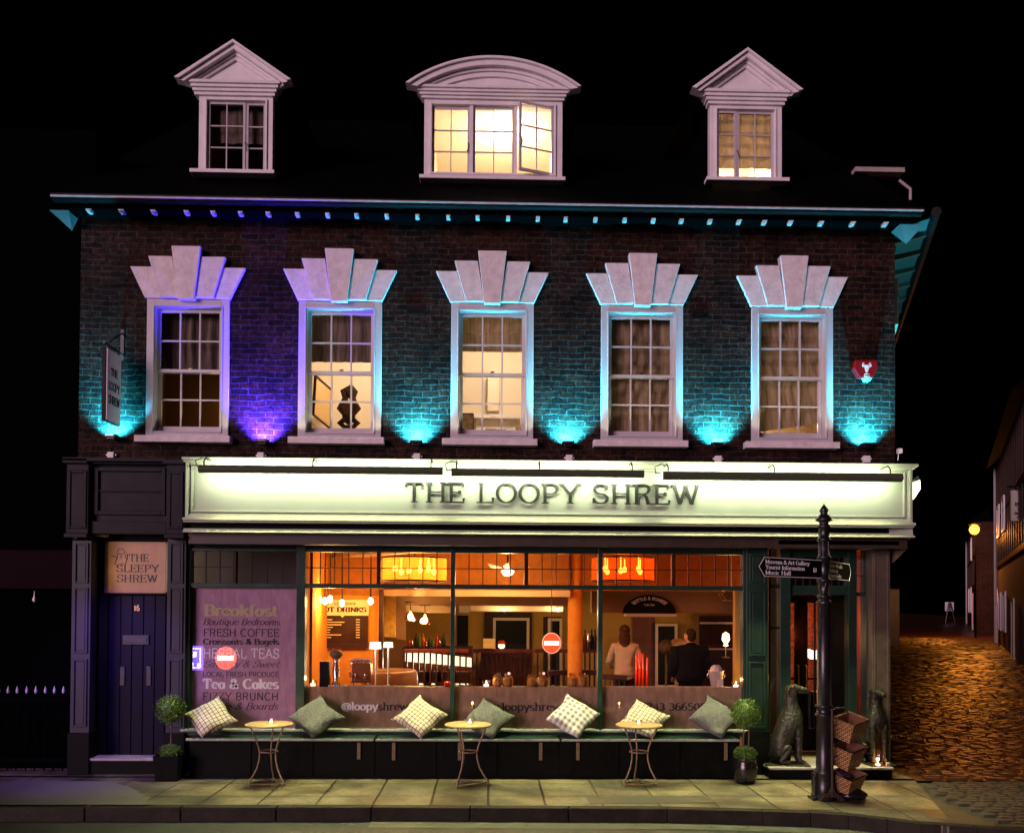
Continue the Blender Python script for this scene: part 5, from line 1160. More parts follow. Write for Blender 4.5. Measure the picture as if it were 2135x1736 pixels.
# chairs by the column
def make_chair(loc, rot, label):
    t = thing('spindle_chair', label, 'chair', loc, 'dark spindle chairs'); t.rotation_euler = (0, 0, rot)
    MB().box(-.21, .21, -.2, .2, .43, .46).build('seat', M['dark_wood'], t, bevel=.01)
    for x in (-1, 1):
        for y in (-1, 1): MB().tube([(x * .18, y * .17, .43), (x * .21, y * .2, 0)], .016, 6).build('leg', M['dark_wood'], t)
    MB().box(-.2, .2, -.22, -.19, .92, 1.0).build('top_rail', M['dark_wood'], t, bevel=.01)
    for k in range(5): MB().tube([(-.16 + k * .08, -.19, .46), (-.16 + k * .08, -.205, .92)], .010, 5).build('spindle', M['black_metal'], t)
    return t
c0 = make_chair((B(1164, 1400, 3.6).x, 3.6, .02), .3, 'dark spindle back chair left of the orange column')
dup(c0, (B(1234, 1400, 3.6).x, 3.7, .02), 'dark spindle back chair right of the orange column', -.4)
dup(c0, (B(1270, 1400, 2.8).x, 2.4, .02), 'dark chair back beside the woman in the pale blouse', 2.6)
# leather tub seat
p = B(817, 1420, 1.9); t = thing('tub_armchair', 'smooth brown leather tub armchair behind the lamps', 'armchair', (p.x, 1.9, .02)); lo = local(t)
MB().lathe([(.36, 0), (.40, .3), (.42, .75), (.40, 1.05), (.37, 1.08), (.34, 1.04), (.34, .45), (0, .45)], (p.x, 1.9, .05), 24).build('shell', M['leather'], t, mtx=lo)
MB().ball((p.x, 1.9, .52), .32, .32, .08).build('cushion', M['leather'], t, mtx=lo)
# table lamps on the shelf (white shades)
def shelf_thing(name, label, cat, sx, group=None, y=.26): 
    p = B(sx, 1438, y); return thing(name, label, cat, (p.x, y, SHZ), group), Vector((p.x, y, SHZ))
for k, sx in enumerate((786, 813)):
    t, p = shelf_thing('table_lamp', ('bright white shaded table lamp on a tall chrome stem by the dark post', 'shorter of the two white shaded lamps, right of the dark post')[k], 'lamp', sx, 'white shaded lamps'); w = .075 if k == 0 else .062; z0, z1 = B(sx, 1359 - k * 3, .26).z - SHZ, B(sx, 1345, .26).z - SHZ
    MB().lathe([(w * 1.0, z0), (w * .92, z1), (0, z1)], n=20).build('shade', M['lamp_white'], t)
    MB().lathe([(0, 0), (.05, 0), (.05, .01), (.012, .02), (.012, z0 + .02), (0, z0 + .02)], n=12).build('stem', M['steel'], t)
# coffee grinder, candles, goblet, jars, bucket
t, p = shelf_thing('coffee_grinder', 'chrome coffee grinder with a bean hopper below the menu board', 'coffee grinder', 704)
MB().lathe([(0, 0), (.07, 0), (.06, .03), (.03, .07), (.045, .2), (.03, .30), (.05, .36), (0, .36)], n=18).build('body', M['steel'], t)
MB().lathe([(.05, .361), (.085, .40), (.085, .43), (.04, .47), (0, .47)], n=18).build('hopper', M['rattan_dark'], t)
MB().box(-.2, -.08, -.06, .06, 0, .32).build('housing', M['black_panel'], t, bevel=.01)
t, p = shelf_thing('espresso_machine', 'copper and chrome espresso machine behind the goblet on the display shelf', 'coffee machine', 757, y=.30)
MB().box(-.13, .13, -.07, .08, .05, .30).build('body', mat('copper', (.55, .20, .06), .28, metal=.9), t, bevel=.02)
for x in (-.1, .1):
    MB().tube([(x, -.05, .0), (x, -.05, .05)], .012, 6).build('foot', M['steel'], t); MB().tube([(x * .6, -.09, .17), (x * .6, -.09, .12), (x * .6, -.15, .11)], .014, 6).build('group_head', M['steel'], t)
MB().tube([(-.13, -.07, .33), (.13, -.07, .33)], .007, 6).tube([(-.13, -.07, .30), (-.13, -.07, .33)], .007, 6).tube([(.13, -.07, .30), (.13, -.07, .33)], .007, 6).build('cup_rail', M['steel'], t)
for k in range(5): tag(MB().lathe([(0, .0), (.018, .0), (.030, .05), (.027, .05), (.016, .008)], (p.x - .10 + k * .05, .30, SHZ + .302), 12).build('espresso_cup', M['bucket_white']), 'small white cup on top of the copper espresso machine', 'cup', 'cups on the espresso machine')
def candle(name, label, cat, loc, group, e=1.2, s=1.0, holder='clear_glass'):
    t = thing(name, label, cat, loc, group)
    MB().lathe([(0, .002), (.026 * s, 0.002), (.034 * s, .03 * s), (.036 * s, .055 * s)], n=14).build('holder', M[holder], t)
    MB().lathe([(0, .006), (.022 * s, .006), (.022 * s, .026 * s), (0, .026 * s)], n=12).build('wax', M['lamp_white'], t)
    MB().lathe([(0, .027 * s), (.007 * s, .034 * s), (.005 * s, .046 * s), (0, .058 * s)], n=8).build('flame', M['flame'], t)
    lamp('candle_light', 'POINT', (0, 0, .075 * s), e, (1, .5, .16), shadow_soft_size=.015).parent = t
    return t
CG = 'lit candles on the display shelf'
for sx, lb, e, s in ((656, 'lit candle in the bottom left corner of the main window', 5, 1.5), (1019, 'lit candle left of the first pair of glass jars', 6, 1.5), (1542, 'lit candle by the right end pillar on the display shelf', 5, 1.5)):
    p = B(sx, 1438, .24); candle('tealight_candle', lb, 'candle', (p.x, .24, SHZ), CG, e, s)
p = B(937, 1438, .24); candle('tealight_candle', 'small candle in red glass in front of the bar stools', 'candle', (p.x, .24, SHZ), CG, .6, 1.2, 'red_glass')
t, p = shelf_thing('glass_goblet', 'amber glass goblet on the display shelf right of the coffee grinder', 'goblet', 740)
MB().lathe([(0, .0), (.045, .002), (.01, .012), (.01, .09), (.05, .13), (.055, .19)], n=18).build('bowl', M['amber_glass'], t)
MB().ball((0, 0, .15), .03, .03, .03, 10, 8).build('wax', M['bulb_soft'], t)
def jar(loc, label):
    t = thing('faceted_jar', label, 'glass jar', loc, 'faceted glass jars'); n = 9
    MB().lathe([(0, .003), (.05, .0), (.068, .04), (.072, .085), (.060, .13), (.042, .155), (.045, .185)], n=n, smooth=False).build('jar_body', M['amber_glass'], t)
    MB().lathe([(0, .008), (.048, .008), (.062, .05), (.056, .10), (.03, .125), (0, .13)], n=n, smooth=False).build('pebbles', M['pebble'], t)
    return t
j0 = None
for sx, lb in ((1042.5, 'faceted glass jar nearest the middle candle'), (1064, 'second faceted jar right of the middle candle'), (1115, 'left jar of the pair under the brown door edge'), (1137, 'right jar of the pair below the round no entry reflection'), (1200, 'left jar of the pair in front of the orange column'), (1220, 'right jar of the pair in front of the orange column')):
    p = B(sx, 1438, .22); l = (p.x, .22, SHZ)
    if j0 is None: j0 = jar(l, lb)
    else: dup(j0, l, lb, random.random())
t, p = shelf_thing('ice_bucket', 'tall white metal ice bucket with a white cloth on the shelf', 'ice bucket', 1501)
MB().lathe([(0, .002), (.065, 0), (.095, .21), (.102, .215), (.10, .225), (.088, .22)], n=24).build('pail', M['bucket_white'], t)
cl = MB(); random.seed(3)
cl.lathe([(.085, .19), (.07, .26), (.04, .29), (0, .285)], n=9, smooth=False); cl.build('cloth', M['lamp_white'] if False else M['bucket_white'], t)
for s in (-1, 1): MB().tube([(s * .09, 0, .19), (s * .115, 0, .17), (s * .108, 0, .13), (s * .085, 0, .13)], .007, 6).build('handle', M['steel'], t)
o, _ = wallthing('price_card', M['bucket_white'], (1504, 1423, 1516, 1438.5), .13, 'small white card leaning at the foot of the ice bucket', 'card', .01)
# bead garlands
for sa, sb, lb in ((690, 836, 'short string of pale beads along the left of the display shelf'), (1263, 1518, 'long string of pale beads along the shelf in the right window')):
    mb = MB(); n = int((sb - sa) / 5)
    for k in range(n):
        p = B(sa + (sb - sa) * k / n, 1438, .12); mb.ball((p.x, .12 + .008 * (k % 2), SHZ + .017), .014, .012, .016, 8, 6)
    mb.tube([(B(sa, 1438, .125).x, .125, SHZ + .014), (B(sb, 1438, .125).x, .125, SHZ + .014)], .004, 5)
    tag(mb.build('bead_garland', M['pale_frame']), lb, 'garland')
# rattan globes, lantern, geometric pendant, red tapers
for k, (sx, sy, r_, mk) in enumerate(((1396, 1355, 15, 'rattan_dark'), (1419, 1358, 20, 'rattan'))):
    p = B(sx, sy, 4.6); r = B(sx + r_, sy, 4.6).x - p.x; mb = MB().ball(p, r * .96, n=20, m=14)
    for a in range(0, 180, 15): mb.tube([(p.x + r * math.cos(b * .3142) * math.cos(R(a)), p.y + r * math.cos(b * .3142) * math.sin(R(a)), p.z + r * math.sin(b * .3142)) for b in range(21)], .006, 5)
    mb.tube([(p.x, p.y, p.z - r), (p.x, p.y, .02)], .02, 6)
    tag(mb.build('rattan_globe', M[mk]), ('dark woven rattan globe left of the lit one behind the man', 'lit woven rattan globe at the shoulder of the man in black')[k], 'rattan globe', 'rattan globes')  # lit globe shown by a lighter rattan colour, no lamp inside
p = B(1521, 1340, 4.5); t = thing('wall_lantern', 'bright flickering lantern in the dark alcove right of the man', 'lantern', p); lo = local(t)
MB().lathe([(0, -.12), (.05, -.1), (.02, -.08), (.07, .0), (.06, .1), (0, .14)], p, 12).build('flame_glass', M['bulb_soft'], t, mtx=lo); MB().tube([(p.x, p.y, p.z - .12), (p.x, p.y, p.z - .3)], .012, 6).box(p.x - .06, p.x + .06, p.y - .06, p.y + .06, p.z - .32, p.z - .30).build('stand', M['brass'], t, mtx=lo)
lamp('lantern_lamp', 'POINT', (p.x, p.y - .2, p.z + .05), 34, (1, .58, .22), shadow_soft_size=.05)
Y = .7; pts = [B(x, y, Y) for x, y in ((1513, 1245), (1521, 1237), (1552, 1237), (1552, 1258), (1522, 1258), (1513, 1245))]
g = MB().tube(pts, .006, 6); p2 = [v + Vector((0, .18, 0)) for v in pts]; g.tube(p2, .006, 6)
for a, b in zip(pts[:-1], p2[:-1]): g.tube([a, b], .006, 5)
g.tube([(pts[1] + pts[2]) / 2 + Vector((0, .09, 0)), Vector(((pts[1].x + pts[2].x) / 2, Y + .09, ZC))], .004, 5)
tag(g.build('wire_pendant', M['brass']), 'open wire hexagonal pendant frame in the top right window corner', 'pendant light')
for k, (sx, h) in enumerate(((1333, .40), (1340, .46), (1347, .42), (1356, .36))):
    p = B(sx, 1412, 2.5); o = MB().lathe([(0, -.5), (.02, -.5), (.016, h - .12), (.004, h - .1), (.0, h - .08)], p, 8).build('red_taper', M['red_glass']); tag(o, 'tall red glass taper between the woman and the man', 'candle', 'red tapers by the bar')
o = MB().box(B(1325, 1412, 2.5).x, B(1364, 1412, 2.5).x, 2.35, 2.65, .03, B(1325, 1412, 2.5).z - .501).build('side_cabinet', M['red_wood'], bevel=.01); tag(o, 'low red brown cabinet carrying the red tapers', 'cabinet')
lamp('taper_lamp', 'POINT', B(1345, 1400, 2.3), 5, (1, .3, .1), shadow_soft_size=.03)
p = B(1051, 1352, 5.1); t = thing('red_table_lamp', 'small red shaded lamp on the balustrade rail before the dark door', 'lamp', (p.x, 5.1, B(1051, 1358.5, 5.1).z)); MB().lathe([(.09, .08), (.05, .15), (0, .15)], n=14).build('shade', M['red_glass'], t); MB().ball((0, 0, .05), .06, .06, .05, 12, 8).build('base', M['bulb_soft'], t)
# rail shelf with bottles right of the column
for k in range(4):
    p = B(1226 + k * 7, 1359, 5.15); o = MB().lathe([(0, 0), (.04, 0), (.04, .2), (.014, .27), (.014, .36), (0, .36)], p, 10).build('bottle', M[('red_wood', 'steel', 'black_panel', 'dark_wood')[k]]); tag(o, 'bottle standing on the rail right of the orange column', 'bottle', 'bottles on the short rail')
# sign reflection in the glass, modelled as a glowing disc behind the window
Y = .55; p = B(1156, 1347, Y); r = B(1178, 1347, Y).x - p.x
t = thing('no_entry_reflection', 'round red and white reflection of a no entry sign, modelled as a glowing disc in the main window', 'sign', p); lo = local(t)
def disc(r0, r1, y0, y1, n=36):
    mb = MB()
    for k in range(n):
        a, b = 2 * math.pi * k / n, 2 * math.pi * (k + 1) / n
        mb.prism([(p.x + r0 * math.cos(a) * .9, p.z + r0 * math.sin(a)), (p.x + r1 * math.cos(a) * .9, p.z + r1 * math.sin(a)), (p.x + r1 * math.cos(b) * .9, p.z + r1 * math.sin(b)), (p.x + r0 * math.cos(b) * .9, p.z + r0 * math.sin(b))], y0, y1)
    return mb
MB().prism([(p.x + r * .92 * .9 * math.cos(a * math.pi / 18), p.z + r * .92 * math.sin(a * math.pi / 18)) for a in range(36)], Y, Y + .03).build('disc', emit('reflection_glow', (1, .13, .025), .75), t, mtx=lo)
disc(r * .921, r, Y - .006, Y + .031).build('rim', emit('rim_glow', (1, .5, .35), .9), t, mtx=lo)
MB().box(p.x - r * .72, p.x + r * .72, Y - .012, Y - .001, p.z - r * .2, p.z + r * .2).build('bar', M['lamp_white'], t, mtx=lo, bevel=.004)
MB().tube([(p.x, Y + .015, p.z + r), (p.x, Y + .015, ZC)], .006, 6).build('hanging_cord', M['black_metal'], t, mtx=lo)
# pictures and ornaments in the bedrooms
p0, p1, p2_, p3 = B(660, 786, 1.0), B(694, 815, 1.5), B(693, 896, 1.5), B(656, 870, 1.0)
x0, x1 = WX[1]; Yb = 2.5
fr = MB(); xw_ = x0 - .32
fr.add([(xw_ + .02, .8, ZB + .10), (xw_ + .02, 1.9, ZB + .10), (xw_ + .02, 1.9, ZB + .95), (xw_ + .02, .8, ZB + .95), (xw_, .8, ZB + .10), (xw_, 1.9, ZB + .10), (xw_, 1.9, ZB + .95), (xw_, .8, ZB + .95)], [(0, 1, 2, 3), (4, 7, 6, 5), (0, 4, 5, 1), (1, 5, 6, 2), (2, 6, 7, 3), (3, 7, 4, 0)])
t = thing('framed_picture', 'dark framed picture on the wall of the second bedroom from the left', 'picture', (xw_ + .25, 1.2, ZB)); lo = local(t)
q = rect(662, 788, 694, 892, 1.6)
fm = MB(); A1, A2, A3, A4 = B(661, 787, 1.2), B(694, 816, 2.2), B(692, 898, 2.2), B(656, 868, 1.2)
def bar3(a, b, r): fm.tube([a, b], r, 4)
for a, b in ((A1, A2), (A2, A3), (A3, A4), (A4, A1)): bar3(a, b, .022)
fm.build('frame', M['dark_wood'], t, mtx=lo)
MB().add([A1, A2, A3, A4] + [v + Vector((.0, .02, 0)) for v in (A1, A2, A3, A4)], [(0, 1, 2, 3), (7, 6, 5, 4)]).build('canvas', M['banner'], t, mtx=lo)
# carved dark ornament
mb = MB(); cx_ = B(731, 860, 1.5).x; zb_ = B(731, 897, 1.5).z
for s in (-1, 1): mb.tube([(cx_ + s * .04, 1.5, zb_), (cx_ + s * .12, 1.5, zb_ + .07), (cx_ + s * .03, 1.5, zb_ + .16), (cx_ + s * .12, 1.5, zb_ + .28), (cx_ + s * .05, 1.5, zb_ + .42), (cx_ + s * .09, 1.5, zb_ + .52), (cx_ + .03, 1.5, zb_ + .60)], [.035, .05, .045, .055, .045, .04, .025], 8)
mb.ball((cx_, 1.5, zb_ + .22), .10, .05, .17); mb.ball((cx_ + .02, 1.5, zb_ + .50), .07, .04, .08); mb.ball((cx_, 1.5, zb_ + .02), .10, .06, .03); mb.tube([(cx_, 1.5, zb_), (cx_, 1.5, ZB - .24)], .03, 8)
tag(mb.build('carved_ornament', M['dark_wood']), 'dark scrolled carved ornament standing in the second bedroom window', 'ornament')
x0, x1 = WX[2]
t = thing('fireplace_mantel', 'white mantelpiece in the lit middle bedroom', 'mantelpiece', (B(1050, 890, 2.4).x, 2.4, ZB - .25)); lo = local(t)
q = rect(975, 868, 1090, 876, 2.3); MB().box(q[0], q[1], 2.28, 2.58, q[2], q[3]).build('shelf', M['white_paint'], t, mtx=lo)
q2 = rect(997, 876, 1080, 940, 2.4); MB().frame(q2[0], q2[1], ZB - .25, q[2] - .002, .14, 2.4, 2.58, .14, .02).build('surround', M['white_paint'], t, mtx=lo)
q = rect(966, 866, 993, 905, 1.3); t = thing('animal_print', 'small dark framed print with pale streaks in the middle bedroom', 'picture', ((q[0] + q[1]) / 2, 1.3, q[2])); lo = local(t)
MB().frame(q[0], q[1], q[2], q[3], .012, 1.29, 1.32).build('frame', M['dark_wood'], t, mtx=lo)
MB().box(q[0] + .012, q[1] - .012, 1.30, 1.315, q[2] + .012, q[3] - .012).build('print', mat('print', (.03, .015, .01), .6, col2=(.6, .45, .3), scale=16), t, mtx=lo)
MB().box(q[0] - .05, q[1] + .05, 1.25, 1.5, ZB - .25, q[2] - .001).build('stand', M['white_paint'], t, mtx=lo)
m = ipanel('bedroom_alcove', M['bedroom_wall'], (1022, 780, 1045, 860), 2.3, .25)

# ================================================================ PEOPLE
def skinmesh(name, verts, edges, radii, m, parent, root=0, sub=2):
    me = bpy.data.meshes.new(name); me.from_pydata(verts, edges, []); me.update(); me.materials.append(m)
    o = bpy.data.objects.new(name, me); COL.objects.link(o)
    if parent: o.parent = parent
    md = o.modifiers.new('skin', 'SKIN'); md.use_smooth_shade = True
    for i, r in enumerate(radii):
        sv = me.skin_vertices[0].data[i]; sv.radius = r if isinstance(r, tuple) else (r, r); sv.use_root = (i == root)
    s = o.modifiers.new('subdivision', 'SUBSURF'); s.levels = sub; s.render_levels = sub
    return o
def chain(V, E, Rr, start, pts):
    last = start
    for (p, r) in pts:
        V.append(p); Rr.append(r)
        if last is not None: E.append((last, len(V) - 1))
        last = len(V) - 1
    return last
def person(label, loc, rot, H, armL, armR, build=1.0, headturn=0.0):
    """faces +y; arms: (elbow, wrist, palm) points for a 1.70 m figure"""
    t = thing('person', label, 'person', loc); t.rotation_euler = (0, 0, rot); k = H / 1.70; t.scale = (k, k, k)
    V, E, Q = [], [], []
    pel = chain(V, E, Q, None, [((0, 0, .93), (.155 * build, .11))])
    chest = chain(V, E, Q, pel, [((0, 0, 1.08), (.135 * build, .10)), ((0, .01, 1.27), (.165 * build, .115)), ((0, 0, 1.38), (.13 * build, .09))])
    chain(V, E, Q, chest, [((0, .0, 1.455), .058), ((0, .015, 1.51), .062), ((headturn * .01, .03, 1.575), (.077, .092)), ((headturn * .02, .03, 1.635), (.078, .095)), ((headturn * .02, .025, 1.685), (.045, .06))])
    head = len(V) - 3
    chain(V, E, Q, head, [((headturn * .02, .115, 1.565), .016)])                      # nose
    for s in (-1, 1): chain(V, E, Q, head, [((s * .085, .02, 1.575), .018)])            # ears
    for s, arm in ((-1, armL), (1, armR)):
        el, wr, pa = arm
        last = chain(V, E, Q, chest, [((s * .175 * build, 0, 1.375), .062), (el, .044), (wr, .030), (pa, (.036, .020))])
        d = (Vector(pa) - Vector(wr)).normalized(); side = d.cross(Vector((0, 0, 1))).normalized()
        for f in range(4):
            o_ = side * (-.027 + .018 * f); ln = (.07, .082, .078, .06)[f]
            a = Vector(pa) + d * .035 + o_; b = a + d * ln * .5 + Vector((0, 0, -.006)); c = b + d * ln * .45 + Vector((0, 0, -.02))
            chain(V, E, Q, last, [(tuple(a), .0095), (tuple(b), .0085), (tuple(c), .007)])
        a = Vector(pa) - d * .01 - side * .038 * s; chain(V, E, Q, last, [(tuple(a), .011), (tuple(a + d * .04 - side * .012 * s), .009)])
    for s in (-1, 1):
        chain(V, E, Q, pel, [((s * .095, 0, .84), .085), ((s * .10, .015, .48), .058), ((s * .10, -.01, .10), .040), ((s * .105, .06, .045), .038), ((s * .115, .15, .035), .030)])
    skinmesh('body', V, E, Q, M['skin'], t)
    return t
def trousers(t, m):
    V, E, Q = [], [], []; p = chain(V, E, Q, None, [((0, 0, .96), (.165, .12))])
    for s in (-1, 1): chain(V, E, Q, p, [((s * .095, 0, .82), .098), ((s * .10, .015, .48), .075), ((s * .10, -.005, .10), .066)])
    skinmesh('trousers', V, E, Q, m, t)
    for s in (-1, 1):
        V, E, Q = [], [], []; chain(V, E, Q, None, [((s * .10, -.05, .045), .043), ((s * .105, .06, .05), .046), ((s * .115, .17, .035), .036)]); skinmesh('shoe', V, E, Q, M['black_metal'], t)
tex = bpy.data.textures.new('cloth_folds', 'CLOUDS'); tex.noise_scale = .11; tex.noise_depth = 1
def creases(o):
    d = o.modifiers.new('creases', 'DISPLACE'); d.texture = tex; d.strength = .035; d.mid_level = .5; return o
man_arms = (((-.255, -.01, 1.12), (-.22, .14, .95), (-.20, .21, .92)), ((.255, -.01, 1.12), (.23, .12, .93), (.22, .19, .90)))
pm = B(1446, 1320, 2.8)
man = person('man in a black jacket with short hair, back turned, standing at the bar', (pm.x, 2.8, .02), .12, pm.z - .02 + .01, *man_arms, build=1.22, headturn=1)
V, E, Q = [], [], []
a = chain(V, E, Q, None, [((0, 0, .80), (.25, .16)), ((0, 0, .98), (.24, .16)), ((0, 0, 1.10), (.235, .155)), ((0, .0, 1.27), (.26, .17)), ((0, -.005, 1.395), (.215, .14)), ((0, 0, 1.455), (.115, .10)), ((0, .005, 1.49), (.078, .082))])
for s, arm in ((-1, man_arms[0]), (1, man_arms[1])): chain(V, E, Q, 4, [((s * .225, 0, 1.37), .105), (tuple(Vector(arm[0]) * 1.0 + Vector((s * .03, 0, 0))), .088), (arm[1], .062)])
creases(skinmesh('jacket', V, E, Q, M['suit'], man, sub=3)); trousers(man, M['suit'])
hm = MB().ball((.02, .012, 1.632), .086, .100, .085, 18, 12).ball((.015, -.035, 1.58), .072, .055, .075, 16, 10); hm.build('hair', M['hair_short'], man)
w_arms = (((-.25, .04, 1.14), (-.22, .22, 1.02), (-.20, .29, 1.02)), ((.25, .02, 1.12), (.20, .20, .98), (.18, .27, .97)))
pw = B(1309, 1311, 3.4)
woman = person('woman with long brown hair and a loose pale blouse, back turned', (pw.x, 3.4, .02), -.15, pw.z - .02, *w_arms, build=.92)
V, E, Q = [], [], []
chain(V, E, Q, None, [((0, 0, .86), (.20, .15)), ((0, 0, .98), (.185, .14)), ((0, 0, 1.10), (.165, .125)), ((0, .0, 1.27), (.175, .13)), ((0, -.005, 1.39), (.155, .115)), ((0, 0, 1.445), (.085, .085))])
for s, arm in ((-1, w_arms[0]), (1, w_arms[1])): chain(V, E, Q, 4, [((s * .17, 0, 1.365), .072), (arm[0], .062), (tuple(Vector(arm[0]).lerp(Vector(arm[1]), .8)), .055)])
creases(skinmesh('blouse', V, E, Q, M['blouse'], woman, sub=3)); trousers(woman, M['trousers'])
hm = MB().ball((0, .012, 1.63), .092, .105, .092, 18, 12).ball((0, -.045, 1.50), .095, .060, .17, 18, 12).ball((0, -.06, 1.36), .085, .045, .12, 18, 12); hm.build('hair', M['hair_brown'], woman)
# ================================================================ LIGHTS AND FITTINGS ON THE WALL
FL = [(233, 910, (.02, .62, .95), 'uplight behind the hanging sign at the far left of the brick wall'), (550, 921, (.045, .022, 1), 'purple uplight between the first and second sash windows'),
      (873, 923, (.02, .62, .95), 'cyan uplight between the second and middle sash windows'), (1190, 925, (.02, .62, .95), 'cyan uplight between the middle and fourth sash windows'),
      (1503, 927, (.02, .62, .95), 'cyan uplight between the two right hand sash windows'), (1817, 928, (.02, .62, .95), 'cyan uplight under the red alarm box at the right end')]
for sx, sy, colr, lb in FL:
    p = B(sx, sy, -.115); t = thing('wall_uplight', lb, 'uplight', (p.x, -.115, p.z), 'uplights along the brick wall')
    m = MB().box(-.075, .075, -.05, .05, -.035, .0); m.prism_z([(-.05, -.03), (.05, -.03), (.05, .03), (-.05, .03)], -.06, -.036); m.box(-.02, .02, .05, .115, -.05, -.01); m.build('body', M['black_metal'], t, bevel=.005)
    em = emit('lens_' + ('purple' if colr[2] == 1 else 'cyan'), tuple(c for c in colr), 6) if ('lens_' + ('purple' if colr[2] == 1 else 'cyan')) not in M else M['lens_' + ('purple' if colr[2] == 1 else 'cyan')]
    MB().box(-.06, .06, -.04, .04, .0005, .006).build('lens', em, t)
    MB().box(-.05, .05, -.055, -.0505, -.024, -.012).build('maker_plate', M['steel'], t)
    l = lamp('uplight_beam', 'SPOT', (0, -.02, .03), 690 if colr[2] != 1 else 1700, colr, spot_size=R(124), spot_blend=.45, shadow_soft_size=.03, aim=(0, 1.15, 1)); l.parent = t
JB = [(233, 954, 'white junction box below the far left uplight'), (547, 955, 'white junction box below the purple uplight'), (874, 957, 'white junction box above the gap between the first two trough lights'), (1193, 960, 'white junction box above the last letters of the shop name'), (1505, 962, 'white junction box below the uplight between the right hand windows'), (1816, 962, 'plain white junction box at the right end above the fascia')]
for sx, sy, lb in JB:
    q = rect(sx - 7, sy - 7, sx + 7, sy + 7, -.03); p = B(sx, sy, 0); t = thing('junction_box', lb, 'junction box', (p.x, 0, p.z), 'white junction boxes above the fascia'); lo = local(t)
    MB().box(q[0], q[1], -.05, -.002, q[2], q[3]).box(q[0] - .022, q[0], -.035, -.01, p.z - .012, p.z + .012).box(q[1], q[1] + .022, -.035, -.01, p.z - .012, p.z + .012).build('box_body', M['white_paint'], t, mtx=lo, bevel=.003)
    MB().box(q[0] + .008, q[1] - .008, -.056, -.0502, q[2] + .008, q[3] - .008).build('lid', M['white_paint'], t, mtx=lo)
    up = MB().tube([(p.x, -.012, q[3]), (p.x, -.012, q[3] + .05)], .007, 6); up.build('cable', M['dark_paint'], t, mtx=lo)
p = B(1885, 945, -.03); t = thing('wall_sensor', 'small pale sensor on a thin stem above the right end of the fascia', 'sensor', p); lo = local(t)
MB().box(p.x - .025, p.x + .025, -.06, .0, p.z - .03, p.z + .03).build('sensor_head', M['white_paint'], t, mtx=lo); MB().tube([(p.x - .01, -.03, p.z - .03), (p.x - .02, -.03, p.z - .12)], .006, 6).build('stem', M['steel'], t, mtx=lo)
# alarm box
Y = -.10; pts = [B(x, y, Y) for x, y in ((1793, 754), (1837, 754), (1841, 770), (1830, 791), (1802, 791), (1790, 770))]; p = B(1816, 773, 0)
t = thing('alarm_box', 'red tapered alarm box with a white emblem on the right of the brick wall', 'alarm box', (p.x, 0, p.z)); lo = local(t)
ab = MB().prism([(v.x, v.z) for v in pts], Y, -.002).build('casing', M['red_plastic'], t, mtx=lo, bevel=.008)
e = MB(); Ye = Y - .002
def poly(l, y1=Ye): e.prism([(B(x, y, Y).x, B(x, y, Y).z) for x, y in l], y1 - .003, Ye + .001)
poly([(1810, 765), (1823, 765), (1818, 781), (1814.5, 781)]); poly([(1806, 764.5), (1827, 764.5), (1825, 769), (1808, 769)], Ye - .001); poly([(1807, 760), (1811, 760), (1811, 764), (1807, 764)]); poly([(1821, 760), (1825, 760), (1825, 764), (1821, 764)])
poly([(1811, 783), (1822, 783), (1822, 785), (1811, 785)]); poly([(1810, 787), (1823, 787), (1823, 789), (1810, 789)])
e.build('emblem', M['letter_white'], ab, mtx=lo)
b = B(1816, 792, -.05); MB().lathe([(0, -.055), (.045, -.04), (.06, -.01), (.06, 0)], (b.x, -.05, b.z), 18).build('strobe_lens', M['strobe'], t, mtx=lo)
# hanging sign, at right angles to the wall
Yo, Yi = -.50, -.10
za, zb_ = B(226, 727, Yo).z, B(226, 880, Yo).z; xs_ = B(239, 810, -.3).x
t = thing('hanging_sign', 'narrow pale hanging sign reading THE LOOPY SHREW, projecting from the brick wall', 'sign', (xs_, 0, zb_)); lo = local(t)
MB().box(xs_ - .06, xs_ - .012, Yo, Yi, zb_, za).build('sign_box', M['dark_paint'], t, mtx=lo, bevel=.004)
fc = MB().box(xs_ - .012, xs_, Yo + .008, Yi - .008, zb_ + .008, za - .008).build('sign_face', M['sign_white'], t, mtx=lo)
m = MB(); hh = za - zb_
for s, c, h, w in (("THE", .70, .085, .19), ("LOOPY", .50, .095, .30), ("SHREW", .31, .095, .31)):
    W = text_width(s); yc = (Yo + Yi) / 2; z0 = zb_ + hh * c - h / 2
    letters(m, s, lambda u, v, d, W=W, w=w, z0=z0, h=h: (xs_ + d, yc - w / 2 + u / W * w, z0 + v * h), wt=.2, thin=.10, serif=.26, depth=.004)
m.build('sign_lettering', M['letter_black'], fc, mtx=lo)
m = MB().tube([(xs_ - .03, Yo - .02, za + .05), (xs_ - .03, 0, za + .05)], .012, 8); m.tube([(xs_ - .03, 0, za + .32), (xs_ - .03, -.2, za + .2), (xs_ - .03, Yo + .05, za + .05)], .009, 6)
for y in (Yo + .06, Yi - .06): m.tube([(xs_ - .03, y, za), (xs_ - .03, y, za + .05)], .008, 6)
m.box(xs_ - .05, xs_ - .01, -.012, .0, za - .02, za + .36); m.build('bracket', M['black_metal'], t, mtx=lo)
# dome camera under the left corbel
p = B(157, 1123, -.14); t = thing('security_camera', 'small white dome camera under the far left corner of the shopfront', 'camera', p); lo = local(t)
MB().lathe([(.0, .05), (.045, .05), (.05, .0), (.0, 0)], p, 16).build('mount', M['white_paint'], t, mtx=lo); MB().ball((p.x, p.y, p.z - .005), .04, .04, .04).build('dome', M['steel'], t, mtx=lo)
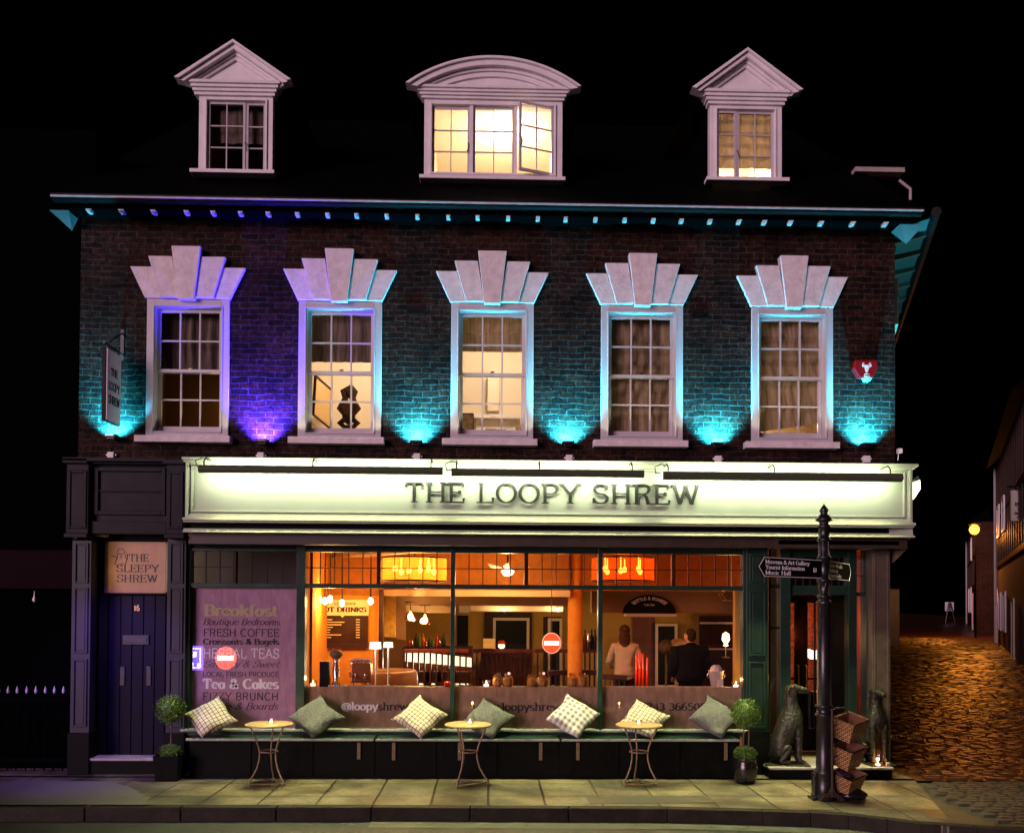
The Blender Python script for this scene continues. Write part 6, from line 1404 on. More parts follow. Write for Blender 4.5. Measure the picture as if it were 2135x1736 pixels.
# floodlight on the fascia return round the corner
m = MB(); o_ = lambda t_, z, off: (fx1 + SD.x * t_ + SD.y * off, YF + SD.y * t_ - SD.x * off, z)
zt, zb2 = zF(974), zF(1120)
m.add([o_(.02, zb2, -.3), o_(.02, zt, -.3), o_(.02, zt, 0), o_(.02, zb2, 0), o_(3, zb2, -.3), o_(3, zt, -.3), o_(3, zt, 0), o_(3, zb2, 0)], [(0, 3, 2, 1), (4, 5, 6, 7), (3, 7, 6, 2), (0, 1, 5, 4), (1, 2, 6, 5), (0, 4, 7, 3)])
m.build('fascia_return', M['fascia_paint'], pub)
br = MB(); a, b, c_ = B(1905, 1146, -.1), B(1870, 1146, .1), B(1870, 1180, .1)
br.add([(a.x, -.1, a.z), (b.x, .1, b.z), (c_.x, .1, c_.z), (a.x, .05, a.z), (b.x, .25, b.z), (c_.x, .25, c_.z)], [(0, 1, 2), (3, 5, 4), (0, 2, 5, 3), (0, 3, 4, 1)]); br.build('fascia_bracket', mat('timber', (.22, .16, .09), .7, var=.3), pub)
p = B(1922, 1022, -.2); t = thing('side_floodlight', 'bright white floodlight fixed to the end of the fascia round the corner', 'floodlight', p); lo = local(t)
pts = [B(x, y, -.2) for x, y in ((1915, 1012), (1928, 1005), (1929, 1024), (1915, 1046))]
MB().add(pts + [v + Vector((.02, .30, 0)) for v in pts], [(0, 3, 2, 1), (4, 5, 6, 7), (0, 1, 5, 4), (1, 2, 6, 5), (2, 3, 7, 6), (3, 0, 4, 7)]).build('lens', emit('flood_white', (1, .97, .7), 2.2), t, mtx=lo)
MB().tube([(pts[0].x - .03, -.1, pts[0].z + .02), (pts[1].x + .03, -.1, pts[1].z + .05)], .016, 6).build('bracket', M['black_metal'], t, mtx=lo)
lamp('flood_lamp', 'POINT', (p.x + .12, -.25, p.z - .05), 14, (1, .97, .6), shadow_soft_size=.04)
lamp('side_uplight_beam', 'SPOT', sidept(1.2, ZB, .25), 150, (.03, .8, .9), aim=(-.05, .1, 1), spot_size=R(110), spot_blend=.4, shadow_soft_size=.03)

# ================================================================ PAVEMENT THINGS
def clothpattern(key, base, line, freq, width, mode, second=None, rough=.9):
    m = bpy.data.materials.new(key); m.use_nodes = True; t = m.node_tree; N = t.nodes; L = t.links; p = N['Principled BSDF']; p.inputs['Roughness'].default_value = rough; p.inputs['Sheen Weight'].default_value = .3
    tc = N.new('ShaderNodeTexCoord'); sp = N.new('ShaderNodeSeparateXYZ'); L.new(tc.outputs['Object'], sp.inputs[0])
    def stripe(o):
        a = N.new('ShaderNodeMath'); a.operation = 'MULTIPLY'; a.inputs[1].default_value = freq; L.new(o, a.inputs[0])
        f = N.new('ShaderNodeMath'); f.operation = 'FRACT'; L.new(a.outputs[0], f.inputs[0])
        l = N.new('ShaderNodeMath'); l.operation = 'LESS_THAN'; l.inputs[1].default_value = width; L.new(f.outputs[0], l.inputs[0]); return l.outputs[0]
    s1, s2 = stripe(sp.outputs[0]), stripe(sp.outputs[2])
    c = N.new('ShaderNodeMath'); c.operation = 'MAXIMUM' if mode == 'lines' else 'ADD'; L.new(s1, c.inputs[0]); L.new(s2, c.inputs[1])
    if mode != 'lines':
        h = N.new('ShaderNodeMath'); h.operation = 'MULTIPLY'; h.inputs[1].default_value = .5; L.new(c.outputs[0], h.inputs[0]); c = h
    mx = N.new('ShaderNodeMix'); mx.data_type = 'RGBA'; mx.inputs['A'].default_value = (*base, 1); mx.inputs['B'].default_value = (*line, 1); L.new(c.outputs[0], mx.inputs['Factor']); L.new(mx.outputs['Result'], p.inputs['Base Color'])
    n = N.new('ShaderNodeTexNoise'); n.inputs['Scale'].default_value = 160; L.new(tc.outputs['Object'], n.inputs['Vector']); bp = N.new('ShaderNodeBump'); bp.inputs['Strength'].default_value = .4; bp.inputs['Distance'].default_value = .01; L.new(n.outputs['Fac'], bp.inputs['Height']); L.new(bp.outputs[0], p.inputs['Normal'])
    M[key] = m
clothpattern('check_cloth', (.62, .58, .40), (.10, .06, .035), 21, .17, 'lines')
clothpattern('gingham_cloth', (.78, .76, .70), (.20, .20, .12), 15, .5, 'ging')
mat('tweed_cloth', (.035, .04, .038), .95, col2=(.20, .21, .18), scale=75, bump=.8, bscale=90)
def cushion(key, sx, ztop_s, rot, lean, label, mk, size=.485, dy=0):
    n = 22; vs = []; random.seed(sx); ph = random.random() * 6
    for side in (-1, 1):
        for j in range(n + 1):
            for i in range(n + 1):
                u, v = 2 * i / n - 1, 2 * j / n - 1
                pinch = 1 - .13 * (1 - v * v) * abs(u) ** 2; pinch2 = 1 - .13 * (1 - u * u) * abs(v) ** 2
                th = .095 * max(0, (1 - abs(u) ** 3.2)) ** .6 * max(0, (1 - abs(v) ** 3.2)) ** .6 + .004
                th *= 1 + .10 * math.sin(9 * u * v + ph) + .06 * math.sin(13 * (u + v) + ph) + .12 * math.sin(4 * u + ph) * math.cos(3 * v - ph) - (.16 * math.exp(-((u + .05) ** 2) * 14) * max(0, v) if side < 0 else 0)
                vs.append((u * size / 2 * pinch, side * th, v * size / 2 * pinch2))
    m1 = (n + 1) ** 2; fs = []
    for j in range(n):
        for i in range(n):
            a = j * (n + 1) + i; fs.append((a, a + 1, a + n + 2, a + n + 1)); fs.append((m1 + a, m1 + a + n + 1, m1 + a + n + 2, m1 + a + 1))
    ring = [i for i in range(n + 1)] + [j * (n + 1) + n for j in range(1, n + 1)] + [n * (n + 1) + i for i in range(n - 1, -1, -1)] + [j * (n + 1) for j in range(n - 1, 0, -1)]
    for k in range(len(ring)): a, b = ring[k], ring[(k + 1) % len(ring)]; fs.append((a, m1 + a, m1 + b, b))
    o = MB().add(vs, fs, True).build('cushion', M[mk])
    mt = Matrix.Rotation(R(lean), 4, 'X') @ Matrix.Rotation(R(rot), 4, 'Y')
    zmin = min((mt @ Vector(v)).z for v in vs); ymin = min((mt @ Vector(v)).y for v in vs if (mt @ Vector(v)).z < zmin + .08)
    mt = Matrix.Rotation(R(-lean), 4, 'X') @ Matrix.Rotation(R(rot), 4, 'Y')
    zmin = min((mt @ Vector(v)).z for v in vs)
    inv = mt.inverted(); rr = random.uniform(.03, .05); sk = random.uniform(-.10, .10)
    for v_ in o.data.vertices:
        w = mt @ v_.co; h = w.z - zmin
        if h < .11: w.y += (.11 - h) * .35; w.z = zmin + rr + h * (1 - rr / .11)
        w.x += sk * (h - .25) ** 2 * 1.2 + .010 * math.sin(h * 30 + ph); w.z -= .018 * math.exp(-((w.x) / .10) ** 2) * (h / .5)
        v_.co = inv @ w
    zmin += rr
    x = B(sx, 1505, -.22).x; o.matrix_world = Matrix.Translation((x, -.235 + dy, BZ + .002 - zmin)) @ mt
    tag(o, label, 'cushion', 'cushions along the bench'); return o
cushion('c', 442, 0, 52, 39, 'cream check cushion at the left end of the bench beside the poster', 'check_cloth', .475)
cushion('c', 663, 0, 45, 40, 'grey tweed cushion between the first bistro table and the contact handle', 'tweed_cloth', .495)
cushion('c', 881, 0, 40, 39, 'cream check cushion left of the middle bistro table', 'check_cloth')
cushion('c', 1022, 0, 36, 41, 'grey tweed cushion behind the middle bistro table', 'tweed_cloth')
cushion('c', 1201, 0, 38, 36, 'green and white gingham cushion, the only one with broad stripes', 'gingham_cloth', .495)
cushion('c', 1349, 0, 35, 42, 'cream check cushion behind the right bistro table', 'check_cloth', .475)
cushion('c', 1498, 0, 41, 40, 'grey tweed cushion next to the round topiary at the right end', 'tweed_cloth', .495)
# bistro tables
def bistro(loc, label, rot):
    t = thing('bistro_table', label, 'table', loc, 'bistro tables on the pavement'); t.rotation_euler = (0, 0, rot)
    MB().lathe([(0, .705), (.262, .705), (.27, .700), (.272, .690), (.268, .682), (.25, .690), (0, .694)], n=40).build('table_top', M['table_top'], t)
    for k in range(3):
        a = R(90 + 120 * k); c, s = math.cos(a), math.sin(a)
        pr = [(.225, .69), (.20, .64), (.155, .54), (.118, .44), (.105, .38), (.108, .30), (.135, .20), (.185, .11), (.222, .055), (.228, .02), (.228, .001)]
        MB().tube([(r * c, r * s, z) for r, z in pr], .0095, 8).build('leg', M['rusty_iron'], t)
    def ring(r, z, w, n): return MB().tube([(r * math.cos(2 * math.pi * i / n + R(90)), r * math.sin(2 * math.pi * i / n + R(90)), z) for i in range(n + 1)], w, 6)
    ring(.105, .385, .008, 24).build('waist_ring', M['rusty_iron'], t); ring(.226, .028, .007, 3).build('foot_stretcher', M['rusty_iron'], t)
    return t
TY = -.72
pos = [(B(564, 1516, TY).x, TY, .001), (B(981, 1519, TY).x, TY, .001), (B(1339, 1523, TY).x, TY, .001)]
tb = bistro(pos[0], 'small round bistro table with wrought legs in front of the poster window', R(0))
dup(tb, pos[1], 'small round bistro table in the middle, before a grey tweed cushion', R(28)); dup(tb, pos[2], 'small round bistro table at the right, before a cream check cushion', R(3))
for k, (p, dx) in enumerate(zip(pos, (.03, .02, -.01))):
    candle('tealight_candle', ('lit candle in a glass on the left bistro table', 'lit candle in a glass on the middle bistro table', 'candle in a glass on the right bistro table')[k], 'candle', (p[0] + dx, TY - .03, .7062), 'candles on the bistro tables', (1.2, 1.0, .3)[k], 1.0)
# topiary
def leafball(mb, c, r, n, sz, flat=1.0):
    for _ in range(n):
        d = Vector((random.gauss(0, 1), random.gauss(0, 1), random.gauss(0, 1))).normalized(); rr = r * (random.random() ** .28) * random.uniform(.86, 1.04) * (1 + .16 * (random.random() < .06))
        p = Vector(c) + Vector((d.x * rr, d.y * rr, d.z * rr * flat)); a = (d + Vector((random.gauss(0, .5), random.gauss(0, .5), random.gauss(0, .5)))).normalized()
        u = a.orthogonal().normalized(); v = a.cross(u); l = sz * random.uniform(.7, 1.4); w = l * .3
        q = p + a * l; mb.add([p - u * w, p + a * l * .5 + v * w, q, p + a * l * .5 - v * w], [(0, 1, 2, 3)])
def topiary(loc, label, ballz, ballr, lowz, lowr, stems, square):
    t = thing('topiary_plant', label, 'potted plant', loc, 'topiary balls in pots'); random.seed(int(ballz * 1000))
    mb = MB(); leafball(mb, (0, 0, ballz), ballr, 3400, .022); mb.ball((0, 0, ballz), ballr * .8, n=14, m=8); mb.build('crown', M['foliage'], t)
    mb = MB(); leafball(mb, (0, 0, lowz), lowr, 1900, .024, .62); mb.ball((0, 0, lowz), lowr * .78, lowr * .78, lowr * .45, 14, 8); mb.build('lower_foliage', M['foliage'], t)
    mb = MB()
    for dx in stems: mb.tube([(dx, 0, .2), (dx * 1.2 + .01, .005, (lowz + ballz) / 2), (dx * .5, 0, ballz)], .010, 6)
    mb.build('stem', M['stem_wood'], t)
    if square:
        m = MB(); w = .15; m.add([(-w * .86, -w * .86, .002), (w * .86, -w * .86, .002), (w * .86, w * .86, .002), (-w * .86, w * .86, .002), (-w, -w, .30), (w, -w, .30), (w, w, .30), (-w, w, .30), (-w * .88, -w * .88, .27), (w * .88, -w * .88, .27), (w * .88, w * .88, .27), (-w * .88, w * .88, .27)],
                          [(3, 2, 1, 0), (0, 1, 5, 4), (1, 2, 6, 5), (2, 3, 7, 6), (3, 0, 4, 7), (4, 5, 9, 8), (5, 6, 10, 9), (6, 7, 11, 10), (7, 4, 8, 11), (8, 9, 10, 11)]); m.build('pot', M['plinth_paint'], t, bevel=.006)
    else: MB().lathe([(0, .002), (.105, 0), (.13, .06), (.148, .16), (.14, .235), (.125, .265), (.138, .285), (.136, .30), (.12, .295), (.115, .25), (0, .25)], n=30).build('pot', M['pot_black'], t)
    return t
TP = B(1562, 1640, -.60); 
def zt(sy, Y=-.60): return B(1562, sy, Y).z
topiary((TP.x, -.60, .001), 'bright green round topiary in a glossy black pot at the right end of the bench', zt(1494), .170, zt(1578), .125, (-.025, .03), False)
TL = B(352, 1635, -.48); topiary((TL.x, -.42, .001), 'darker green round topiary in a square dark planter beside the purple door', B(350, 1486, -.42).z, .165, B(350, 1574, -.42).z, .12, (.0,), True)

# ================================================================ DOG STATUES
def dog(loc, rot, label, k=1.0):
    t = thing('dog_statue', label, 'statue', loc, 'bronze dog statues'); t.rotation_euler = (0, 0, rot); t.scale = (k, k, k)
    V, E, Q = [], [], []
    pel = chain(V, E, Q, None, [((-.115, 0, .20), (.13, .14))])
    mid = chain(V, E, Q, pel, [((-.065, 0, .37), (.125, .135))]); che = chain(V, E, Q, mid, [((.03, 0, .53), (.13, .145))])
    hd = chain(V, E, Q, che, [((.03, 0, .66), (.105, .10)), ((.015, 0, .785), .075), ((.022, 0, .885), (.068, .075))])
    muz = chain(V, E, Q, hd, [((.075, 0, .905), (.060, .058)), ((.14, 0, .890), .046), ((.20, 0, .880), .038), ((.225, 0, .876), .026)])
    for s in (-1, 1):
        chain(V, E, Q, che, [((.09, s * .075, .46), .066), ((.10, s * .075, .29), .042), ((.10, s * .075, .10), .034), ((.105, s * .075, .045), .038), ((.165, s * .072, .028), .030)])
        chain(V, E, Q, pel, [((-.085, s * .105, .18), .105), ((.0, s * .12, .215), .058), ((-.09, s * .12, .085), .038), ((-.13, s * .115, .045), .034), ((.0, s * .118, .030), .030)])
        chain(V, E, Q, hd, [((.0, s * .058, .925), .020), ((-.02, s * .075, .89), (.012, .024)), ((-.012, s * .078, .83), (.009, .020))])
    chain(V, E, Q, pel, [((-.22, 0, .10), .035), ((-.30, .03, .035), .022), ((-.33, .12, .022), .016)])
    skinmesh('body', V, E, Q, M['bronze'], t)
    MB().tube([(.018 + .066 * math.cos(R(a)) - .006 * math.sin(R(a)), .066 * math.sin(R(a)), .775 + .018 * math.cos(R(a))) for a in range(0, 361, 20)], .009, 6).build('collar', M['brass'], t)
    MB().box(-.30, .22, -.17, .17, -.001, .012).build('base', M['bronze'], t, bevel=.004)
    return t
dp = B(1655, 1600, -.16); dog((dp.x - .0, -.14, PZ + .002), R(-8), 'seated bronze dog statue in profile at the left of the entrance step', 1.03)
dp = B(1842, 1592, -.16); dog((dp.x - .02, .0 - .08, PZ + .002), R(-82), 'dark dog statue facing the street in front of the corner post', .98)
# candle lantern on the step
p = B(1838, 1588, -.27); t = thing('glass_lantern', 'clear glass lantern with a glowing candle on the step before the right dog', 'lantern', (p.x, -.29, PZ + .001))
MB().lathe([(0, .003), (.045, 0), (.058, .05), (.068, .11), (.072, .135)], n=20).build('glass', M['clear_glass'], t); MB().lathe([(0, .005), (.03, .005), (.03, .03), (0, .03)], n=14).build('wax', M['lamp_white'], t); MB().lathe([(0, .031), (.009, .04), (.006, .055), (0, .07)], n=8).build('flame', M['flame'], t)
l = lamp('candle_light', 'POINT', (0, 0, .09), 1.8, (1, .35, .12), shadow_soft_size=.02); l.parent = t
q = B(1860, 1588, -.3); tag(MB().box(q.x - .02, q.x + .02, -.33, -.29, PZ + .001, PZ + .05).build('white_block', M['grey_plastic'], bevel=.004), 'tiny pale block standing at the right end of the entrance step', 'block')
# the warm lights seen through the entrance doors
for sx, sy, lb in ((1686, 1369, 'white glowing lamp seen through the left door glass'), (1709, 1372, 'white glowing lamp seen just left of the signpost through the doors')):
    p = B(sx, sy, 2.4); t = thing('hall_lamp', lb, 'lamp', p, 'lamps inside the entrance'); lo = local(t); MB().lathe([(.09, -.06), (.09, .07), (0, .07)], p, 14).build('shade', M['lamp_white'], t, mtx=lo); MB().tube([(p.x, p.y, p.z - .06), (p.x, p.y, .8)], .02, 6).lathe([(0, .78 - p.z), (.1, .78 - p.z), (.1, .80 - p.z), (0, .80 - p.z)], p, 12).build('stem', M['brass'], t, mtx=lo)
    tag(MB().box(p.x - .2, p.x + .2, 2.25, 2.6, .03, .779).build('console_table', M['red_wood'], bevel=.01), 'small console under the lamp ' + ('nearer the sidelight' if sx < 1700 else 'nearer the signpost') + ' inside the entrance', 'table')
m = MB(); a, b = B(1650, 1400, 3.2).x, B(1800, 1400, 3.2).x; m.box(a - .4, b + .05, 3.2, 3.3, .02, ZC); m.build('hall_wall', brickmat('hall_brick', (.34, .08, .02), (.22, .05, .015), (.2, .09, .04), .215, .072, 'xz', .01, .01, .7), pub)
lamp('hall_light', 'POINT', (B(1715, 1400, 2.2).x, 2.0, 1.9), 42, (1, .36, .10), shadow_soft_size=.15)
lamp('hall_light', 'POINT', (B(1640, 1300, 1).x, .75, 1.7), 3.5, (1, .36, .10), shadow_soft_size=.1)

# ================================================================ FINGER POST
GP = G(1727, 1673); Yp = GP.y; px = GP.x
def zp(sy): return B(1727, sy, Yp).z
t = thing('finger_post', 'tall black cast iron finger post with two pointed direction boards', 'signpost', (px, Yp, .001)); lo = local(t)
k = zp(1200) and (B(1742, 1400, Yp).x - B(1712, 1400, Yp).x) / 2
r1 = k * .98; r2 = k * .74
z1, z2, z3, z4 = zp(1479), zp(1497), zp(1615), zp(1262)
pr = [(0, 0), (r1 * 1.75, 0), (r1 * 1.75, .03), (r1 * 1.35, .05), (r1 * 1.28, z3 - .04), (r1 * 1.42, z3 - .02), (r1 * 1.42, z3), (r1 * 1.1, z3 + .03), (r1 * 1.05, z2 - .02), (r1 * 1.25, z2 - .01), (r1 * 1.25, z2 + .01), (r1 * 1.05, z2 + .02), (r1 * 1.05, z1 - .02), (r1 * 1.25, z1 - .01), (r1 * 1.25, z1 + .01), (r1, z1 + .02), (r1 * .9, z4 - .03), (r1 * 1.08, z4 - .02), (r1 * 1.08, z4 + .01), (r2 * 1.05, z4 + .03)]
MB().lathe(pr, (px, Yp, .001), 28).build('lower_post', M['black_metal'], t, mtx=lo)
def collar(sy): z = zp(sy); return [(r2, z - .02), (r2 * 1.28, z - .012), (r2 * 1.28, z + .012), (r2, z + .02)]
pr = [(r2, z4 + .03)] + collar(1250) + collar(1216) + collar(1168) + collar(1131)
zt_ = zp(1103); pr += [(r2 * .98, zt_ - .02), (r2 * 1.25, zt_ - .01), (r2 * 1.25, zt_ + .01), (r2 * .9, zt_ + .02), (r2 * .85, zp(1094)), (r2 * 1.5, zp(1091)), (r2 * 1.5, zp(1088)), (r2 * 1.1, zp(1082)), (r2 * .6, zp(1076)), (r2 * .75, zp(1072)), (r2 * .85, zp(1069)), (r2 * .5, zp(1063)), (r2 * .16, zp(1058)), (0, zp(1053))]
MB().lathe(pr, (px, Yp, .001), 24).build('upper_post', M['black_metal'], t, mtx=lo)
fl_ = MB()
for q in range(6):
    a = q * math.pi / 3; c, s = math.cos(a), math.sin(a); fl_.tube([(px + r2 * c, Yp + r2 * s, zp(1245)), (px + r2 * math.cos(a + .5), Yp + r2 * math.sin(a + .5), zp(1222))], .008, 5); fl_.tube([(px + r2 * 1.0 * c, Yp + r2 * s, zp(1165)), (px + r2 * c, Yp + r2 * s, zp(1135))], .007, 5)
fl_.build('fluting', M['black_metal'], t, mtx=lo)
def board(ang, L, lines, flip, zc, H, label):
    u = Vector((math.cos(ang), math.sin(ang), 0)); nrm = Vector((u.y, -u.x, 0))
    if nrm.y > 0: nrm = -nrm
    o0 = Vector((px, Yp, zc)) + u * r2 * 1.05
    def Q(a, b, d): return o0 + u * a + Vector((0, 0, b)) + nrm * d
    out = [(0, -H / 2), (L - .09, -H / 2), (L, 0), (L - .09, H / 2), (0, H / 2)]
    vs = [Q(a, b, .012) for a, b in out] + [Q(a, b, -.012) for a, b in out]; n = 5
    bd = MB().add(vs, [(0, 1, 2, 3, 4), (9, 8, 7, 6, 5)] + [(i, (i + 1) % n, (i + 1) % n + n, i + n) for i in range(n)]).build('direction_board', M['black_panel'], t, mtx=lo); bd['label'] = label
    rim = MB()
    for s in (.0125,):
        inn = [(0, -H / 2 + .008), (L - .093, -H / 2 + .008), (L - .012, 0), (L - .093, H / 2 - .008), (0, H / 2 - .008)]
        for i in range(4): rim.add([Q(*out[i], s), Q(*out[i + 1], s), Q(*inn[i + 1], s), Q(*inn[i], s), Q(*out[i], s + .003), Q(*out[i + 1], s + .003), Q(*inn[i + 1], s + .003), Q(*inn[i], s + .003)], [(4, 5, 6, 7), (0, 1, 5, 4), (3, 7, 6, 2)])
    rim.build('board_rim', M['letter_white'], bd, mtx=lo)
    tx = MB()
    for q, (s, w) in enumerate(lines):
        W = text_width(s); hh = H * .2; z0 = H * (.17 - .28 * q) - .0
        if flip: f = lambda a, v, d, W=W, w=w, z0=z0: Q(L - .11 - a / W * w, z0 + v * hh, .0125 + d)
        else: f = lambda a, v, d, W=W, w=w, z0=z0: Q(.05 + a / W * w, z0 + v * hh, .0125 + d)
        letters(tx, s, f, wt=.17, thin=.08, serif=.2, depth=.003)
    if flip:
        tx.build('board_lettering', M['letter_white'], bd, mtx=lo); tx = MB()
        c = [(.14, -.032), (.10, -.032), (.10, .008), (.14, .008)]; 
        for a, b in zip(c, c[1:] + c[:1]): tx.tube([Q(*a, .014), Q(*b, .014)], .003, 4)
        tx.tube([Q(.12, -.024, .014), Q(.12, -.008, .014)], .003, 4)
    tx.build('information_symbol' if flip else 'board_lettering', M['letter_white'], bd, mtx=lo)
zbd = (zp(1174.6) + zp(1211)) / 2
board(math.atan2(-.61, -.876), 1.07, [("Museum & Art Gallery", .74), ("Tourist Information", .66), ("Music Hall", .42)], True, zbd, .20, 'left pointing black direction board with white rim')
board(math.atan2(.825, .61), 1.03, [("Town Walls", .6), ("Abbey", .4), ("Riverside", .55)], False, zbd, .20, 'right pointing direction board turned away up the side street')
dx_ = B(1708, 1600, Yp).x
m = MB().box(dx_ - .025, dx_ + .02, Yp - .05, Yp + .05, 0.002, zp(1618) - .0); m.box(dx_ - .06, dx_ + .06, Yp - .09, Yp + .07, .001, .03); m.build('access_door', M['black_metal'], t, mtx=lo, bevel=.006)

# ================================================================ BASKET STAND
brickmat('wicker', (.62, .38, .17), (.44, .24, .10), (.05, .02, .008), .05, .024, 'xz', .005, .012, .6, noise_col=.3, distort=.003)
nt = M['wicker'].node_tree; sp = [n for n in nt.nodes if n.type == 'SEPXYZ'][0]; cb = [n for n in nt.nodes if n.type == 'COMBXYZ'][0]
sm = nt.nodes.new('ShaderNodeMath'); sm.operation = 'ADD'; nt.links.new(sp.outputs[0], sm.inputs[0]); nt.links.new(sp.outputs[1], sm.inputs[1]); nt.links.new(sm.outputs[0], cb.inputs[0])
GB = G(1751, 1678); Yb = GB.y; bxx = B(1744, 1600, Yb).x
t = thing('basket_stand', 'dark metal pole stand on a curved foot holding three wicker baskets', 'stand', (bxx, Yb, .001)); lo = local(t)
ztop = B(1744, 1486, Yb).z
MB().tube([(bxx, Yb, .05), (bxx, Yb, ztop)], .016, 8).build('pole', M['iron'], t, mtx=lo)
m = MB(); m.prism([(bxx - .145, .001), (bxx - .10, .001), (bxx - .05, .04), (bxx + .03, .04), (bxx + .10, .001), (bxx + .145, .001), (bxx + .10, .06), (bxx + .04, .09), (bxx + .012, .16), (bxx - .012, .16), (bxx - .04, .09), (bxx - .10, .06)], Yb - .012, Yb + .012); m.box(bxx - .02, bxx + .02, Yb + .012, Yb + .30, .012, .035); m.build('foot', M['iron'], t, mtx=lo, bevel=.004)
m = MB(); m.tube([(bxx, Yb, ztop - .01), (bxx + .06, Yb + .06, ztop + .005), (bxx + .18, Yb + .12, ztop + .0)], .012, 6)
for sy in (1520, 1585, 1645): z = B(1744, sy, Yb).z; m.tube([(bxx, Yb, z), (bxx + .10, Yb + .10, z)], .010, 6)
m.build('basket_arm', M['iron'], t, mtx=lo)
def basket(loc, label):
    b = thing('wicker_basket', label, 'basket', loc, 'wicker baskets on the stand')
    w, w2, d, d2, h, q = .155, .12, .125, .095, .235, .014
    vs = []
    for (a, c, z) in ((w2, d2, 0), (w, d, h), (w - q, d - q, h), (w2 - q, d2 - q, q)): vs += [(-a, -c, z), (a, -c, z), (a, c, z), (-a, c, z)]
    MB().add(vs[:8], [(3, 2, 1, 0), (0, 1, 5, 4), (1, 2, 6, 5), (2, 3, 7, 6), (3, 0, 4, 7)]).build('weave', M['wicker'], b)
    MB().add(vs[4:], [(0, 1, 5, 4), (1, 2, 6, 5), (2, 3, 7, 6), (3, 0, 4, 7), (4, 5, 9, 8), (5, 6, 10, 9), (6, 7, 11, 10), (7, 4, 8, 11), (8, 9, 10, 11)]).build('lining', M['basket_inside'], b)
    ring = [(-w, -d, h), (w, -d, h), (w, d, h), (-w, d, h), (-w, -d, h)]; MB().tube(ring, .009, 6).build('rim', M['wicker'], b)
    return b
rot = Matrix.Rotation(R(-14), 3, 'X') @ Matrix.Rotation(R(10), 3, 'Y')
b0_ = None
for sx, sy, lb in ((1777, 1546, 'uppermost wicker basket on the stand by the finger post'), (1773, 1603, 'middle wicker basket of the three on the stand'), (1772, 1660, 'lowest wicker basket, lined with crumpled dark plastic, above the black bag')):
    p = B(sx, sy, Yb + .16); l = (p.x, Yb + .17, p.z - .0)
    if b0_ is None: b0_ = basket(l, lb); o = b0_
    else: o = dup(b0_, l, lb)
    o.rotation_euler = (R(16), R(-8), R(36))
random.seed(5)
p = B(1785, 1680, Yb + .08); vs = MB().ball((0, 0, 0), .17, .12, .06, 22, 14)
vs.v = [(x * (1 + .12 * math.sin(9 * y + 5 * x)), y, max(-.045, z * (1 + .35 * math.sin(22 * x) * math.cos(17 * y)))) for x, y, z in vs.v]
o = vs.build('rubbish_bag', M['bag']); o.location = (p.x, Yb + .1, .048); tag(o, 'crumpled shiny black plastic bag at the foot of the basket stand', 'bag')
cov = MB().add([(-.05 + .2 * (i / 8 - .5), .09 * (j / 5 - .5), .016 * math.sin(3 * i) * math.cos(2 * j)) for j in range(6) for i in range(9)], [(j * 9 + i, j * 9 + i + 1, (j + 1) * 9 + i + 1, (j + 1) * 9 + i) for j in range(5) for i in range(8)], True)
o = cov.build('plastic_cover', mat('purple_plastic', (.10, .07, .12), .25)); p = B(1775, 1630, Yb + .1); o.location = (p.x - .0, Yb + .10, B(1772, 1622, Yb + .1).z); o.rotation_euler = (R(25), R(10), R(30)); sol = o.modifiers.new('thickness', 'SOLIDIFY'); sol.thickness = .004
tag(o, 'crumpled purplish plastic sheet lying over the lowest basket', 'plastic sheet')

# ================================================================ LEFT NEIGHBOUR
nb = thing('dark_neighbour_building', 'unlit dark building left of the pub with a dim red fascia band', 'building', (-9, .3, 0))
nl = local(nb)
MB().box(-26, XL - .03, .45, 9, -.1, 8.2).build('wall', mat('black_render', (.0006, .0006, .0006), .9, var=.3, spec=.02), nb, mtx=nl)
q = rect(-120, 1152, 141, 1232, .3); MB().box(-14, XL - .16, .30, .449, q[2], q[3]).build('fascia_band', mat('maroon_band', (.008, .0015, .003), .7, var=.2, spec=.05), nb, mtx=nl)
p = B(72, 1253, .25); t = thing('pendant_drop', 'small pale drop shaped lamp hanging alone beneath the dim red band', 'lamp', p); lo = local(t); MB().lathe([(0, -.05), (.022, -.03), (.022, -.01), (.006, .04), (.004, .09)], p, 12).build('glass_drop', M['letter_white'], t, mtx=lo)
t = thing('iron_gate', 'black iron gate with a row of pale spear tips left of the pub', 'gate', (B(60, 1500, .05).x, .05, 0)); lo = local(t)
xs_ = [17, 36, 56, 75, 95, 114, 133]; sp_ = 19.4
xs_ = [17 - sp_ * k for k in range(4, 0, -1)] + xs_
ga, gb = B(xs_[0] - 8, 1500, .05).x, B(139, 1500, .05).x
m = MB(); zt2 = B(60, 1456, .05).z; m.box(ga, gb, .03, .07, zt2 - .08, zt2 - .04); m.box(ga, gb, .03, .07, .12, .17); m.build('rail', M['slate'], t, mtx=lo)
for s in xs_:
    p = B(s, 1445, .05); MB().tube([(p.x, .05, .02), (p.x, .05, p.z - .04)], .010, 6).build('bar', M['slate'], t, mtx=lo)
    MB().lathe([(0, -.045), (.012, -.04), (.018, -.01), (.007, .03), (0, .055)], p, 8).build('spear_tip', mat('tip_white', (.5, .45, .45), .5) if 'tip_white' not in M else M['tip_white'], t, mtx=lo)

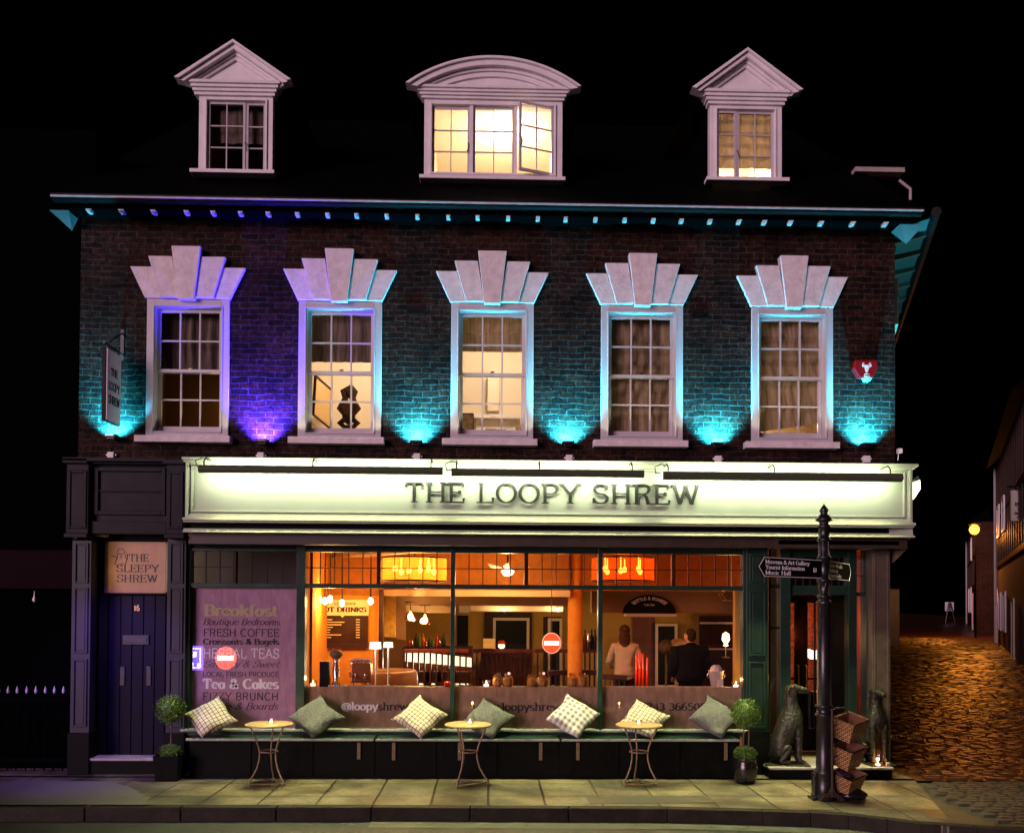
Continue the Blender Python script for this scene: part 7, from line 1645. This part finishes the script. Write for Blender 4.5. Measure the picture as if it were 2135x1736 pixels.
# ================================================================ SIDE STREET
UD = Vector((.462, .887, 0)); UN = Vector((-.887, .462, 0))      # along the right hand row, and out of its fronts
O0 = Vector((19.4, 21.3, 0))
def house(name, label, t0, t1, H, wallm, setback, seed, gable=False, openings=()):
    b0 = O0 + UD * t0 - UN * setback; zg = zs(b0.y) - .1; t = thing(name, label, 'house', (b0.x, b0.y, zg), 'dark houses up the side street'); lo = local(t)
    def Q(a, out, z): v = O0 + UD * a + UN * (out - setback); return Vector((v.x, v.y, z))
    def obox(mb, a0, a1, o0, o1, z0, z1): mb.add([Q(a0, o0, z0), Q(a1, o0, z0), Q(a1, o1, z0), Q(a0, o1, z0), Q(a0, o0, z1), Q(a1, o0, z1), Q(a1, o1, z1), Q(a0, o1, z1)], [(0, 1, 2, 3), (4, 7, 6, 5), (0, 4, 5, 1), (1, 5, 6, 2), (2, 6, 7, 3), (3, 7, 4, 0)])
    mb = MB(); obox(mb, t0 + .01, t1 - .01, -6, 0, zg, H); mb.build('wall', wallm, t, mtx=lo)
    tm = MB(); random.seed(seed)
    for k in range(int((t1 - t0) / 1.1) + 1): a = t0 + .1 + k * 1.1; obox(tm, a, a + .16, .004, .06, H * .45, H - .02) if a < t1 - .2 else None
    for z in (H * .45, H * .70): obox(tm, t0 + .02, t1 - .02, .005, .075, z, z + .18)
    tm.build('timber_frame', M['dark_wood'], t, mtx=lo)
    rf_ = MB(); e = .45
    rf_.add([Q(t0 - .05, e, H - .1), Q(t1 + .05, e, H - .1), Q(t1 + .05, -3, H + 2.6), Q(t0 - .05, -3, H + 2.6), Q(t1 + .05, -6.3, H - .1), Q(t0 - .05, -6.3, H - .1)], [(0, 1, 2, 3), (3, 2, 4, 5), (0, 3, 5), (1, 4, 2)]); rf_.build('roof', M['slate'], t, mtx=lo)
    for (a, z0, z1, w, kind) in openings:
        fr = MB(); zz0, zz1 = zg + z0, zg + z1
        obox(fr, a, a + .09, .08, .14, zz0, zz1); obox(fr, a + w - .09, a + w, .08, .14, zz0, zz1); obox(fr, a + .09, a + w - .09, .08, .14, zz1 - .1, zz1); obox(fr, a + .09, a + w - .09, .08, .14, zz0, zz0 + .08)
        f = fr.build('window' if kind == 'w' else 'door', M['white_paint'] if kind == 'w' else M['pale_frame'], t, mtx=lo)
        pn = MB(); obox(pn, a + .09, a + w - .09, .085, .10, zz0 + .08, zz1 - .1); pn.build('pane' if kind == 'w' else 'leaf', M['black_panel'], f, mtx=lo)
    dp_ = MB(); dp_.tube([Q(t1 - .3, .12, zg), Q(t1 - .3, .12, H - .1)], .06, 6); dp_.build('drainpipe', M['grey_plastic'], t, mtx=lo)
    return Q
ochre = mat('ochre_render', (.20, .10, .035), .8, var=.25, scale=3)
house('timbered_house', 'nearest timbered house on the right of the side street behind the hanging board', -8, 9, 8.6, ochre, 0, 1, openings=((-3, .1, 2.3, 1.1, 'd'), (1.5, 1.0, 2.6, 1.4, 'w'), (4.5, 1.0, 2.6, 1.4, 'w'), (7.4, .1, 2.2, 1.0, 'd'), (2, 5.0, 6.4, 1.4, 'w'), (5.5, 5.0, 6.4, 1.4, 'w')))
house('timbered_house', 'second house on the right with a pale door surround, beyond the hanging board', 9.1, 19, 7.6, mat('brown_render', (.22, .12, .06), .8, var=.3, scale=3), .5, 2, openings=((10.5, .1, 2.4, 1.1, 'd'), (13, 1, 2.6, 1.3, 'w'), (16, .9, 2.8, 1.2, 'w'), (12, 4.6, 6, 1.3, 'w'), (16, 4.6, 6, 1.3, 'w')))
house('timbered_house', 'farthest house on the right just past the orange street lamp', 19.1, 36, 7.0, M['side_brick'], -.6, 3, openings=((21, .2, 2.4, 1.1, 'd'), (24, 1.2, 2.8, 1.3, 'w'), (29, 1.2, 2.8, 1.3, 'w'), (23, 4.4, 5.8, 1.3, 'w')))
# low building behind the pub
bh = thing('ochre_cottage', 'low ochre walled cottage showing past the right edge of the pub', 'house', (B(1870, 1300, 26).x, 26, zs(26))); lo = local(bh)
xe0 = B(1885, 1260, 26).x; ze0 = B(1876, 1226, 26).z; zg = zs(26) - .2
MB().box(xe0 - 7, xe0, 26, 33, zg, ze0).build('wall', mat('ochre_wall', (.55, .34, .10), .8, var=.2, scale=2), bh, mtx=lo)
MB().add([(xe0 - 7, 25.6, ze0), (xe0 + .3, 25.6, ze0), (xe0 + .3, 29.5, ze0 + 2.6), (xe0 - 7, 29.5, ze0 + 2.6), (xe0 + .3, 33.4, ze0), (xe0 - 7, 33.4, ze0)], [(0, 1, 2, 3), (3, 2, 4, 5), (1, 4, 2), (0, 3, 5), (0, 5, 4, 1)]).build('roof', M['slate'], bh, mtx=lo)
MB().box(xe0 - 1.2, xe0 - .5, 25.93, 25.999, zg + 1.3, zg + 1.7).build('window', M['dark_wood'], bh, mtx=lo)
# street lamp
p = B(2042, 1109, 33); zg = zs(33); t = thing('street_lamp', 'orange sodium street lamp glowing up the side street', 'street lamp', (p.x, 33, zg)); lo = local(t)
MB().tube([(p.x + .1, 33.1, zg), (p.x + .1, 33.1, p.z - .1)], .045, 8).build('post', M['slate'], t, mtx=lo)
MB().ball(p, .24, .24, .26, 16, 10).build('lamp_globe', M['sodium'], t, mtx=lo); MB().lathe([(0, .42), (.3, .25), (.28, .22), (0, .24)], p, 14).build('cap', M['black_metal'], t, mtx=lo)
lamp('sodium_lamp', 'POINT', (p.x - .5, 32.4, p.z - .3), 1100, (1, .29, .03), shadow_soft_size=.25)
t2 = thing('street_lamp', 'street lamp added out of view to the right, to warm the setts', 'street lamp', (17.5, 5, zs(5))); lo = local(t2); MB().tube([(17.5, 5, zs(5)), (17.5, 5, 7.0), (17.2, 4.9, 7.4), (16, 4.6, 7.5)], .06, 8).build('post', M['black_metal'], t2, mtx=lo); MB().ball((15.8, 4.6, 7.45), .3, .2, .1, 12, 8).build('lamp_head', M['sodium'], t2, mtx=lo)
lamp('sodium_lamp', 'SPOT', (15.8, 4.6, 7.3), 230, (1, .34, .05), aim=(-.55, -.1, -1), spot_size=R(130), spot_blend=.9, shadow_soft_size=.2)  # unseen lamp added for warm light on the setts
# barrier
p = B(1990, 1286, 55); t = thing('road_barrier', 'small white barrier board at the far end of the side street', 'barrier', (p.x, 55, zs(55))); lo = local(t); w = B(1999, 1286, 55).x - p.x
z0, z1 = B(1990, 1280, 55).z, B(1990, 1261, 55).z
MB().box(p.x - w, p.x + w, 55, 55.04, z0, z1).build('board', M['white_paint'], t, mtx=lo)
m = MB()
for s in (-1, 1): m.tube([(p.x + s * w * 1.1, 54.9, zs(55)), (p.x + s * w * .2, 54.98, z1 - .05)], .06, 6)
m.tube([(p.x, 54.95, z0), (p.x, 54.95, z1)], .05, 6); m.build('leg', M['black_metal'], t, mtx=lo)
# hanging board at the right edge
Yh = 18.0; q = rect(2120, 1027, 2162, 1091, Yh); t = thing('shop_board', 'white hanging board with small black lettering at the right edge of the photo', 'sign', ((q[0] + q[1]) / 2, Yh, q[2])); lo = local(t)
bd = MB().box(q[0], q[1], Yh, Yh + .06, q[2], q[3]).build('board', mat('board_white', (.62, .60, .52), .6), t, mtx=lo)
m = MB()
def bt(s, x0, x1, y0, y1, **k2): r_ = rect(x0, y0, x1, y1, Yh); text_on_front(m, s, r_[0], r_[1], r_[2], r_[3], Yh - .001, depth=.006, **k2)
bt("ENGLISH", 2127, 2158, 1053, 1060, wt=.3, thin=.2); bt("BRIDGE", 2132, 2154, 1064, 1068, wt=.25, thin=.2); bt("01743 24", 2126, 2157, 1073, 1078, wt=.3, thin=.2); bt("shrew lane", 2130, 2156, 1081, 1085, wt=.25, thin=.2)
m.build('board_lettering', M['letter_black'], bd, mtx=lo); m = MB(); r_ = rect(2136, 1034, 2150, 1044, Yh); m.prism([(r_[0], (r_[2] + r_[3]) / 2), (r_[1], r_[3]), ((r_[0] + r_[1]) / 2, (r_[2] + r_[3]) / 2), (r_[1], r_[2])], Yh - .007, Yh - .001)
m.build('board_emblem', M['letter_black'], bd, mtx=lo)
MB().tube([(q[0] - .1, Yh + .03, q[3] + .12), (q[1] + 2.4, Yh + .03, q[3] + .12)], .04, 6).tube([(q[0] + .1, Yh + .03, q[3]), (q[0] + .1, Yh + .03, q[3] + .12)], .02, 5).tube([(q[1] - .1, Yh + .03, q[3]), (q[1] - .1, Yh + .03, q[3] + .12)], .02, 5).build('bracket', M['black_metal'], t, mtx=lo)

# ================================================================ ACROSS THE STREET (seen only as reflections in the glass)
p = B(474, 1378, 12.0); t = thing('road_sign', 'round lit no entry road sign mirrored in the poster window', 'sign', (p.x, -11.97, -.14)); lo = local(t); yy = -11.97
MB().add([(p.x + .30 * .9 * math.cos(a * math.pi / 18), yy + dy, p.z + .30 * math.sin(a * math.pi / 18)) for dy in (0, .05) for a in range(36)], [tuple(range(36, 72)), tuple(range(35, -1, -1))] + [(i, (i + 1) % 36, (i + 1) % 36 + 36, i + 36) for i in range(36)]).build('disc', M['sign_red'], t, mtx=lo)
MB().box(p.x - .21, p.x + .21, yy + .0505, yy + .06, p.z - .06, p.z + .06).build('bar', M['sign_bar'], t, mtx=lo); MB().tube([(p.x, yy - .03, -.139), (p.x, yy - .03, p.z + .2)], .03, 8).build('post', M['grey_plastic'], t, mtx=lo)

p = B(409, 1378, 11.0); t = thing('lit_board', 'violet lit board with white shapes mirrored at the left of the poster window', 'sign', (p.x, -10.97, -.14)); lo = local(t); yy = -10.97
bd = MB().box(p.x - .22, p.x + .20, yy, yy + .05, p.z - .30, p.z + .30).build('board', M['taxi_blue'], t, mtx=lo)
m = MB(); m.frame(p.x - .22, p.x + .16, p.z - .25, p.z + .25, .03, yy + .0505, yy + .06); m.box(p.x - .18, p.x + .05, yy + .0503, yy + .058, p.z + .02, p.z + .16); m.box(p.x - .12, p.x - .02, yy + .0503, yy + .058, p.z - .2, p.z - .11); m.box(p.x + .07, p.x + .12, yy + .0503, yy + .058, p.z - .2, p.z - .13)
m.build('board_shape', M['taxi_white'], bd, mtx=lo); MB().tube([(p.x, yy - .03, -.139), (p.x, yy - .03, p.z)], .03, 8).build('post', M['grey_plastic'], t, mtx=lo)
